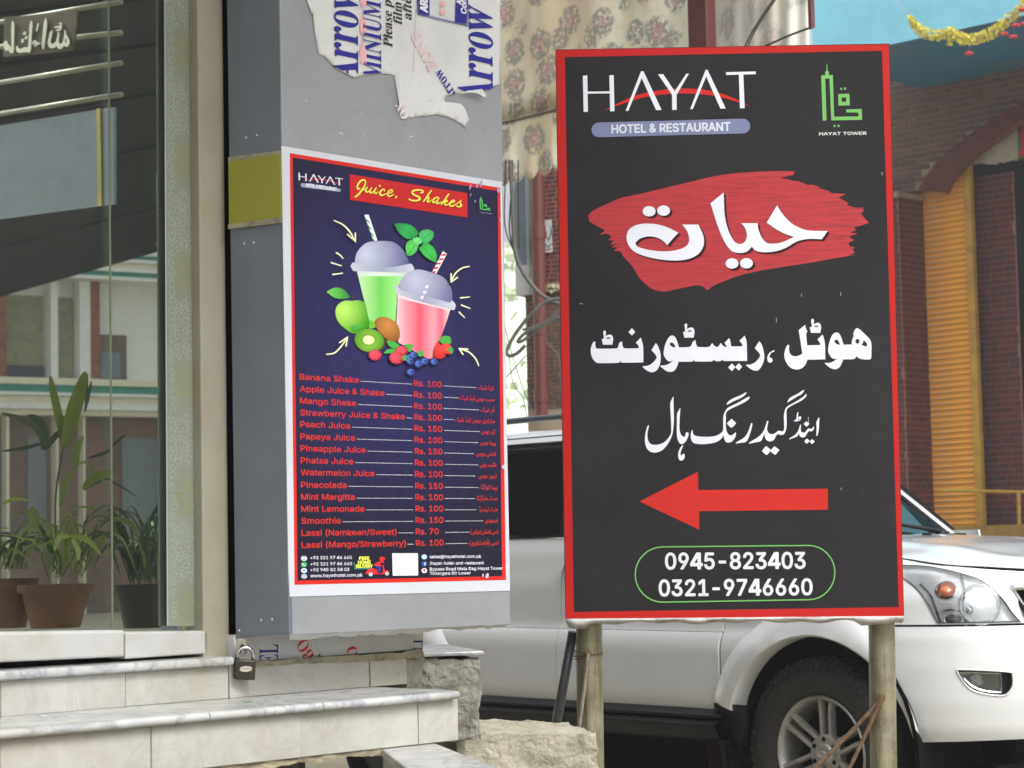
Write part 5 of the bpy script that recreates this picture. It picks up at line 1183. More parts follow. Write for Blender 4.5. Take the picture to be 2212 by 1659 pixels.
# side marble ledge running to the camera below the steps
zl = CAM.z + R3.uv(900, 1606)[1] - .004
ledge = empty('marble_ledge', atz(940, 1640, zl) - Vector((0, 0, .2)), 'white marble slab ledge at the foot of the steps beside the pale cast block', 'ledge')
top = [atz(x, y, zl) for x, y in ((822, 1616), (930, 1601), (1130, 1680), (960, 1720))]
q = MB(); q.prism(top, Vector((0, 0, -.016))); obj('slab', q, M_slab, ledge, bevel=.003)
q = MB(); e_ = (top[3] - top[0]); q.hexa([top[0] + Vector((.004, .008, -.018)), top[3] + Vector((.004, .008, -.018)), top[2] + Vector((-.01, .0, -.018)), top[1] + Vector((-.01, 0, -.018))] + [p + Vector((0, 0, -.75)) for p in (top[0] + Vector((.004, .008, 0)), top[3] + Vector((.004, .008, 0)), top[2] + Vector((-.01, 0, 0)), top[1] + Vector((-.01, 0, 0)))]); obj('support', q, M_tile, ledge)
# eroded plinth behind the steps, marble on its top
PL = Plane(at(975, 1500, 5.05), 14)
plinth = empty('broken_plinth', PL.hit(975, 1580), 'crumbling grey concrete plinth with a thin marble top behind the end of the steps', 'plinth')
rough_box([PL.hit(885, 1600), PL.hit(1036, 1600), PL.hit(1036, 1424), PL.hit(885, 1418)] + [PL.pt(*PL.uv(x, y), -.35) for x, y in ((885, 1600), (1036, 1600), (1036, 1424), (885, 1418))], 46, 50, 20, .010, 16, 4, M_conc2, 'block', plinth)
q = MB(); T4 = [PL.pt(*PL.uv(905, 1408), .012), PL.pt(*PL.uv(1043, 1417), .012), PL.pt(*PL.uv(1043, 1417), -.42), PL.pt(*PL.uv(905, 1408), -.42)]
zz = max(p.z for p in T4)
T4 = [Vector((p.x, p.y, zz - .002)) for p in T4]; q.prism(T4, Vector((0, 0, -.010))); obj('marble_top', q, M_slab, plinth, bevel=.003)
# pale cast block in front
CB = Plane(at(1280, 1610, 5.25), 12)
pb = [(985, 1830), (1293, 1830), (1289, 1590), (985, 1581)]
rough_box([CB.hit(x, y) for x, y in pb] + [CB.pt(CB.uv(x, y)[0], CB.uv(x, y)[1] + (.012 if i > 1 else 0), -.30) for i, (x, y) in enumerate(pb)], 110, 76, 60, .009, 13, 6, M_pale, 'cast_block', None)
cb = bpy.data.objects['cast_block']; tag(cb, 'rough pale cast concrete block in front of the left sign pipe', 'concrete block')

# ------------------------------------------------------------------ padlock and hasp
LK = Plane(at(528, 1440, 4.36), 16)
lock = empty('padlock', LK.hit(528, 1469), 'dark brass-plated padlock with shiny shackle hanging below the pillar', 'padlock')
M_lock = mat('dark_lock_body', L8(62, 56, 50), .35, .6, var=.15, scale=30); M_chr = mat('polished_steel', L8(190, 190, 190), .12, 1.0, var=.05); M_badge = mat('lock_badge', L8(225, 222, 210), .25, .8)
q = MB(); b4_ = [LK.uv(x, y) for x, y in ((505.5, 1467), (550, 1469.5), (552, 1426), (506, 1423.5))]
q.hexa([LK.pt(*p, .008) for p in b4_] + [LK.pt(*p, -.010) for p in b4_]); obj('body', q, M_lock, lock, bevel=.0035, seg=3, smooth=True, auto=40)
q = MB(); pts = [LK.hit(513, 1427, -.001)] + [LK.hit(530 + 17 * math.cos(a), 1412 - 13 * math.sin(a), -.001) for a in [math.pi - math.pi * i / 12 for i in range(13)]] + [LK.hit(547, 1427, -.001)]
q.tube(pts, .0037, 12); obj('shackle', q, M_chr, lock, smooth=True)
q = MB(); c_ = LK.hit(531, 1445, .0085); pts = [c_ + LK.U * (.0135 * math.cos(a)) + LK.V * (.0058 * math.sin(a)) for a in [i * math.pi / 12 for i in range(24)]]; q.prism(pts, LK.N * .0012); obj('badge', q, M_badge, lock)
P = Print(LK, h0=.0101); 
for x_ in (-11, -6, -1, 4, 9): P.stroke([(531 + x_ - 1.5, 1443), (531 + x_ + 1.5, 1446)], L8(70, 66, 60), .8, smooth=False)
for x_ in (-13, 13): P.ell(531 + x_, 1445, 1.1, 1.1, L8(60, 56, 50), n=8)
P.build('badge_marks', lock)
hasp = empty('hasp', LK.hit(520, 1424, -.01), 'grey steel hasp plate above the padlock', 'hasp')
q = MB(); HP = LK.off(-.0055); pts = [HP.hit(x, y) for x, y in ((508, 1424), (511, 1386), (516, 1380), (530, 1381), (534, 1387), (533, 1409), (527, 1416), (520, 1424))]; q.prism(pts, HP.N * -.003); obj('plate', q, mat('hasp_steel', L8(150, 146, 136), .5, .5, var=.2), hasp, bevel=.001)
q = MB(); q.tube([HP.hit(523, 1398, -.006), HP.hit(523, 1398, .001)], .0045, 16); obj('eye', q, M_dark, hasp)
q = MB(); q.tube([HP.hit(524, 1389, .004), HP.hit(533, 1398, .004), HP.hit(532, 1412, .004), HP.hit(524, 1412, .004), HP.hit(522, 1402, .002)], .002, 8); obj('staple', q, mat('staple_steel', L8(140, 138, 130), .4, .7), hasp)

# ------------------------------------------------------------------ buildings across the street, which the glass mirrors
VP = Plane(at(180, 850, 50), 32)
def vbox(x0, y0, x1, y1, h0, h1, slopes=True):
    a, b = (VP.uv(x0, y0)[0], VP.uv(180, y0)[1]), (VP.uv(x1, y1)[0], VP.uv(180, y1)[1]); q = MB(); q.slab(VP, min(a[0], b[0]), max(a[0], b[0]), min(a[1], b[1]), max(a[1], b[1]), h0, h1); q.v = [mir(p) for p in q.v]; return q
opp = empty('cream_building', mir(VP.hit(180, 1480)), 'cream building with teal banded floor slabs mirrored in the shop glass', 'building')
def om(name, c, **k): return mat(name, c, .8, **k)
M_cream = om('cream_render', L8(238, 230, 205), var=.06); M_wh = om('white_render', L8(240, 240, 236), var=.05); M_teal = om('teal_band', L8(60, 150, 132), var=.08); M_brk = om('red_brown_wall', L8(146, 92, 68), var=.3); M_store = om('storefront_brown', L8(128, 92, 76), var=.45, scale=.8, vary=L8(84, 80, 72)); M_olive = om('painted_recess_shade', L8(150, 148, 118), var=.2)
def opart(nm, q, m_): return obj(nm, q, m_, opp)
opart('wall', vbox(-900, -900, 1900, 1560, -.6, -.4), M_wh)
for nm, ya, yb, h, m_ in (('slab_edge', 822, 836, .5, M_cream), ('slab_edge', 836.5, 852, .42, M_teal), ('slab_edge', 852.5, 859, .5, M_wh), ('slab_edge', 859.5, 875, .4, M_cream), ('slab_edge', 875.5, 888, .46, M_wh), ('slab_edge', 888.5, 900, .36, M_cream),
                          ('slab_edge', 520, 545, .5, M_cream), ('slab_edge', 545.5, 552, .55, M_wh), ('slab_edge', 552.5, 560, .45, M_teal), ('slab_edge', 560.5, 568, .5, M_wh), ('slab_edge', 568.5, 580, .4, M_cream), ('slab_edge', 580.5, 588, .46, M_wh), ('slab_edge', 588.5, 598, .38, M_teal), ('slab_edge', 598.5, 606, .42, M_wh)):
    opart(nm, vbox(-900, ya, 1900, yb, -.4, h), m_)
opart('storefront', vbox(-900, 901, 1900, 1560, -.4, -.1), M_store)
for (xa, xb, m_) in ((195, 216, M_brk), (-5, 14, M_brk), (-160, -140, M_brk), (108, 124, M_wh), (170, 194, M_wh)): opart('column', vbox(xa, 607, xb, 821, -.4, 0 if m_ is M_brk else .05), m_)
for (xa, ya, xb, yb) in ((15, 640, 105, 820), (125, 640, 169, 820), (-130, 640, -20, 820)): opart('balcony_recess', vbox(xa, ya, xb, yb, -.4, -.35), M_olive)  # flat panels, the shade of the recesses is put into their olive colour
f_ = opart('window', vbox(217, 718, 285, 818, -.4, -.3), om('window_frame', L8(110, 92, 80))); o_ = obj('pane', vbox(226, 756, 270, 812, -.3, -.27), mat('blue_pane', L8(110, 124, 140), .1), f_)
for (xa, xb) in ((265, 344), (60, 100), (-60, 0)): opart('shutter', vbox(xa, 945, xb, 1180, -.1, 0), om('grey_shutter', L8(120, 130, 132)))
for (xa, xb) in ((112, 119), (4, 12), (170, 177), (350, 360)): opart('pole', vbox(xa, 901, xb, 1560, -.1, .3), M_cream)
opart('window', vbox(5, 790, 105, 818, -.34, -.3), om('dark_window', L8(70, 76, 86)))
# dark timber canopy across the street
cano = empty('street_canopy', mir(atz(180, 400, 6.2)) - Vector((0, 0, .2)), 'dark boarded market canopy across the street mirrored in the shop glass', 'canopy')
M_canb = [mat('canopy_board', L8(*c), .9, var=.3, scale=3) for c in ((11, 11, 10), (7, 7, 7), (15, 15, 14))]
for i in range(16):
    t0, t1 = i / 16, (i + 1) / 16
    def cp(x, t_):
        yy = 684 - (x + 150) * .2846; return atz(x, lerp(yy, -320, t_ ** .8), 6.2 + .04 * (i % 2))
    q = MB(); q.prism([mir(cp(-400, t0)), mir(cp(700, t0)), mir(cp(700, t1)), mir(cp(-400, t1))], Vector((0, 0, .06))); obj('board', q, M_canb[(i * 7) % 3], cano)
# overhead wire crossing the mirrored street

# ================================================================== white off-road car
PHI = RAD(50)
CF = Vector((math.cos(PHI), -math.sin(PHI), 0)); CR = Vector((-math.sin(PHI), -math.cos(PHI), 0))   # forward, right
_h = atz(1781, 1629, .388)                  # outer face of the front right hub
CO = Vector((_h.x, _h.y, 0)) - CR * .86
def cw_(x, y, z): return CO + CF * x - CR * y + Vector((0, 0, z))
HWD = .93
_tab = []; _n = 240
for i in range(_n + 1):
    t_ = (math.pi / 2) * (i / _n); ex = 2 / 2.7
    _tab.append((.02 + .87 * math.sin(t_) ** ex, -HWD * math.cos(t_) ** ex if i < _n else 0.0))
_s = [0.0]
for i in range(1, _n + 1): _s.append(_s[-1] + math.hypot(_tab[i][0] - _tab[i - 1][0], _tab[i][1] - _tab[i - 1][1]))
SMAX = _s[-1]
import bisect
def plan(s):
    if s <= 0: return .02 + s, -HWD, 0.0, -1.0
    s = min(s, SMAX - 1e-6); i = max(1, min(_n, bisect.bisect_left(_s, s))); a, b = _tab[i - 1], _tab[i]; t_ = (s - _s[i - 1]) / (_s[i] - _s[i - 1])
    dx, dy = b[0] - a[0], b[1] - a[1]; d = math.hypot(dx, dy)
    # smooth normal from wider neighbours
    i0, i1 = max(0, i - 5), min(_n, i + 4); ex_, ey_ = _tab[i1][0] - _tab[i0][0], _tab[i1][1] - _tab[i0][1]; dd = math.hypot(ex_, ey_)
    return a[0] + dx * t_, a[1] + dy * t_, ey_ / dd, -ex_ / dd
def piece(t, v):
    if v <= t[0][0]: return t[0][1]
    for (a, b), (c, d) in zip(t, t[1:]):
        if v <= c: q = (v - a) / (c - a); q = q * q * (3 - 2 * q) * .5 + q * .5; return b + (d - b) * q
    return t[-1][1]
INS = [(.30, .16), (.42, .06), (.50, .02), (.60, .0), (.80, .0), (.855, .012), (.885, .032), (1.05, .036), (1.20, .06), (1.29, .085), (1.74, .20), (1.79, .225), (1.83, .30)]
INF = [(.30, .14), (.42, .05), (.52, .012), (.62, .0), (.74, .0), (.86, .012), (.90, .026), (1.0, .04), (1.10, .085), (1.18, .15), (1.24, .22)]
def inset(s, z):
    a = piece(INS, z); 
    if s <= -.5: return a
    b = piece(INF, z); k = max(0, min(1, (s + .5) / .9)); return a + (b - a) * k
def W(s, z, out=0.0, side=-1):
    x, y, nx, ny = plan(s); q = inset(s, z) - out
    x, y = x - nx * q, y - ny * q
    if y > 0: y = 0
    return cw_(x, y if side < 0 else -y, z)
def inv(px, py, s0=None, z0=None):
    best = None
    if s0 is None:
        for i in range(40):
            s = -2.6 + i * .115
            for j in range(30):
                z = .3 + j * .052; u, v = proj(W(s, z)); e = (u - px) ** 2 + (v - py) ** 2
                if best is None or e < best[0]: best = (e, s, z)
        s, z = best[1], best[2]
    else: s, z = s0, z0
    for _ in range(25):
        u, v = proj(W(s, z)); a, b = proj(W(s + .004, z)); c, d = proj(W(s, z + .004))
        a, b, c, d = (a - u) / .004, (b - v) / .004, (c - u) / .004, (d - v) / .004; det = a * d - b * c
        if abs(det) < 1e-6: break
        eu, ev = px - u, py - v; ds, dz = (eu * d - ev * c) / det, (a * ev - b * eu) / det
        k = min(1, .15 / (abs(ds) + abs(dz) + 1e-9)); s += ds * k; z += dz * k
    return s, z
def invs(pts):
    return [inv(*p) for p in pts]
def paint():
    m = bpy.data.materials.new('white_car_paint'); m.use_nodes = True; n = NT(m)
    f = n.noise(1.4, 5, .6); n.base(n.ramp(f, [(.3, L8(208, 211, 212)), (.7, L8(215, 217, 218))]))
    n.b.inputs['Roughness'].default_value = .28; n.b.inputs['Coat Weight'].default_value = .9; n.b.inputs['Coat Roughness'].default_value = .04; return m
M_paint = paint(); M_blk = mat('black_plastic', (.009, .009, .010), .42, spec=.25, var=.1, bump=.1, bscale=300, bdist=.001); M_rub = mat('tyre_rubber', L8(34, 33, 33), .7, var=.25, scale=25, bump=.3, bscale=120, vary=L8(60, 56, 50))
M_tint = mat('dark_tinted_glass', (.005, .005, .006), .03, var=0, spec=.4); M_alloy = mat('alloy_rim', L8(164, 163, 160), .35, .45, var=.1, scale=20, vary=L8(128, 122, 112)); M_chrome = mat('chrome', L8(210, 212, 215), .08, 1.0, var=.04)
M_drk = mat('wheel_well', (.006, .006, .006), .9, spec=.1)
car = empty('parked_car', CO, 'white off-road car with tinted windows parked behind the sign board', 'car')
def mirror_mb(q):
    o = MB(); o.f = [tuple(reversed(f)) for f in q.f]
    for p in q.v:
        d = p - CO; k = d.dot(CR); o.v.append(p - CR * (2 * k))
    return o
def densify(lp, d=.022):
    o = []
    for i, a in enumerate(lp):
        b = lp[(i + 1) % len(lp)]; n = max(1, int(math.hypot(b[0] - a[0], b[1] - a[1]) / d))
        o += [(lerp(a[0], b[0], k / n), lerp(a[1], b[1], k / n)) for k in range(n)]
    return o
def patch(name, loops, m, out=0.0, res=.035, th=.004, parent=None, both=True, smooth=True, auto=35, rim=True):
    loops = [densify(l) for l in loops]
    vs, fs = fill(loops, res); q = MB(); q.add([W(s, z, out) for s, z in vs], fs)
    if rim:      # turned-in edges give the panel its thickness
        for lp in loops:
            k = len(q.v); n = len(lp); q.v += [W(s, z, out) for s, z in lp] + [W(s, z, out - .012) for s, z in lp]
            q.f += [(k + i, k + (i + 1) % n, k + n + (i + 1) % n, k + n + i) for i in range(n)]
    o = obj(name, q, m, parent or car, smooth=smooth, auto=auto)
    bm = bmesh.new(); bm.from_mesh(o.data); bmesh.ops.remove_doubles(bm, verts=bm.verts, dist=.0003); bmesh.ops.recalc_face_normals(bm, faces=bm.faces)
    # recalc on open sheets can flip: make faces point outwards
    c = CO + CF * (-1.2) + Vector((0, 0, .8)) - wloc(o)
    bm.faces.ensure_lookup_table()
    if sum((f.calc_center_median() - c).dot(f.normal) * f.calc_area() for f in bm.faces) < 0: bmesh.ops.reverse_faces(bm, faces=bm.faces)
    bm.to_mesh(o.data); bm.free(); o.data.set_sharp_from_angle(angle=RAD(auto))
    if both:
        o2 = o.copy(); o2.data = o.data.copy(); COL.objects.link(o2)
        for v in o2.data.vertices:
            d = Vector(v.co) + wloc(o) - CO; k = d.dot(CR); v.co = v.co - CR * (2 * k)
        o2.data.flip_normals(); o2.parent = o.parent
    return o
def curve(pts, seg=6): return catmull(pts, seg, False, 170)
sB = inv(1213, 1250)[0]; sA = inv(1560, 1370)[0]; G_ = .003
zc = .872
ZB = 1.285                                   # belt line
def ztop(s):
    x = plan(s)[0]; return piece([(-.6, 1.225), (0, 1.20), (.3, 1.175), (.6, 1.135), (.9, 1.10)], x)
zsill = .545
# arch outline in side coordinates
def arch(r, a0, a1, n=20, cz=.40, sx=1.0): return [(.0 + r * sx * math.cos(RAD(a)), cz + r * math.sin(RAD(a))) for a in [a0 + (a1 - a0) * i / n for i in range(n + 1)]]
# upper doors and wing
def rect(s0, s1, z0, z1, n=10):
    return [(lerp(s0, s1, i / n), z0) for i in range(n)] + [(s1, lerp(z0, z1, i / 4)) for i in range(4)] + [(lerp(s1, s0, i / n), z1) for i in range(n)] + [(s0, lerp(z1, z0, i / 4)) for i in range(4)]
patch('rear_door', [rect(sB - 1.0, sB - G_, zc, ZB)], M_paint)
patch('front_door', [rect(sB + G_, sA - G_, zc, ZB)], M_paint)
patch('rear_door_cladding', [rect(sB - 1.0, sB - G_, zsill, zc - .002)], M_paint, out=.004)
patch('front_door_cladding', [rect(sB + G_, sA - .008, zsill, zc - .002)], M_paint, out=.004)
rear_arch = arch(.47, 5, 175, 20, .42); ra = [(s - 2.79, z) for s, z in rear_arch]
patch('rear_quarter', [[(sB - 1.0 - G_, zsill), (sB - 1.0 - G_, ZB)] + [(lerp(sB - 1.0 - G_, -3.55, i / 8), ZB) for i in range(1, 9)] + [(-3.55, .5), (ra[-1][0], .5)] + list(reversed(ra)) + [(ra[0][0] + .02, zsill)]], M_paint)
# front wing with the arch cut out, down to the bumper seam
hl_out = [(1955 - 60, 1222), (1955 - 30, 1220), (1955, 1220), (2000, 1222), (2045, 1230), (2080, 1239), (2115, 1251), (2143, 1270), (2168, 1296), (2185, 1321), (2205, 1350), (2207, 1361), (2150, 1359), (2080, 1357), (2026, 1354), (2016, 1330), (2003, 1303), (1983, 1275), (1955, 1251), (1925, 1238)]
hl = [(a, max(b, inv(1960, 1352)[1] + .009)) for a, b in invs(hl_out)]
if True:
    hl = catmull(hl, 3, True, 50)
zsm = inv(1960, 1352)[1]                     # bumper seam
AR_ = .485
af = arch(AR_, 172, 8, 36, .42)
afr = [p for p in af if p[1] > zsm - .001]
grl = [inv(2180, 1267), inv(2212, 1322)]
s_g = grl[0][0] + .015
hood_top = [(lerp(sA + G_, SMAX, i / 26), ztop(lerp(sA + G_, SMAX, i / 26))) for i in range(27)]
wing = [(sA + G_, .60)] + [(p[0], p[1]) for p in af if p[0] < 0 and p[1] > .60]
wing += [p for p in af if p[0] >= 0 and p[1] > zsm + .004]
x_end = wing[-1][0]
wing += [(lerp(x_end, SMAX, i / 22), zsm + .004) for i in range(1, 23)]
grille_hole = [(grl[0][0], grl[0][1]), (grl[1][0] + .01, grl[1][1]), (grl[1][0] + .10, zsm + .045), (SMAX, zsm + .04)]
# cut: body panel runs to the grille, grille takes the middle
wing = wing[:-1]
wing_loop = [(sA + G_, .60)] + [p for p in af if p[0] < 0 and p[1] > .60] + [p for p in af if p[0] >= 0 and p[1] > zsm + .004]
x_end = wing_loop[-1][0]; g0 = grl[1][0] + .085
wing_loop += [(lerp(x_end, SMAX, i / 24), zsm + .004) for i in range(1, 25)]
wing_loop += [(SMAX, zsm + .035), (g0 + .02, zsm + .035), grl[1], grl[0], (SMAX, grl[0][1] + .002)]
wing_loop += list(reversed([p for p in hood_top[1:]])) + [(sA + G_, hood_top[0][1]), (sA + G_, 1.0), (sA + G_, .8)]
patch('wing', [wing_loop, hl], M_paint, res=.025)
# bumper
fog_o = invs([(2066, 1446), (2110, 1447), (2166, 1450), (2185, 1453), (2187, 1475), (2182, 1490), (2168, 1502), (2133, 1500), (2101, 1491), (2080, 1472)])
fog_o = catmull(fog_o, 3, True, 50)
bl0 = inv(1990, 1603); zbb = bl0[1]
bump_loop = [p for p in af if p[0] > 0 and zsm - .004 > p[1] > .5]
q1 = bump_loop[-1]
bump_loop = [(bump_loop[0][0] - .004, zsm - .004)] + bump_loop + [(lerp(q1[0], bl0[0], .5) - .005, lerp(q1[1], bl0[1], .5))] + [bl0] + [(lerp(bl0[0], SMAX, i / 20), zbb + .01 * math.sin(i / 20 * 3)) for i in range(1, 21)] + [(SMAX, zsm - .004)] + [(lerp(SMAX, bump_loop[0][0], i / 22), zsm - .004) for i in range(1, 22)]
patch('front_bumper', [bump_loop, fog_o], M_paint, res=.025, out=.006)
# arch flare lip (white, stands proud)
def strip(name, A, B, m, both=True, smooth=True):
    q = MB(); q.grid([A, B] if not isinstance(A[0], list) else A); return both_obj(name, q, m, smooth)
def both_obj(name, q, m, smooth=True, auto=40, parent=None, bevel=0):
    o = obj(name, q, m, parent or car, smooth=smooth, auto=auto, bevel=bevel); o2 = obj(name, mirror_mb(q), m, parent or car, smooth=smooth, auto=auto, bevel=bevel); return o
rows = []
zfl = inv(1554, 1516)[1]; a_lo = 180 - math.degrees(math.asin((zfl - .40) / .56)); a_hi = 4
for a in [a_lo + (a_hi - a_lo) * i / 50 for i in range(51)]:
    c, s_ = math.cos(RAD(a)), math.sin(RAD(a)); r_ = []; kf = max(0, min(1, (a - 30) / 50)); kf = kf * kf * (3 - 2 * kf)
    for rr_, oo in ((lerp(.495, .600, kf), .001), (lerp(.490, .560, kf), lerp(.008, .030, kf)), (lerp(.485, .50, kf), lerp(.012, .042, kf)), (.470, lerp(.010, .040, kf)), (.462, lerp(.006, .028, kf)), (.462, -.05)):
        r_.append(W(rr_ * c, .40 + rr_ * s_, oo) if rr_ * c < .35 else W(rr_ * c * .98, .40 + rr_ * s_, oo))
    rows.append(r_)
q = MB(); q.grid(rows); both_obj('wheel_arch_flare', q, M_paint)
rows = []
for a in [186 - i * (186 + 6) / 40 for i in range(41)]:
    c, s_ = math.cos(RAD(a)), math.sin(RAD(a)); rows.append([W(-2.79 + rr_ * c, .40 + rr_ * s_, oo) for rr_, oo in ((.58, .001), (.55, .022), (.48, .034), (.462, .03), (.462, -.05))])
q = MB(); q.grid(rows); both_obj('wheel_arch_flare', q, M_paint)
# wheel wells
for cx in (0, -2.79):
    q = MB(); q.lathe(cw_(cx, -.98 + .08, .40), -CR, [(0, .52), (0, .50), (.02, .49), (.45, .47), (.46, .001)], 40); both_obj('wheel_well', q, M_drk)
# inner dark body so that gaps read black
q = MB()
def lbox(q, x0, x1, y0, y1, z0, z1): return q.hexa([cw_(x, y, z) for z in (z0, z1) for (x, y) in ((x0, y0), (x1, y0), (x1, y1), (x0, y1))])
for a_, b_, c_, d_, e_, f_2 in ((-3.4, -.55, -.80, .80, .40, 1.27), (-.5, .60, -.42, .42, .35, 1.02), (.50, .66, -.50, .50, .50, 1.0)): lbox(q, a_, b_, c_, d_, e_, f_2)
obj('inner_body', q, M_drk, car)
# side step
rows = []
zs1 = zsill
for s in [sB - .9 + i * (sA + .02 - (sB - .9)) / 30 for i in range(31)]:
    k = 1.0 if s < sA - .1 else max(.55, 1 - (s - sA + .1) * 2.2)
    rows.append([W(s, zs1 + .012, -.012), W(s, zs1 - .005, .02 * k), W(s, zs1 - .02, .055 * k), W(s, zs1 - .032, .055 * k), W(s, zs1 - .04, .035 * k), W(s, zs1 - .055, .075 * k + .03), W(s, zs1 - .07, .085 * k + .03), W(s, zs1 - .115, .085 * k + .03), W(s, zs1 - .13, .06 * k), W(s, zs1 - .14, -.1)])
q = MB(); q.grid(rows); both_obj('side_step', q, M_blk)
# black corner ahead of the step (mud flap)
q = MB(); pts = invs([(1554, 1517), (1620, 1523), (1622, 1560), (1610, 1659), (1575, 1659), (1566, 1610)])
q.prism([W(s, z, .034) for s, z in pts], CR * -.02); both_obj('mud_flap', q, M_blk)
# greenhouse
zr = [1.30, 1.74]
ap0, ap1 = (-.62, 1.27), (-1.28, 1.76)
def side_glass(name, sa, sb_, lean_front=None, m=M_tint):
    lo, hi = 1.305, 1.70
    f = lambda z: sb_ if lean_front is None else sb_ + (lean_front - sb_) * (z - lo) / (hi - lo)
    loop = [(lerp(sa, sb_, i / 6), lo) for i in range(7)] + [(f(lerp(lo, hi, i / 6)), lerp(lo, hi, i / 6)) for i in range(1, 7)] + [(lerp(f(hi), sa, i / 6), hi) for i in range(1, 7)] + [(sa, lerp(hi, lo, i / 5)) for i in range(1, 5)]
    patch(name, [loop], m, out=-.006, res=.06, rim=False)
side_glass('rear_door_window', sB - .92, sB - .075); side_glass('front_door_window', sB + .05, -.80, -1.22); side_glass('quarter_window', -3.2, sB - 1.02)
fr_ = [(sB - 1.0, 1.29), (-.66, 1.29), (-.70, 1.30), (-1.20, 1.725), (-1.26, 1.745), (-3.35, 1.745), (-3.42, 1.29)]
fr_ = [(lerp(a[0], b[0], i / 6), lerp(a[1], b[1], i / 6)) for a, b in zip(fr_[1:] , fr_[2:] + fr_[:1]) for i in range(6)] 
fr_ = [p for i, p in enumerate(fr_)]
patch('window_frame', [[(-3.42, 1.288), (-2.6, 1.288), (-1.8, 1.288), (-1.2, 1.288), (-.66, 1.288), (-.80, 1.40), (-.95, 1.53), (-1.10, 1.65), (-1.22, 1.742), (-1.8, 1.742), (-2.6, 1.742), (-3.35, 1.742)]], M_blk, out=-.010, res=.08, rim=False)
# bright strips above and below the glass
for (za, zb_, m_, oo) in ((1.287, 1.297, M_blk, .004), (1.716, 1.722, M_chrome, -.002), (1.745, 1.768, M_paint, .006), (1.768, 1.776, M_blk, -.004)):
    q = MB(); q.grid([[W(s, za, oo - .008), W(s, za, oo), W(s, zb_, oo), W(s, zb_, oo - .008)] for s in [lerp(-3.35, -1.24 if za > 1.5 else -.7, i / 20) for i in range(21)]]); both_obj('window_trim', q, m_)
# roof
rows = []
for i in range(21):
    x = lerp(-1.30, -3.45, i / 20); zz_ = 1.775 + .055 * math.sin(math.pi * min(1, (i + 2) / 18)) ** .5; r_ = []
    for j in range(25):
        t_ = j / 24 * 2 - 1; y = -.695 * math.copysign(abs(t_) ** .9, t_) if abs(t_) < 1 else -.70 * t_
        r_.append(cw_(x, y, zz_ - .055 * abs(t_) ** 5 - (.02 if abs(t_) > .98 else 0)))
    rows.append(r_)
q = MB(); q.grid(rows); obj('roof', q, M_paint, car, smooth=True)
rl_ = []
for i in range(25):
    t_ = i / 24; rl_.append(cw_(lerp(-1.45, -3.3, t_), -.63, 1.868 - .045 * (abs(t_ * 2 - 1) ** 8)))
q = MB(); q.tube(rl_, .016, 12); both_obj('roof_rail', q, mat('roof_rail_metal', L8(92, 96, 104), .3, .6))
for x in (-1.48, -2.3, -3.25):
    q = MB(); lbox(q, x - .05, x + .05, -.645, -.615, 1.79, 1.862); both_obj('rail_foot', q, M_blk, smooth=False)
# windscreen, pillars, bonnet
def wsc(u, v):   # u -1..1 across, v 0..1 up
    x = lerp(-.50, -1.24, v) - .10 * u * u * (1 - .3 * v); y = u * lerp(.825, .71, v); return cw_(x, y, lerp(1.245, 1.79, v) - .012 * u * u)
q = MB(); q.grid([[wsc(lerp(-.97, .97, i / 16), lerp(0.0, .98, j / 10)) for j in range(11)] for i in range(17)])
M_ws = glass_mat('windscreen_glass', (.62, .72, .64), .10); obj('windscreen', q, M_ws, car, smooth=True)
for sg in (-1, 1):
    q = MB(); rows = []
    for j in range(13):
        v = lerp(-.06, 1, j / 12); a = wsc(sg * .955, v); b = wsc(sg * 1.0, v); dn = Vector((0, 0, -.012))
        rows.append([a + dn, a + Vector((0, 0, .008)), b + Vector((0, 0, .012)) - CR * (sg * .006), b - CR * (sg * .045) - CF * .055 + Vector((0, 0, .0)), b - CR * (sg * .04) - CF * .11 + Vector((0, 0, -.03))])
    q.grid(rows); obj('windscreen_pillar', q, M_paint, car, smooth=True)
    q = MB(); q.grid([[wsc(sg * .93, lerp(0, 1, j / 12)) + Vector((0, 0, .003)), wsc(sg * .965, lerp(0, 1, j / 12)) + Vector((0, 0, .009))] for j in range(13)]); obj('windscreen_seal', q, M_blk, car, smooth=True)
q = MB(); q.grid([[wsc(u, 0) + CF * .07 + Vector((0, 0, -.012)), wsc(u, 0) + Vector((0, 0, .0)), wsc(u, .02) + Vector((0, 0, .006))] for u in [lerp(-1, 1, i / 20) for i in range(21)]]); obj('cowl', q, M_blk, car, smooth=True)
# bonnet
def hoodz(x, y):
    e = ztop_x(x); yb = hood_half(x); t_ = min(1, abs(y) / yb); crown = .050 * (1 - t_ ** 2.2)
    pw_ = .012 * math.exp(-((abs(y) - .46) / .06) ** 2)          # soft ridge
    return e + crown - .0 + pw_ * (1 - t_ ** 6)
def ztop_x(x): return piece([(-.6, 1.225), (0, 1.20), (.3, 1.175), (.6, 1.135), (.9, 1.10)], x)
def hood_half(x):
    lo, hi = -.6, SMAX
    for _ in range(30):
        m_ = (lo + hi) / 2
        if plan(m_)[0] - plan(m_)[2] * inset(m_, ztop(m_)) < x: lo = m_
        else: hi = m_
    p = plan(lo); return max(.02, abs(p[1] - p[3] * inset(lo, ztop(lo))))
xs = [lerp(-.53, .73, i / 34) for i in range(35)]
xmax = plan(SMAX - .001)[0] - inset(SMAX, ztop(SMAX - .01))
xs = [lerp(-.53, xmax - .002, (i / 34) ** .8) for i in range(35)]
rows = []
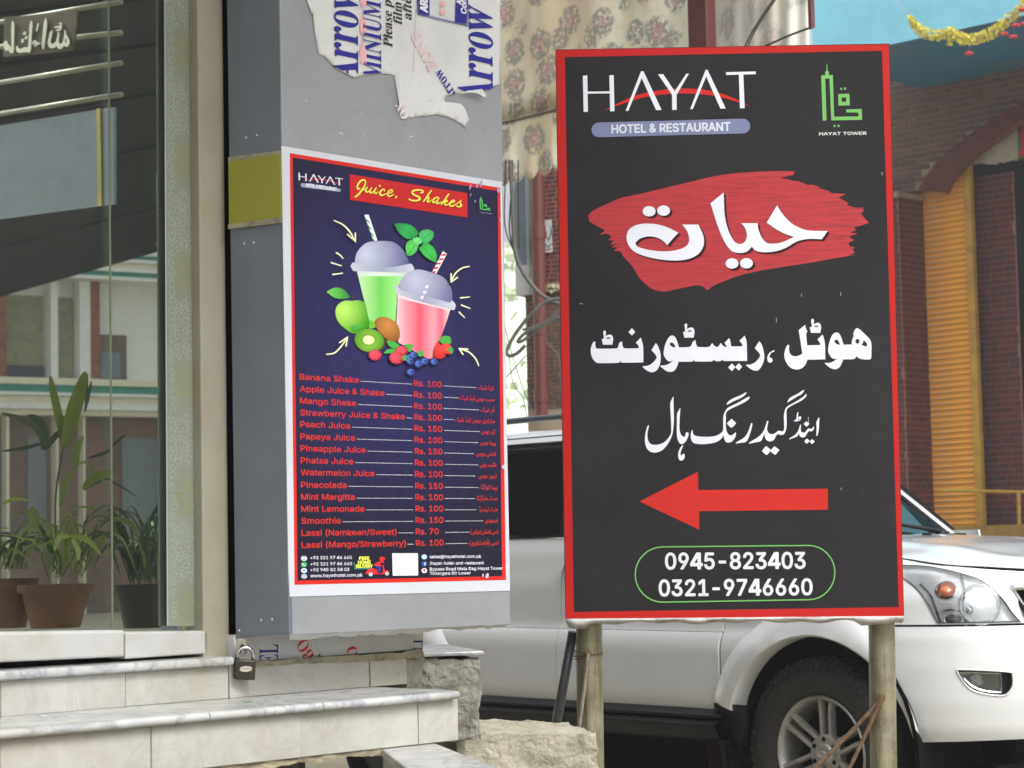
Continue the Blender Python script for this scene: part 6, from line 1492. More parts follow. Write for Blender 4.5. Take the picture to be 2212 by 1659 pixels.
for x in xs:
    hb = hood_half(x); rows.append([cw_(x - (.07 * (1 - (t_ / 14 - 1) ** 2) * 0), hb * (1 if t_ > 14 else -1) * (abs(t_ / 14 - 1) ** .85), hoodz(x, hb * (abs(t_ / 14 - 1) ** .85))) for t_ in range(29)])
q = MB(); q.grid(rows); o = obj('bonnet', q, M_paint, car, smooth=True)
o.data.flip_normals() if sum(p.normal.z for p in o.data.polygons) < 0 else None
for y_ in (-.18, .35):
    q = MB(); c_ = cw_(-.42, y_, hoodz(-.42, y_) + .004); q.box(c_, CF * .022, CR * .010, Vector((0, 0, .007))); obj('washer_jet', q, M_blk, car, bevel=.003)
# wipers
for (y0_, y1_) in ((.66, .05), (.02, -.55)):
    q = MB(); a_ = wsc(y0_ / .825, .02) + Vector((0, 0, .03)); b_ = wsc(y1_ / .825, .10) + Vector((0, 0, .02)); m2 = (a_ + b_) / 2 + Vector((0, 0, .015))
    q.tube([a_, m2, b_], [.011, .008, .005], 8); q.box(a_ - Vector((0, 0, .01)), CF * .02, CR * .03, Vector((0, 0, .012))); obj('wiper', q, M_blk, car, smooth=True)
# cabin: dash, wheel, seats (seen through the glass)
M_trim = mat('cabin_trim', L8(96, 98, 84), .8, var=.15)
q = MB(); lbox(q, -.98, -.56, -.66, .66, 1.0, 1.235); obj('dashboard', q, M_trim, car, bevel=.03)
for y_ in (-.36, .36):
    q = MB(); lbox(q, -1.72, -1.58, y_ - .22, y_ + .22, .9, 1.46); lbox(q, -1.70, -1.60, y_ - .11, y_ + .11, 1.50, 1.64); obj('seat', q, M_trim, car, bevel=.05)
q = MB(); wc = cw_(-1.08, .36, 1.20); ax = (CF * -.85 + Vector((0, 0, .5))).normalized(); a1_ = CR; a2_ = ax.cross(CR)
pts = [wc + a1_ * .18 * math.cos(i * math.pi / 14) + a2_ * .18 * math.sin(i * math.pi / 14) for i in range(29)]; q.tube(pts, .014, 8); obj('steering_wheel', q, M_blk, car, smooth=True)
q = MB(); q.add([wsc(u, v) + Vector((0, 0, -.006)) for u, v in ((.80, .82), (.93, .82), (.93, .93), (.80, .93))], [(0, 1, 2, 3)]); obj('windscreen_sticker', q, mat('green_sticker', L8(150, 200, 60), .5), car)
# rear end
rows = [[cw_(-3.55 + .03 * abs(y_) ** 2, y_, z) for y_ in [lerp(-HWD + .02, HWD - .02, i / 12) for i in range(13)]] for z in (.45, .7, 1.0, 1.28)] + [[cw_(-3.50, y_ * .88, 1.5) for y_ in [lerp(-HWD + .02, HWD - .02, i / 12) for i in range(13)]], [cw_(-3.44, y_ * .76, 1.77) for y_ in [lerp(-HWD + .02, HWD - .02, i / 12) for i in range(13)]]]
q = MB(); q.grid(rows); obj('tailgate', q, M_paint, car, smooth=True)
# door handles
for s in (sB + .10, sB - .88):
    zz_ = inv(1212, 1226)[1]; q = MB()
    rows = [[W(s + dx, zz_ + dz, o_) for dz, o_ in ((-.018, .002), (-.012, h_), (.012, h_), (.018, .002))] for dx, h_ in ((-.085, .004), (-.07, .028), (0, .034), (.06, .030), (.085, .006))]
    q.grid(rows); both_obj('door_handle', q, M_chrome)
# wheels
def wheel(cx, sgn, label=None):
    c = cw_(cx, -.77 * sgn, .388); ax = CR * sgn
    o = bpy.data.objects.new('wheel', None); COL.objects.link(o); o.parent = car; o.location = c - wloc(car)
    q = MB(); q.lathe(c, ax, [(.098, .232), (.118, .246), (.134, .285), (.136, .325), (.128, .352), (.116, .372), (.098, .383), (-.098, .383), (-.116, .372), (-.132, .34), (-.13, .26), (-.10, .232)], 72); obj('tyre', q, M_rub, o, smooth=True, auto=50)
    up = Vector((0, 0, 1)); fw = ax.cross(up)
    def pp_(r, a, h): return c + ax * h + (up * math.sin(a) + fw * math.cos(a)) * r
    q = MB(); nb = 62
    for k in range(nb):
        a = 2 * math.pi * k / nb; w_ = math.pi / nb * .72
        for (h0, h1, sh_, r1, r0) in ((.060, .112, 0, .389, .374), (.008, .048, .5, .390, .38), (-.048, -.008, .2, .390, .38), (-.112, -.060, .7, .389, .374), (.110, .131, 0, .372, .352)):
            a_ = a + sh_ * w_ * 2
            if r1 < .38: P8 = [pp_(rr_, a_ + s_ * w_ * .8, hh) for (rr_, hh) in ((.344, .134), (.368, .122)) for s_ in (-1, 1)]; P8 = [pp_(.344, a_ - w_ * .8, .137), pp_(.344, a_ + w_ * .8, .137), pp_(.370, a_ + w_ * .8, .125), pp_(.370, a_ - w_ * .8, .125), pp_(.344, a_ - w_ * .8, .13), pp_(.344, a_ + w_ * .8, .13), pp_(.370, a_ + w_ * .8, .112), pp_(.370, a_ - w_ * .8, .112)]
            else: P8 = [pp_(r0, a_ - w_, h0), pp_(r0, a_ + w_, h0), pp_(r0, a_ + w_, h1), pp_(r0, a_ - w_, h1), pp_(r1, a_ - w_, h0), pp_(r1, a_ + w_, h0), pp_(r1, a_ + w_, h1), pp_(r1, a_ - w_, h1)]
            q.hexa(P8)
    t2 = obj('tread', q, M_rub, o); t2['kind'] = 'stuff'
    q = MB(); q.lathe(c, ax, [(.112, .236), (.118, .231), (.112, .222), (.085, .212), (.02, .205), (-.09, .215), (-.09, .20), (.0, .190), (.01, .10), (.0, .01)], 64); obj('rim', q, M_alloy, o, smooth=True, auto=40)
    q = MB(); q.lathe(c, ax, [(.012, .188), (.014, .10), (.015, .001)], 40); obj('brake_disc', q, M_drk, o)
    for k in range(6):
        for s_ in (-1, 1):
            a = RAD(90 + k * 60 + 7) ; q = MB(); st_ = []
            for (r, da, wd, h, th) in ((.060, .10, .013, .088, .03), (.11, .115, .014, .094, .03), (.16, .118, .016, .103, .03), (.20, .12, .019, .108, .025), (.222, .125, .024, .107, .02)):
                aa = a + s_ * (.0235 if r < .2 else .027) / r; d_ = (.0105 + .02 * max(0, r - .15)) / r
                st_.append([pp_(r, aa - d_, h - .012), pp_(r, aa - d_ * .6, h), pp_(r, aa + d_ * .6, h), pp_(r, aa + d_, h - .012), pp_(r, aa + d_, h - th), pp_(r, aa - d_, h - th), pp_(r, aa - d_, h - .012)])
            q.grid(st_); obj('spoke', q, M_alloy, o, smooth=True, auto=40)
    q = MB(); q.lathe(c, ax, [(.05, .082), (.084, .080), (.092, .070), (.092, .045), (.100, .040), (.103, .034), (.104, .001)], 40); obj('hub', q, M_alloy, o, smooth=True, auto=35)
    for k in range(6):
        q = MB(); p_ = pp_(.060, RAD(60 * k + 30), .086); q.lathe(p_, ax, [(0, .010), (.0075, .0098), (.008, .006), (.008, .0005)], 10); obj('wheel_nut', q, M_drk, o)
    q = MB()
    for (rx, ry) in ((.022, .015), (.008, .014)):
        q.tube([c + ax * .105 + fw * rx * math.cos(i * math.pi / 10) + up * ry * math.sin(i * math.pi / 10) for i in range(21)], .0016, 6)
    q.tube([c + ax * .105 + fw * .014 * math.cos(i * math.pi / 10) + up * (.008 + .005 * math.sin(i * math.pi / 10)) for i in range(21)], .0014, 6)
    obj('emblem', q, M_chrome, o, smooth=True)
    return o
wheel(0, 1); wheel(0, -1); wheel(-2.79, 1); wheel(-2.79, -1)
# headlamps: bucket, reflectors, lens
def lamp_parts():
    hc = (sum(p[0] for p in hl) / len(hl), sum(p[1] for p in hl) / len(hl))
    shr = lambda k: [(hc[0] + (p[0] - hc[0]) * k, hc[1] + (p[1] - hc[1]) * k) for p in hl]
    seal = MB(); n = len(hl); A = [W(s, z, .004) for s, z in hl]; B2 = [W(s, z, .001) for s, z in shr(.965)]; seal.v += A + B2; seal.f += [(i, (i + 1) % n, n + (i + 1) % n, n + i) for i in range(n)]; both_obj('headlamp_seal', seal, M_blk)
    M_buck = mat('headlamp_bucket', L8(250, 251, 253), .3, .1, var=.06, scale=22)
    vs, fs = fill([hl], .02); q = MB(); q.add([W(s, z, -.024 - .008 * noise.noise(Vector((s * 14, z * 14, 0)))) for s, z in vs], fs); k = len(q.v); q.v += [W(s, z, -.004) for s, z in hl] + [W(s, z, -.024) for s, z in hl]; q.f += [(k + i, k + (i + 1) % n, k + n + (i + 1) % n, k + n + i) for i in range(n)]
    both_obj('headlamp_housing', q, M_buck)
    def bowl(px, py, rx, ry, dep, m_, nm, out=-.02, rings=6, dome=False):
        s0, z0 = inv(px, py); sx = abs(inv(px + rx, py, s0, z0)[0] - s0); sz = abs(inv(px, py - ry, s0, z0)[1] - z0); q = MB(); rows = []
        for i in range(rings + 1):
            t_ = i / rings; d_ = out - dep * (1 - t_ * t_) if not dome else out + dep * (1 - t_ * t_)
            rows.append([W(s0 + sx * t_ * math.cos(a), z0 + sz * t_ * math.sin(a), d_ + (.004 * math.cos(a * 9) * t_ if not dome else 0)) for a in [j * math.pi / 14 for j in range(29)]])
        q.grid(rows); both_obj(nm, q, m_)
        q = MB(); q.tube([W(s0 + sx * math.cos(a), z0 + sz * math.sin(a), out + .002) for a in [j * math.pi / 16 for j in range(33)]], .003, 6); both_obj(nm + '_ring', q, M_chrome)
    bowl(2042, 1275, 24, 18, .03, mat('amber_lens', L8(196, 106, 60), .15, spec=.8), 'indicator_lens', -.02, dome=True)
    bowl(2118, 1306, 44, 44, .04, mat('bright_reflector', L8(244, 246, 250), .16, .45, var=.05), 'headlamp_reflector', -.012); bowl(2057, 1338, 19, 12, .02, mat('grey_lens', L8(120, 124, 126), .2, spec=.8), 'side_lens', -.025, dome=True)
    bowl(2095, 1318, 13, 15, .02, M_chrome, 'bulb_shield', -.03, dome=True)
    for pth in ([(2076, 1242), (2084, 1275), (2082, 1310), (2088, 1354)], [(1985, 1262), (2010, 1290), (2030, 1345)], [(2028, 1322), (2055, 1318), (2082, 1322)]):
        q = MB(); q.tube([W(*inv(*p), -.018) for p in catmull(pth, 4, False, 170)], .0045, 6); both_obj('headlamp_divider', q, M_chrome)
    M_lens = glass_mat('headlamp_lens', (.97, .98, .99), .03); vs, fs = fill([hl], .03); q = MB(); q.add([W(s, z, .002) for s, z in vs], fs); both_obj('headlamp_lens', q, M_lens)
    fg = fog_o; n = len(fg); q = MB(); vs, fs = fill([fg], .02); q.add([W(s, z, -.05) for s, z in vs], fs); k = len(q.v); q.v += [W(s, z, .004) for s, z in fg] + [W(s, z, -.05) for s, z in fg]; q.f += [(k + i, k + (i + 1) % n, k + n + (i + 1) % n, k + n + i) for i in range(n)]; both_obj('fog_lamp_housing', q, mat('fog_housing', L8(70, 72, 76), .3, .3))
    fi = catmull(invs([(2074, 1453), (2110, 1453), (2161, 1455), (2163, 1496), (2133, 1494), (2104, 1485), (2084, 1468)]), 3, True, 50)
    q = MB(); vs, fs = fill([fi], .015); q.add([W(s, z, -.006) for s, z in vs], fs); both_obj('fog_lamp_lens', q, glass_mat('fog_lens', (.85, .87, .9), .06))
    q = MB(); A = [W(s, z, -.002) for s, z in fi]; q.tube(A + [A[0]], .0035, 6); both_obj('fog_lamp_bezel', q, M_chrome)
    bowl(2112, 1470, 14, 14, .02, M_chrome, 'fog_reflector', -.03)
    q = MB(); A = [W(s, z, .008) for s, z in fog_o]; q.tube(A + [A[0]], .003, 6); both_obj('fog_recess_lip', q, M_paint)
lamp_parts()
# grille: frame, bars and dark core
zt1, zt0 = grl[0][1], zsm + .03
q = MB(); fr0 = [(grl[0][0] + .004, zt1), (grl[1][0] + .004, grl[1][1]), (g0 + .025, zt0)]
path = [W(SMAX - .002, zt1 - .004, .006)] + [W(s, z - .004, .006) for s, z in fr0] + [W(SMAX - .002, zt0, .006)]
q.tube(path, .014, 8); both_obj('grille_frame', q, M_chrome)
for i in range(8):
    s_ = g0 + .02 + (SMAX - g0 - .02) * (i + .3) / 8; q = MB(); q.grid([[W(s_ - .012, z, -.004), W(s_, z, .006), W(s_ + .012, z, -.004)] for z in (zt0 + .012, (zt0 + zt1) / 2, zt1 - .016)]); both_obj('grille_bar', q, M_chrome)
q = MB(); q.grid([[W(s, z, -.05) for z in (zt0 - .02, zt1 + .01)] for s in [lerp(grl[0][0], SMAX, i / 10) for i in range(11)]]); both_obj('grille_core', q, M_drk)
# underside: crossmember, guard, axle
q = MB(); lbox(q, .30, .62, -.55, .55, .28, .36); lbox(q, -.06, .06, -.70, .70, .30, .42); lbox(q, -.9, .3, -.32, .32, .27, .44); lbox(q, -3.2, -.9, -.42, -.30, .38, .50); lbox(q, -3.2, -.9, .30, .42, .38, .50); obj('underbody', q, M_blk, car, bevel=.02)
q = MB(); q.lathe(cw_(.22, -.38, .40), CR, [(0, .001), (0, .04), (.12, .05), (.12, .001)], 14); obj('suspension_arm', q, M_blk, car)

# ================================================================== ground and hill
def ground_mat():
    m = bpy.data.materials.new('dusty_street'); m.use_nodes = True; n = NT(m)
    f = n.noise(.8, 8, .65); g = n.noise(22, 8, .75); c = n.ramp(f, [(.3, L8(128, 118, 98)), (.7, L8(172, 162, 138))]); c = n.mix(n.math('MULTIPLY', g, .6), c, L8(190, 182, 160))
    n.base(c); n.b.inputs['Roughness'].default_value = .95; n.bump(g, .9, .03); return m
q = MB(); n_ = 60; rows = []
for i in range(n_ + 1):
    y = -60 + (i / n_) ** 2 * 205; rows.append([(lerp(-150, 190, j / 40), y, -.02 + .02 * noise.noise(Vector((j * .7, i * .9, 0)))) for j in range(41)])
q.grid(rows); struct('street', q, ground_mat(), smooth=True)
def hill_mat():
    m = bpy.data.materials.new('scrubby_hill'); m.use_nodes = True; n = NT(m)
    f = n.noise(.09, 10, .7); g = n.noise(.5, 8, .7); c = n.ramp(f, [(.35, L8(224, 226, 212)), (.5, L8(204, 212, 188)), (.66, L8(230, 229, 220))]); c = n.mix(n.ramp(g, [(.5, (0, 0, 0)), (.7, (.6, .6, .6))]), c, L8(172, 186, 152))  # pale tones put haze and overexposure into the hill's colour
    n.base(c); n.b.inputs['Roughness'].default_value = 1.0; return m
q = MB(); rows = []
for i in range(60):
    y = 70 + i * 1.4; rows.append([(lerp(-120, 130, j / 80), y, -1 + 24 * (i / 59) ** .9 + 2.6 * noise.noise(Vector((j * .13, i * .12, 2))) + .9 * noise.noise(Vector((j * .5, i * .5, 7)))) for j in range(81)])
q.grid(rows); struct('hillside', q, hill_mat(), smooth=True)
random.seed(21); q = MB()
for k in range(1500):
    i = random.uniform(0, 58); x = random.uniform(-30, 40); y = 70 + i * 1.4; z = -1 + 24 * (i / 59) ** .9 + 2.6 * noise.noise(Vector(((x + 120) / 250 * 80 * .13, i * .12, 2))); r = random.uniform(.25, .8)
    for _ in range(7):
        c = Vector((x, y, z + r * .5)) + Vector([random.gauss(0, r * .45) for _ in range(3)]); a = Vector([random.gauss(0, 1) for _ in range(3)]).normalized() * r * .5; b = Vector([random.gauss(0, 1) for _ in range(3)]).normalized() * r * .5
        q.add([c - a, c + b, c + a, c - b], [(0, 1, 2, 3)])
o = obj('hill_scrub', q, mat('scrub_leaves', L8(168, 186, 140), .8, var=.25, scale=.4)); o['kind'] = 'stuff'; o['label'] = 'scrub covering the far hillside, haze put into its pale green colour'
# ================================================================== brick laying
UB = bpy.data.meshes.new('brick'); bm = bmesh.new(); bmesh.ops.create_cube(bm, size=1.0); bmesh.ops.bevel(bm, geom=bm.edges[:], offset=.035, segments=1, affect='EDGES'); bm.to_mesh(UB); bm.free()
def brick_mat(name, a, b, c):
    m = bpy.data.materials.new(name); m.use_nodes = True; n = NT(m); oi = n.node('ObjectInfo'); col = n.ramp(oi.outputs['Random'], [(0, a), (.45, b), (1, c)])
    f = n.noise(18, 6, .7); n.base(n.mix(n.math('MULTIPLY', f, .35), col, tuple(v * .6 for v in b))); n.b.inputs['Roughness'].default_value = .75; return m
_bm = {}
def bricks(thing, pl, test, u0, u1, v0, v1, ch, bl, m, dep=.007, limit=280, mort=None, seed=0, name='brick'):
    rnd = random.Random(seed); me = _bm.get(m.name)
    if me is None: me = UB.copy(); me.name = name; me.materials.append(m); _bm[m.name] = me
    rot = Matrix((pl.U, -pl.N, pl.V)).transposed().to_4x4(); L = []
    v = v0; r = 0
    while v < v1:
        u = u0 - rnd.random() * bl
        while u < u1:
            l = bl * rnd.choice((.5, 1, 1, 1, 1)); a, b = max(u, u0), min(u + l, u1)
            if b - a > bl * .2:
                cu = (a + b) / 2; ok = test is None or (test(cu, v + ch / 2) and test(a + .01, v + ch / 2) and test(b - .01, v + ch / 2))
                if ok: L.append((cu, v + ch / 2, b - a - .010, ch - .009))
            u += l
        v += ch; r += 1
    base = wloc(thing)
    vis = []
    for it in L:
        x, y = proj(pl.pt(it[0], it[1])); vis.append((0 if -20 < x < 2232 and -20 < y < 1680 else 1, it))
    vis.sort(key=lambda t_: t_[0])
    for k, (w_, (cu, cv, l, h)) in enumerate(vis):
        if k < limit and w_ == 0:
            o = bpy.data.objects.new(name, me); COL.objects.link(o); o.parent = thing
            o.matrix_local = Matrix.Translation(pl.pt(cu, cv, dep / 2 + rnd.uniform(-.0008, .0008)) - base) @ rot @ Matrix.Diagonal((l, dep, h, 1))
    rest = [it for k, (w_, it) in enumerate(vis) if not (k < limit and w_ == 0)]
    if rest:
        q = MB()
        for (cu, cv, l, h) in rest: q.slab(pl, cu - l / 2, cu + l / 2, cv - h / 2, cv + h / 2, 0, dep)
        o = obj('brickwork', q, m, thing); o['kind'] = 'stuff'
M_mort = mat('mortar', L8(150, 108, 96), .9, var=.2, scale=3); M_mortp = mat('dusty_mortar', L8(150, 134, 116), .9, var=.2, scale=3)
M_bd = brick_mat('dark_brick', L8(104, 44, 38), L8(86, 38, 36), L8(60, 36, 42)); M_bp = brick_mat('dusty_brick', L8(112, 82, 68), L8(94, 70, 60), L8(78, 62, 58)); M_br = brick_mat('red_brick', L8(96, 36, 32), L8(78, 30, 28), L8(106, 46, 38))
# ------------------------------------------------------------------ right building
RB = Plane(at(2100, 600, 24), -45)
PX = lambda x, y, h=0.0: RB.uv(x, y, h)
rb = empty('brick_building', RB.hit(2060, 1170), 'brick building with an arched bay and blue floor slab behind the car', 'building')
arch_o = [(1988, 410), (2012, 372), (2041, 337), (2088, 299), (2144, 261), (2212, 223), (2290, 200), (2400, 190)]
arch_i = [(2040, 417), (2053, 393), (2070, 372), (2108, 334), (2158, 299), (2212, 261), (2290, 236), (2400, 226)]
ao = [PX(*p) for p in arch_o]; ai = [PX(*p) for p in arch_i]
vt = PX(2000, 168)[1]
open_poly = [PX(1958, 1300), PX(1953, 414)] + ao + [PX(2600, 190), PX(2600, 1300)]
uL = PX(1700, 400)[0]; uR = PX(2330, 400)[0]
def wall_test(u, v): return not inside((u, v), open_poly)
q = MB(); vs, fs = fill([[(uL, -1.3), PX(1958, 1300), PX(1953, 414)] + ao + [(PX(2400, 190)[0] + .01, vt), (uL, vt)]]); k = len(q.v); q.add([RB.pt(u, v, 0) for u, v in vs], fs)
o = obj('wall', q, M_mortp, rb); md = o.modifiers.new('s', 'SOLIDIFY'); md.thickness = .2; md.offset = -1
upper = rb
bricks(rb, RB, wall_test, PX(1905, 400)[0], PX(2240, 300)[0], PX(2000, 470)[1], vt, .070, .17, M_bp, seed=1, limit=285)
# recess behind the arch
arec = empty('arch_recess', RB.hit(2150, 1100, -.6), 'brick pier inside the arched bay right of the orange shutter', 'brick pier')
RP = RB.off(-.35)
q = MB(); q.slab(RP, RP.uv(2101, 700)[0], RP.uv(2420, 700)[0], -1.2, RP.uv(2150, 352)[1], -.3, 0); obj('wall', q, M_mort, arec)
q = MB(); q.slab(RP, RP.uv(2203, 700)[0], RP.uv(2420, 700)[0], -1.2, RP.uv(2150, 352)[1], -.005, .004); obj('recess_shade_sheet', q, M_drk, arec)  # black sheet whose colour stands in for the shade of the recess
bricks(arec, RP, None, RP.uv(2103, 700)[0] + .02, RP.uv(2200, 700)[0], RP.uv(2150, 1134)[1], RP.uv(2150, 353)[1], .070, .17, M_bd, seed=2, limit=290)
# arch ring
ring = empty('brick_arch', RB.pt(*ai[0]), 'dark red brick arch springing from the pillar above the orange shutter', 'arch')
def resample(P_, n):
    P_ = catmull(P_, 8, False, 170); d = [0]
    for a, b in zip(P_, P_[1:]): d.append(d[-1] + math.hypot(b[0] - a[0], b[1] - a[1]))
    out = []; j = 0
    for i in range(n + 1):
        t_ = d[-1] * i / n
        while j < len(d) - 2 and d[j + 1] < t_: j += 1
        f = (t_ - d[j]) / (d[j + 1] - d[j] + 1e-9); out.append((lerp(P_[j][0], P_[j + 1][0], f), lerp(P_[j][1], P_[j + 1][1], f)))
    return out
NR = 44; A1, A2 = resample(ao, NR), resample(ai, NR)
q = MB(); rows = [[RB.pt(*A1[i], .0), RB.pt(*A1[i], .05), RB.pt(*A2[i], .05), RB.pt(*A2[i], -.10)] for i in range(NR + 1)]; q.grid(rows); obj('mortar_band', q, mat('ring_mortar', L8(112, 68, 60), .9, var=.2), ring)
for i in range(NR):
    off_ = (i % 2) * .5
    for k in range(-1, 3):
        a, b = max(0, (k + off_) / 2.5), min(1, (k + 1 + off_) / 2.5)
        if b - a < .08: continue
        f = lambda t_, s_: (lerp(lerp(A1[i][0], A1[i + 1][0], s_), lerp(A2[i][0], A2[i + 1][0], s_), t_), lerp(lerp(A1[i][1], A1[i + 1][1], s_), lerp(A2[i][1], A2[i + 1][1], s_), t_))
        q = MB(); C = [f(a + .02, .08), f(b - .02, .08), f(b - .02, .92), f(a + .02, .92)]
        q.hexa([RB.pt(*p, .05) for p in C] + [RB.pt(*p, .057) for p in C]); obj('brick', q, M_br, ring)
# pillar under the spring of the arch
PC = RB.hit(1951, 760, .32)
P1 = Plane(PC, -45); P2 = Plane(PC, 45)
bp_ = empty('brick_pillar', PC + Vector((0, 0, -1.9)), 'dark brick pillar between the sign board and the orange shutter', 'pillar')
zt_ = P1.uv(1947, 424)[1]; w2 = P2.uv(1999, 600)[0]
q = MB(); c0, c1_, c2_, c3_ = P1.pt(-.45, 0), P1.pt(0, 0), P2.pt(w2, 0), P2.pt(w2, 0) - P1.U * .45
q.prism([p + Vector((0, 0, -1.9)) for p in (c0, c1_, c2_, c3_)], Vector((0, 0, .65 + zt_ + 1.25))); obj('core', q, M_mort, bp_)
bricks(bp_, P1, None, -.30, -.004, -1.0, zt_, .070, .15, M_br, seed=3, limit=120)
bricks(bp_, P2, None, .004, w2, -1.0, zt_, .070, .15, M_bd, seed=4, limit=180)
q = MB(); q.prism([c0 + P1.N * .03, c1_ + P1.N * .03 + P1.U * .03, c2_ + P1.U * .03, c3_], Vector((0, 0, .06)))
q.v = [p + Vector((0, 0, zt_)) for p in q.v]; obj('capital', q, M_mortp, bp_)
# orange roller shutter
SHP = RB.off(-.20)
sh = empty('roller_shutter', SHP.hit(2070, 1165), 'weathered orange roller shutter with a yellow side channel under the arch', 'shutter')
M_or = bpy.data.materials.new('orange_shutter'); M_or.use_nodes = True; n_ = NT(M_or); f_ = n_.noise(3, 7, .7); g_ = n_.noise(1, 6, .7, n_.coord((2, 2, 40)))
c_ = n_.ramp(f_, [(.3, L8(244, 158, 26)), (.7, L8(252, 188, 52))]); c_ = n_.mix(n_.ramp(g_, [(.48, (0, 0, 0)), (.66, (.8, .8, .8))]), c_, L8(232, 196, 150)); n_.base(c_); n_.b.inputs['Roughness'].default_value = .4
us0, us1 = SHP.uv(1999, 800)[0] - .45, SHP.uv(2098, 700)[0]; vb, vtt = SHP.uv(2050, 1172)[1], SHP.uv(2050, 345)[1]
sp_ = .066; v = vb; k = 0; rn = random.Random(3)
slm = None
while v < vtt:
    prof = [(0, .0), (sp_ * .08, .016), (sp_ * .30, .020), (sp_ * .52, .006), (sp_ * .62, .003), (sp_ * .70, .012), (sp_ * .88, .012), (sp_ * .94, .0)]
    if slm is None:
        q = MB(); q.grid([[SHP.pt(us0, v + a, h) for a, h in prof], [SHP.pt((us0 + us1) / 2, v + a, h) for a, h in prof], [SHP.pt(us1, v + a, h) for a, h in prof]]); slm = obj('slat', q, M_or, sh, smooth=False); v0s = v
    else:
        o = slm.copy(); COL.objects.link(o); o.location = Vector((0, 0, v - v0s)) + SHP.N * rn.uniform(-.002, .002)
    v += sp_; k += 1
q = MB(); q.slab(SHP, us0, us1, vb, vtt, -.03, -.002); obj('backing', q, M_drk, sh)
q = MB(); q.slab(SHP, us1 - .0, us1 + .09, vb - .02, vtt, -.02, .05); obj('side_channel', q, mat('yellow_channel', L8(190, 150, 52), .5, var=.2), sh)
q = MB(); q.slab(SHP, us0, us1 + .3, vb - .22, vb - .01, -.05, .06); obj('dark_threshold', q, M_drk, sh)
# pale panel and banner in the arch
pn = empty('shutter_box', RP.hit(2140, 350), 'pale grey shutter box with torn lower edge inside the arch', 'shutter box')
pts = [(2195, 262), (2191, 345), (2180, 347), (2165, 352), (2158, 349), (2150, 355), (2128, 354), (2112, 351), (2086, 354), (2060, 330), (2100, 250)]
q = MB(); q.prism([RP.hit(x, y, .10) for x, y in pts], RP.N * -.08); obj('panel', q, mat('dusty_panel', L8(178, 176, 160), .7, var=.2), pn)
q = MB(); q.slab(RP, RP.uv(2085, 340)[0], RP.uv(2195, 340)[0], RP.uv(2150, 375)[1], RP.uv(2150, 352)[1], .0, .06); obj('dark_slot', q, M_drk, pn)
ban = empty('picture_banner', RP.hit(2205, 350, .15), 'green and red picture banner with a pale edge at the right end of the arch', 'banner')
q = MB(); a_, b_ = RP.uv(2192, 344, .15), RP.uv(2300, 240, .15); q.slab(RP, a_[0], b_[0], a_[1], b_[1], .13, .15); obj('board', q, mat('banner_edge', L8(170, 172, 150), .6), ban)
P = Print(RP.off(.15), h0=.002)
P.poly([(2199, 345), (2290, 335), (2290, 230), (2197, 240)], L8(74, 92, 52), smooth=False)
P.ell(2212, 300, 8, 30, L8(170, 44, 44)); P.ell(2206, 330, 5, 9, L8(190, 60, 50)); P.ell(2203, 275, 4, 12, L8(40, 60, 44)); P.build('picture', ban)
# yellow rail and ledge
rl = empty('yellow_railing', RB.hit(2200, 1137, .8), 'yellow painted pipe railing in front of the brick pier', 'railing')
M_yp = mat('yellow_paint', L8(172, 136, 44), .5, var=.25, scale=6)
RR = RB.off(.8)
q = MB(); q.tube([RR.hit(2024, 1059), RR.hit(2204, 1063)], .019, 10); obj('top_rail', q, M_yp, rl)
q = MB(); q.tube([RR.hit(2200, 1062), RR.hit(2202, 1150)], .019, 10); obj('post', q, M_yp, rl)
q = MB(); q.tube([RR.hit(2204, 1063), RR.hit(2204, 1063) + RB.N * -.8], .019, 10); obj('top_rail', q, M_yp, rl)
q = MB(); q.slab(RB, PX(2112, 1140)[0] - .2, PX(2500, 1140)[0], PX(2150, 1170)[1], PX(2150, 1136)[1], .0, .9); tag(obj('yellow_ledge', q, mat('ledge_paint', L8(140, 112, 38), .7, var=.2)), 'olive yellow ledge at the foot of the brick pier behind the bonnet', 'ledge')
# blue floor slab
M_bl = mat('sky_blue_paint', L8(140, 218, 242), .6, var=.08, scale=1.5); M_bl2 = mat('shaded_blue_paint', L8(34, 104, 142), .7, var=.10, scale=1.2, vary=L8(84, 104, 96))  # soffit: same blue paint, its shade put into the darker colour, plus stains
zz_ = at(1924, 100, 22.3).z
BF = Plane(Vector((*atz(2060, 66, zz_).xy, CAM.z)), -45)
ub0 = BF.uv(1753, 50)[0]; q = MB(); q.slab(BF, ub0, ub0 + 12, zz_ - CAM.z, zz_ - CAM.z + 1.6, -3.0, 0); fas = obj('blue_slab', q, M_bl); tag(fas, 'light blue painted floor slab projecting above the brick arch', 'floor slab')
q = MB(); q.slab(BF, ub0, ub0 + 12, zz_ - CAM.z - .006, zz_ - CAM.z - .001, -3.0, -.004); obj('soffit', q, M_bl2, fas)
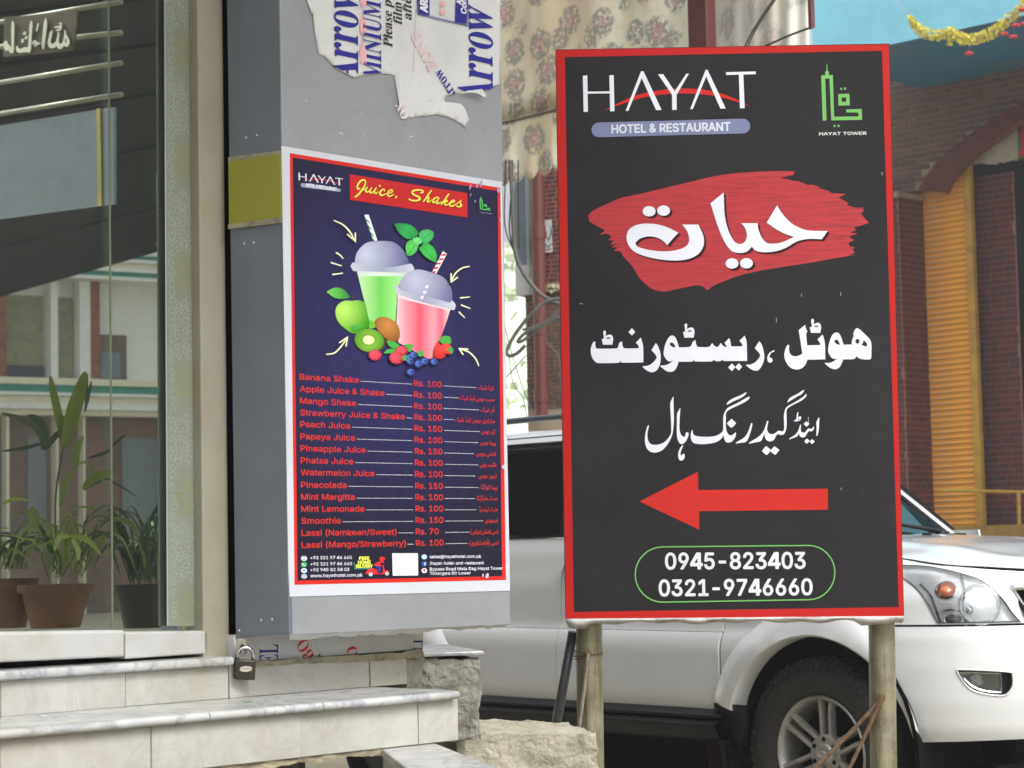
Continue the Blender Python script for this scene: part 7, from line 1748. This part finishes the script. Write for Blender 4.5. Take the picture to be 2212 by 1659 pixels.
# garland
gd = empty('flower_garland', at(2100, 80, 19.5), 'yellow paper flower garland with red petals hanging across the blue slab', 'garland')
gp = [(1968, 37), (1974, 55), (1992, 68), (2024, 76), (2053, 72), (2070, 80), (2088, 86), (2123, 80), (2152, 64), (2182, 38), (2212, 9), (2245, -25)]
gc = catmull(gp, 8, False, 170); q = MB(); GP = Plane(at(2060, 60, 19.5), -40)
for _ in range(1100):
    t_ = random.random() * (len(gc) - 1); i = int(t_); f = t_ - i; x = lerp(gc[i][0], gc[min(i + 1, len(gc) - 1)][0], f); y = lerp(gc[i][1], gc[min(i + 1, len(gc) - 1)][1], f)
    wv = (3.5 + 8.5 * min(1, t_ / 12)); c = GP.hit(x + random.gauss(0, 3), y + random.uniform(-wv, wv), random.uniform(-.05, .05)); nrm = (Vector((random.gauss(0, 1), random.gauss(-1, .7), random.gauss(0, .9)))).normalized(); a = nrm.orthogonal().normalized(); b = nrm.cross(a); r = random.uniform(.012, .021)
    for k in range(5):
        an = k * 2 * math.pi / 5; d = a * math.cos(an) + b * math.sin(an); e = a * math.cos(an + .5) + b * math.sin(an + .5); g = a * math.cos(an - .5) + b * math.sin(an - .5)
        q.add([c, c + e * r * .6 + nrm * .003, c + d * r + nrm * .008, c + g * r * .6 + nrm * .003], [(0, 1, 2, 3)])
for _ in range(26):
    c = GP.hit(2051 + random.gauss(0, 3), 96 + random.uniform(-12, 5), .0); q.add([c, c + Vector((.012, 0, .01)), c + Vector((.0, 0, .024)), c + Vector((-.012, 0, .01))], [(0, 1, 2, 3)])
o = obj('yellow_flowers', q, mat('yellow_petals', L8(214, 204, 84), .7, var=.35, scale=30, vary=L8(150, 150, 50)), gd); o['kind'] = 'stuff'
q = MB(); q.tube([GP.hit(x, y) for x, y in [(1905, -25), (1927, -2), (1968, 32)] + gc[::4]], .0022, 5); obj('string', q, mat('pink_string', L8(190, 150, 160), .7), gd)
M_rp = mat('red_petals', L8(196, 52, 56), .6, var=.25)
for (x, y, yt) in ((2093, 114, 96), (2170, 72, 54), (2189, 78, 54), (2193, 53, 40), (2209, 19, 8), (2212, 50, 30)):
    q = MB(); c = GP.hit(x, y, .06)
    for k in range(6):
        an = k * math.pi / 3; q.lathe(c + Vector((.022 * math.cos(an), .02 * math.sin(an), -.006)), Vector((math.cos(an), math.sin(an), -.5)), [(-.02, .001), (-.01, .014), (.01, .014), (.02, .001)], 6)
    obj('red_flower', q, M_rp, gd, smooth=True); q = MB(); q.tube([c, GP.hit(x + 3, yt, .04)], .0015, 5); obj('thread', q, M_rp, gd)
# ------------------------------------------------------------------ floral awning on a maroon post
def floral(name, base, lift):
    m = bpy.data.materials.new(name); m.use_nodes = True; n = NT(m)
    v = n.coord(); dn = n.node('TexNoise'); dn.inputs['Scale'].default_value = 26; dn.inputs['Detail'].default_value = 5; n.l.new(v, dn.inputs['Vector'])
    sb = n.node('VectorMath'); sb.operation = 'SUBTRACT'; n.l.new(dn.outputs['Color'], sb.inputs[0]); sb.inputs[1].default_value = (.5, .5, .5)
    sc = n.node('VectorMath'); sc.operation = 'SCALE'; sc.inputs['Scale'].default_value = .085; n.l.new(sb.outputs[0], sc.inputs[0]); ad = n.node('VectorMath'); ad.operation = 'ADD'; n.l.new(v, ad.inputs[0]); n.l.new(sc.outputs[0], ad.inputs[1])
    def vor(scale, out='Distance', rnd=.8):
        t = n.node('TexVoronoi'); t.inputs['Scale'].default_value = scale; t.inputs['Randomness'].default_value = rnd; n.l.new(ad.outputs[0], t.inputs['Vector']); return t
    v1 = vor(5.2); v2 = vor(24, rnd=1.0)
    band = n.noise(1.0, 3, .5, n.coord((3.2, 3.2, .9), rot=(0, RAD(36), 0)))
    bc = n.ramp(band, [(.42, base), (.56, tuple(a * b for a, b in zip(base, (.84, .72, .60))))]); bc = n.mix(n.ramp(n.noise(11, 5, .6), [(.45, (0, 0, 0)), (.7, (.35, .35, .35))]), bc, L8(206, 196, 140))
    leaf = n.math('MULTIPLY', n.ramp(v1.outputs['Distance'], [(.42, (1, 1, 1)), (.54, (0, 0, 0))]), n.ramp(n.noise(34, 6, .7), [(.42, (0, 0, 0)), (.48, (1, 1, 1))]))
    c = n.mix(n.math('MULTIPLY', leaf, .8), bc, n.ramp(v2.outputs['Distance'], [(.1, L8(84, 94, 78)), (.5, L8(128, 122, 120))]))
    rose = n.ramp(v1.outputs['Distance'], [(.20, (1, 1, 1)), (.27, (0, 0, 0))])
    rc = n.ramp(n.math('FRACT', n.math('MULTIPLY', v2.outputs['Distance'], 2.6)), [(.0, L8(150, 78, 82)), (.35, L8(196, 136, 130)), (.75, L8(222, 198, 186)), (1, L8(150, 88, 90))])
    c = n.mix(n.math('MULTIPLY', rose, .85), c, rc)
    c = n.mix(lift, c, L8(226, 226, 218)); n.base(c); n.b.inputs['Roughness'].default_value = .8; n.b.inputs['Specular IOR Level'].default_value = .2
    return m
M_fl = floral('floral_cloth', L8(240, 236, 212), .12); M_fl2 = floral('faded_floral_cloth', L8(238, 236, 226), .5)
AW = Plane(at(1144, 250, 12.6), -48)
aw = empty('floral_awning', AW.hit(1144, 380), 'cream rose-patterned cloth awning with a scalloped valance behind the sign', 'awning')
def foldline(x): return 265 - (x - 1083) * .246
rows = []
for i in range(50):
    x = lerp(1040, 1490, i / 49); rows.append([AW.hit(x, lerp(foldline(x), -120, j / 8), .02 * math.sin(i * .5 + j * .2) * (j / 8)) for j in range(9)])
q = MB(); q.grid(rows); o = obj('cloth', q, M_fl, aw, smooth=True); o.modifiers.new('s', 'SOLIDIFY').thickness = .002
AV = AW.off(.03)
top = []; bot = []
for i in range(171):
    x = 1043 + i * 1.5; fr = ((x - 1073) / 30) % 1.0; cusp = 376 - (x - 1103) * .255; bot.append((x, cusp + 22 * math.sin(math.pi * fr) ** .55)); top.append((x, foldline(x) - 1))
q = MB(); q.grid([[AV.hit(x, lerp(t_[1], b_[1], j / 8), .012 * math.sin(i * .21) * j / 8) for j in range(9)] for i, ((x, _), t_, b_) in enumerate(zip(top, top, bot))]); o = obj('valance', q, M_fl, aw, smooth=True); o.modifiers.new('s', 'SOLIDIFY').thickness = .002
q = MB(); q.tube([AW.hit(1043, foldline(1043), .035), AW.hit(1480, foldline(1480), .035)], .006, 8); obj('hem_cord', q, mat('grey_cord', L8(110, 106, 92)), aw)
fa = empty('faded_curtain', AW.hit(1640, 130, .1), 'faded rose-patterned curtain between the maroon post and the blue slab', 'curtain')
q = MB(); q.grid([[AW.hit(lerp(1500, 1748, i / 40), lerp(190, -120, j / 6), .18 * math.sin(math.pi * i / 40 * .8) + .01 * math.sin(i)) for j in range(7)] for i in range(41)]); o = obj('cloth', q, M_fl2, fa, smooth=True); o.modifiers.new('s', 'SOLIDIFY').thickness = .002
M_mar = mat('maroon_paint', L8(96, 52, 50), .3, var=.15, scale=5)
q = MB(); AP = AW.off(.32); u0, u1_ = AP.uv(1484, 50)[0], AP.uv(1526, 50)[0]; q.slab(AP, u0, u1_, -CAM.z, 3.6, -.08, 0); tag(obj('maroon_post', q, M_mar, bevel=.012, seg=3), 'maroon steel post carrying the floral awning above the sign', 'post')
q = MB(); u0, u1_ = AP.uv(1746, 50)[0], AP.uv(1752, 50)[0]; q.slab(AP, u0, u1_, 2.6, 3.6, -.03, 0); obj('edge_bar', q, M_mar, fa)
M_cab = mat('grey_cable', L8(92, 90, 84), .6, var=.2, scale=20); M_cabk = mat('black_cable', L8(36, 36, 36), .5)
CP = Plane(at(1160, 600, 12.2), -20); c7 = crop(1950, 600, 1.509)
def cable(label, pts, r, m, pl=None, hh=None):
    pl = pl or CP; P_ = catmull(pts, 6, False, 170); q = MB(); q.tube([pl.hit(x, y, (hh[0] + (hh[1] - hh[0]) * i / len(P_)) if hh else 0) for i, (x, y) in enumerate(P_)], r, 8)
    tag(obj('cable', q, m, smooth=True), label, 'cable', 'cables hanging beside the poster and above the sign')
cable('thick grey cable hanging from the awning beside the poster', c7([(138, 60), (142, 150), (150, 300), (155, 450), (165, 600), (195, 700), (250, 790), (320, 870), (400, 915), (470, 945)]), .0125, M_cab)
cable('thin black cable nearest the poster edge below the awning', c7([(110, 60), (107, 190), (104, 450), (150, 590), (170, 640)]), .004, M_cabk)
cable('thin black cable running close beside the thick hanging cable', c7([(150, 60), (148, 180), (135, 380), (134, 500), (160, 610)]), .0045, M_cabk)
cable('straight black cable along the grey shutter edge', c7([(186, 60), (186, 300), (190, 590)]), .004, M_cabk)
cable('large grey cable loop bulging left above the car roof', c7([(470, 900), (400, 902), (340, 925), (280, 975), (220, 1040), (165, 1115), (125, 1190), (118, 1228), (140, 1243), (185, 1222), (226, 1180)]), .011, M_cab, hh=(.05, .1))
cable('smaller grey cable loop crossing the maroon downpipe', c7([(470, 940), (400, 1000), (330, 1050), (250, 1088), (200, 1130), (184, 1158), (215, 1150), (300, 1085), (380, 1030), (470, 1000)]), .010, M_cab, hh=(.12, .06))
cable('short grey cable crossing low over the downpipe', c7([(212, 1085), (280, 1070), (340, 1045), (470, 1012)]), .008, M_cab, hh=(.0, .0))
cable('thin wire falling from the loop towards the car roof', c7([(104, 1060), (128, 1160), (150, 1240), (200, 1400), (260, 1560), (290, 1640)]), .0028, M_cab)
cable('thin wire curving down behind the roof rail', c7([(128, 1240), (140, 1330), (160, 1420), (210, 1490), (228, 1560), (240, 1640)]), .0026, M_cab)
cable('black wire slanting down to the left below the loop', c7([(230, 1240), (170, 1310), (112, 1372), (60, 1420)]), .0035, M_cabk)
cable('grey wire snaking down the brick wall right of the downpipe', c7([(270, 850), (285, 950), (310, 1030), (348, 1090), (360, 1160), (420, 1230), (438, 1300), (446, 1480)]), .0035, M_cab, hh=(.06, .0))
c6 = crop(1950, 0, 1.6385)
cable('pair of grey wires curving over the faded curtain', c6([(1900, -60), (1870, 0), (1810, 90), (1740, 200), (1690, 300), (1660, 380)]), .0055, M_cab, AW, (.45, .45))
cable('second wire of the grey pair over the faded curtain', c6([(1915, -60), (1885, 0), (1830, 80), (1760, 190), (1708, 300), (1680, 380)]), .0045, M_cab, AW, (.43, .43))
cable('black wire stretching from the curtain edge behind the sign', c6([(2125, 184), (2085, 192), (1960, 240), (1830, 298), (1780, 320)]), .006, M_cabk, AW, (.44, .44))
# ------------------------------------------------------------------ brick shop seen through the gap
GB = Plane(at(1170, 700, 17), -25)
gb = empty('brick_shop', GB.hit(1180, 900), 'old brick shop wall seen through the gap between poster and sign', 'building')
gu = lambda x, y=700, h=0: GB.uv(x, y, h)[0]; gv = lambda y, x=1165: GB.uv(x, y)[1]
q = MB(); q.slab(GB, gu(1136), gu(1800), -1.5, gv(636), -.3, 0); q.slab(GB, gu(1150), gu(1800), gv(636), gv(300), -.3, 0); obj('wall', q, M_mortp, gb)
bricks(gb, GB, None, gu(1136), gu(1157), gv(884), gv(640), .036, .085, M_bp, seed=7, limit=140)
bricks(gb, GB, None, gu(1178), gu(1232), gv(884), gv(640), .036, .085, M_bp, seed=8, limit=150)
gb2 = empty('brick_wall', GB.hit(1195, 640, .01), 'dark brick wall around the white notice beside the maroon downpipe', 'wall')
bricks(gb2, GB, None, gu(1176), gu(1232), gv(612), gv(330), .036, .085, M_bd, seed=9, limit=280)
q = MB(); q.slab(GB, gu(1176), gu(1232), gv(612), gv(330), 0, .004); obj('mortar', q, M_mort, gb2)
q = MB(); q.slab(GB, gu(1121), gu(1152), gv(636), gv(572), -.3, .05); obj('lintel', q, mat('grey_lintel', L8(170, 172, 168), .8, var=.12), gb)
q = MB(); q.slab(GB, gu(1119), gu(1149), gv(571), gv(300), -.3, .02); obj('shutter_panel', q, mat('blue_grey_panel', L8(98, 108, 116), .5, var=.1), gb)
q = MB(); q.slab(GB, gu(1144), gu(1149.5), gv(571), gv(300), -.3, .03); obj('shutter_edge', q, mat('pale_edge', L8(150, 156, 158), .5), gb)
nt_ = empty('wall_notice', GB.hit(1185, 546, .03), 'white notice with black handwriting on the dark brick wall', 'notice')
q = MB(); q.slab(GB, gu(1176), gu(1199), gv(548), gv(478), .022, .03); obj('sheet', q, mat('notice_sheet', L8(190, 194, 194), .7, var=.12), nt_)
P = Print(GB.off(.03), h0=.001)
for s_ in ([(1181, 500, 1.5), (1180, 512, 2.4), (1186, 516, 1.6)], [(1189, 490, 1.2), (1190, 505, 2.6), (1185, 520, 2)], [(1178, 528, 2), (1184, 534, 2.6), (1192, 526, 1.6)], [(1193, 498, 1), (1194, 515, 2)], [(1180, 540, 1.8), (1190, 538, 2)]): P.stroke(s_, L8(44, 44, 46))
P.build('handwriting', nt_)
pipe = empty('maroon_downpipe', GB.hit(1170, 900, .1), 'maroon downpipe with socket joints on the old brick shop', 'downpipe')
M_mp = mat('maroon_pipe', L8(96, 50, 46), .35, var=.15, scale=4)
a_, b_ = GB.hit(1161, 340, .1), GB.hit(1170, 900, .1); rp = .5 * 28 / 4600 * 17
def pl_(y): return a_.lerp(b_, (y - 340) / 560)
for (y0_, y1_) in ((330, 494), (494, 700), (700, 846), (846, 900)):
    q = MB(); q.tube([pl_(y0_), pl_(y0_ + 2), pl_(y1_)], [rp, rp, rp * .98], 24); obj('pipe', q, M_mp, pipe, smooth=True, auto=50)
    q = MB(); q.tube([pl_(y1_ - 4), pl_(y1_ - 3.9), pl_(y1_ + 24 if y1_ < 850 else y1_), pl_(y1_ + 24.1 if y1_ < 850 else y1_ + .1)], [rp, rp * 1.12, rp * 1.12, rp], 24); obj('socket', q, M_mp, pipe, smooth=True, auto=50)
br_ = MB()
for i in range(10):
    c = GB.hit(1178 + i * 3.4, 622 + random.uniform(-6, 6), .03); br_.box(c, Vector((.025, .01, random.uniform(-.02, .02))), Vector((0, .03, 0)), Vector((random.uniform(-.01, .01), 0, .012)))
tag(obj('torn_scrap', br_, mat('straw_scrap', L8(150, 146, 118), .8, var=.3)), 'torn pale scraps tucked along the brick wall beside the cables', 'scrap')
# rubble at the foot of the left pipe
rub = rough_box([Vector(p) for p in ((.28, 6.9, -.05), (.62, 6.8, -.05), (.60, 7.2, -.05), (.30, 7.3, -.05), (.34, 6.95, .50), (.50, 6.9, .47), (.52, 7.1, .46), (.36, 7.2, .48))], 20, 20, 20, .05, 7, 8, M_conc, 'rubble_heap'); tag(rub, 'heap of crumbled concrete behind the left sign pipe', 'rubble')

# loose grit around the cast block and on the ledge
random.seed(9); q = MB()
for k in range(120):
    if k < 120: x_, y_ = random.uniform(1000, 1285), random.uniform(1583, 1592); c = CB.hit(x_, y_, -random.uniform(.01, .26)); c.z = at(1100, 1588, 5.3).z + random.uniform(-.004, .004)
    else: c = atz(random.uniform(835, 1060), random.uniform(1612, 1655), zl + .002)
    r = random.uniform(.0008, .0028); q.lathe(c, (random.gauss(0, 1), random.gauss(0, 1), random.gauss(0, 1)), [(-r, .0001), (-r * .4, r * .9), (r * .5, r * .8), (r, .0001)], 5)
o = obj('grit', q, M_conc); o['kind'] = 'stuff'; o['label'] = 'loose concrete grit lying around the pale cast block'
# pale mountain air
q = MB(); q.aab((-160, -62, -3), (200, 160, 30)); hz = obj('haze', q, None); hz['kind'] = 'stuff'; hz['label'] = 'pale mountain haze filling the air'
m = bpy.data.materials.new('haze'); m.use_nodes = True; m.node_tree.nodes.remove(m.node_tree.nodes['Principled BSDF'])
pv = m.node_tree.nodes.new('ShaderNodeVolumePrincipled'); pv.inputs['Color'].default_value = (.95, .97, 1, 1); pv.inputs['Density'].default_value = .003; pv.inputs['Anisotropy'].default_value = .3
m.node_tree.links.new(pv.outputs[0], m.node_tree.nodes['Material Output'].inputs['Volume']); hz.data.materials.append(m)
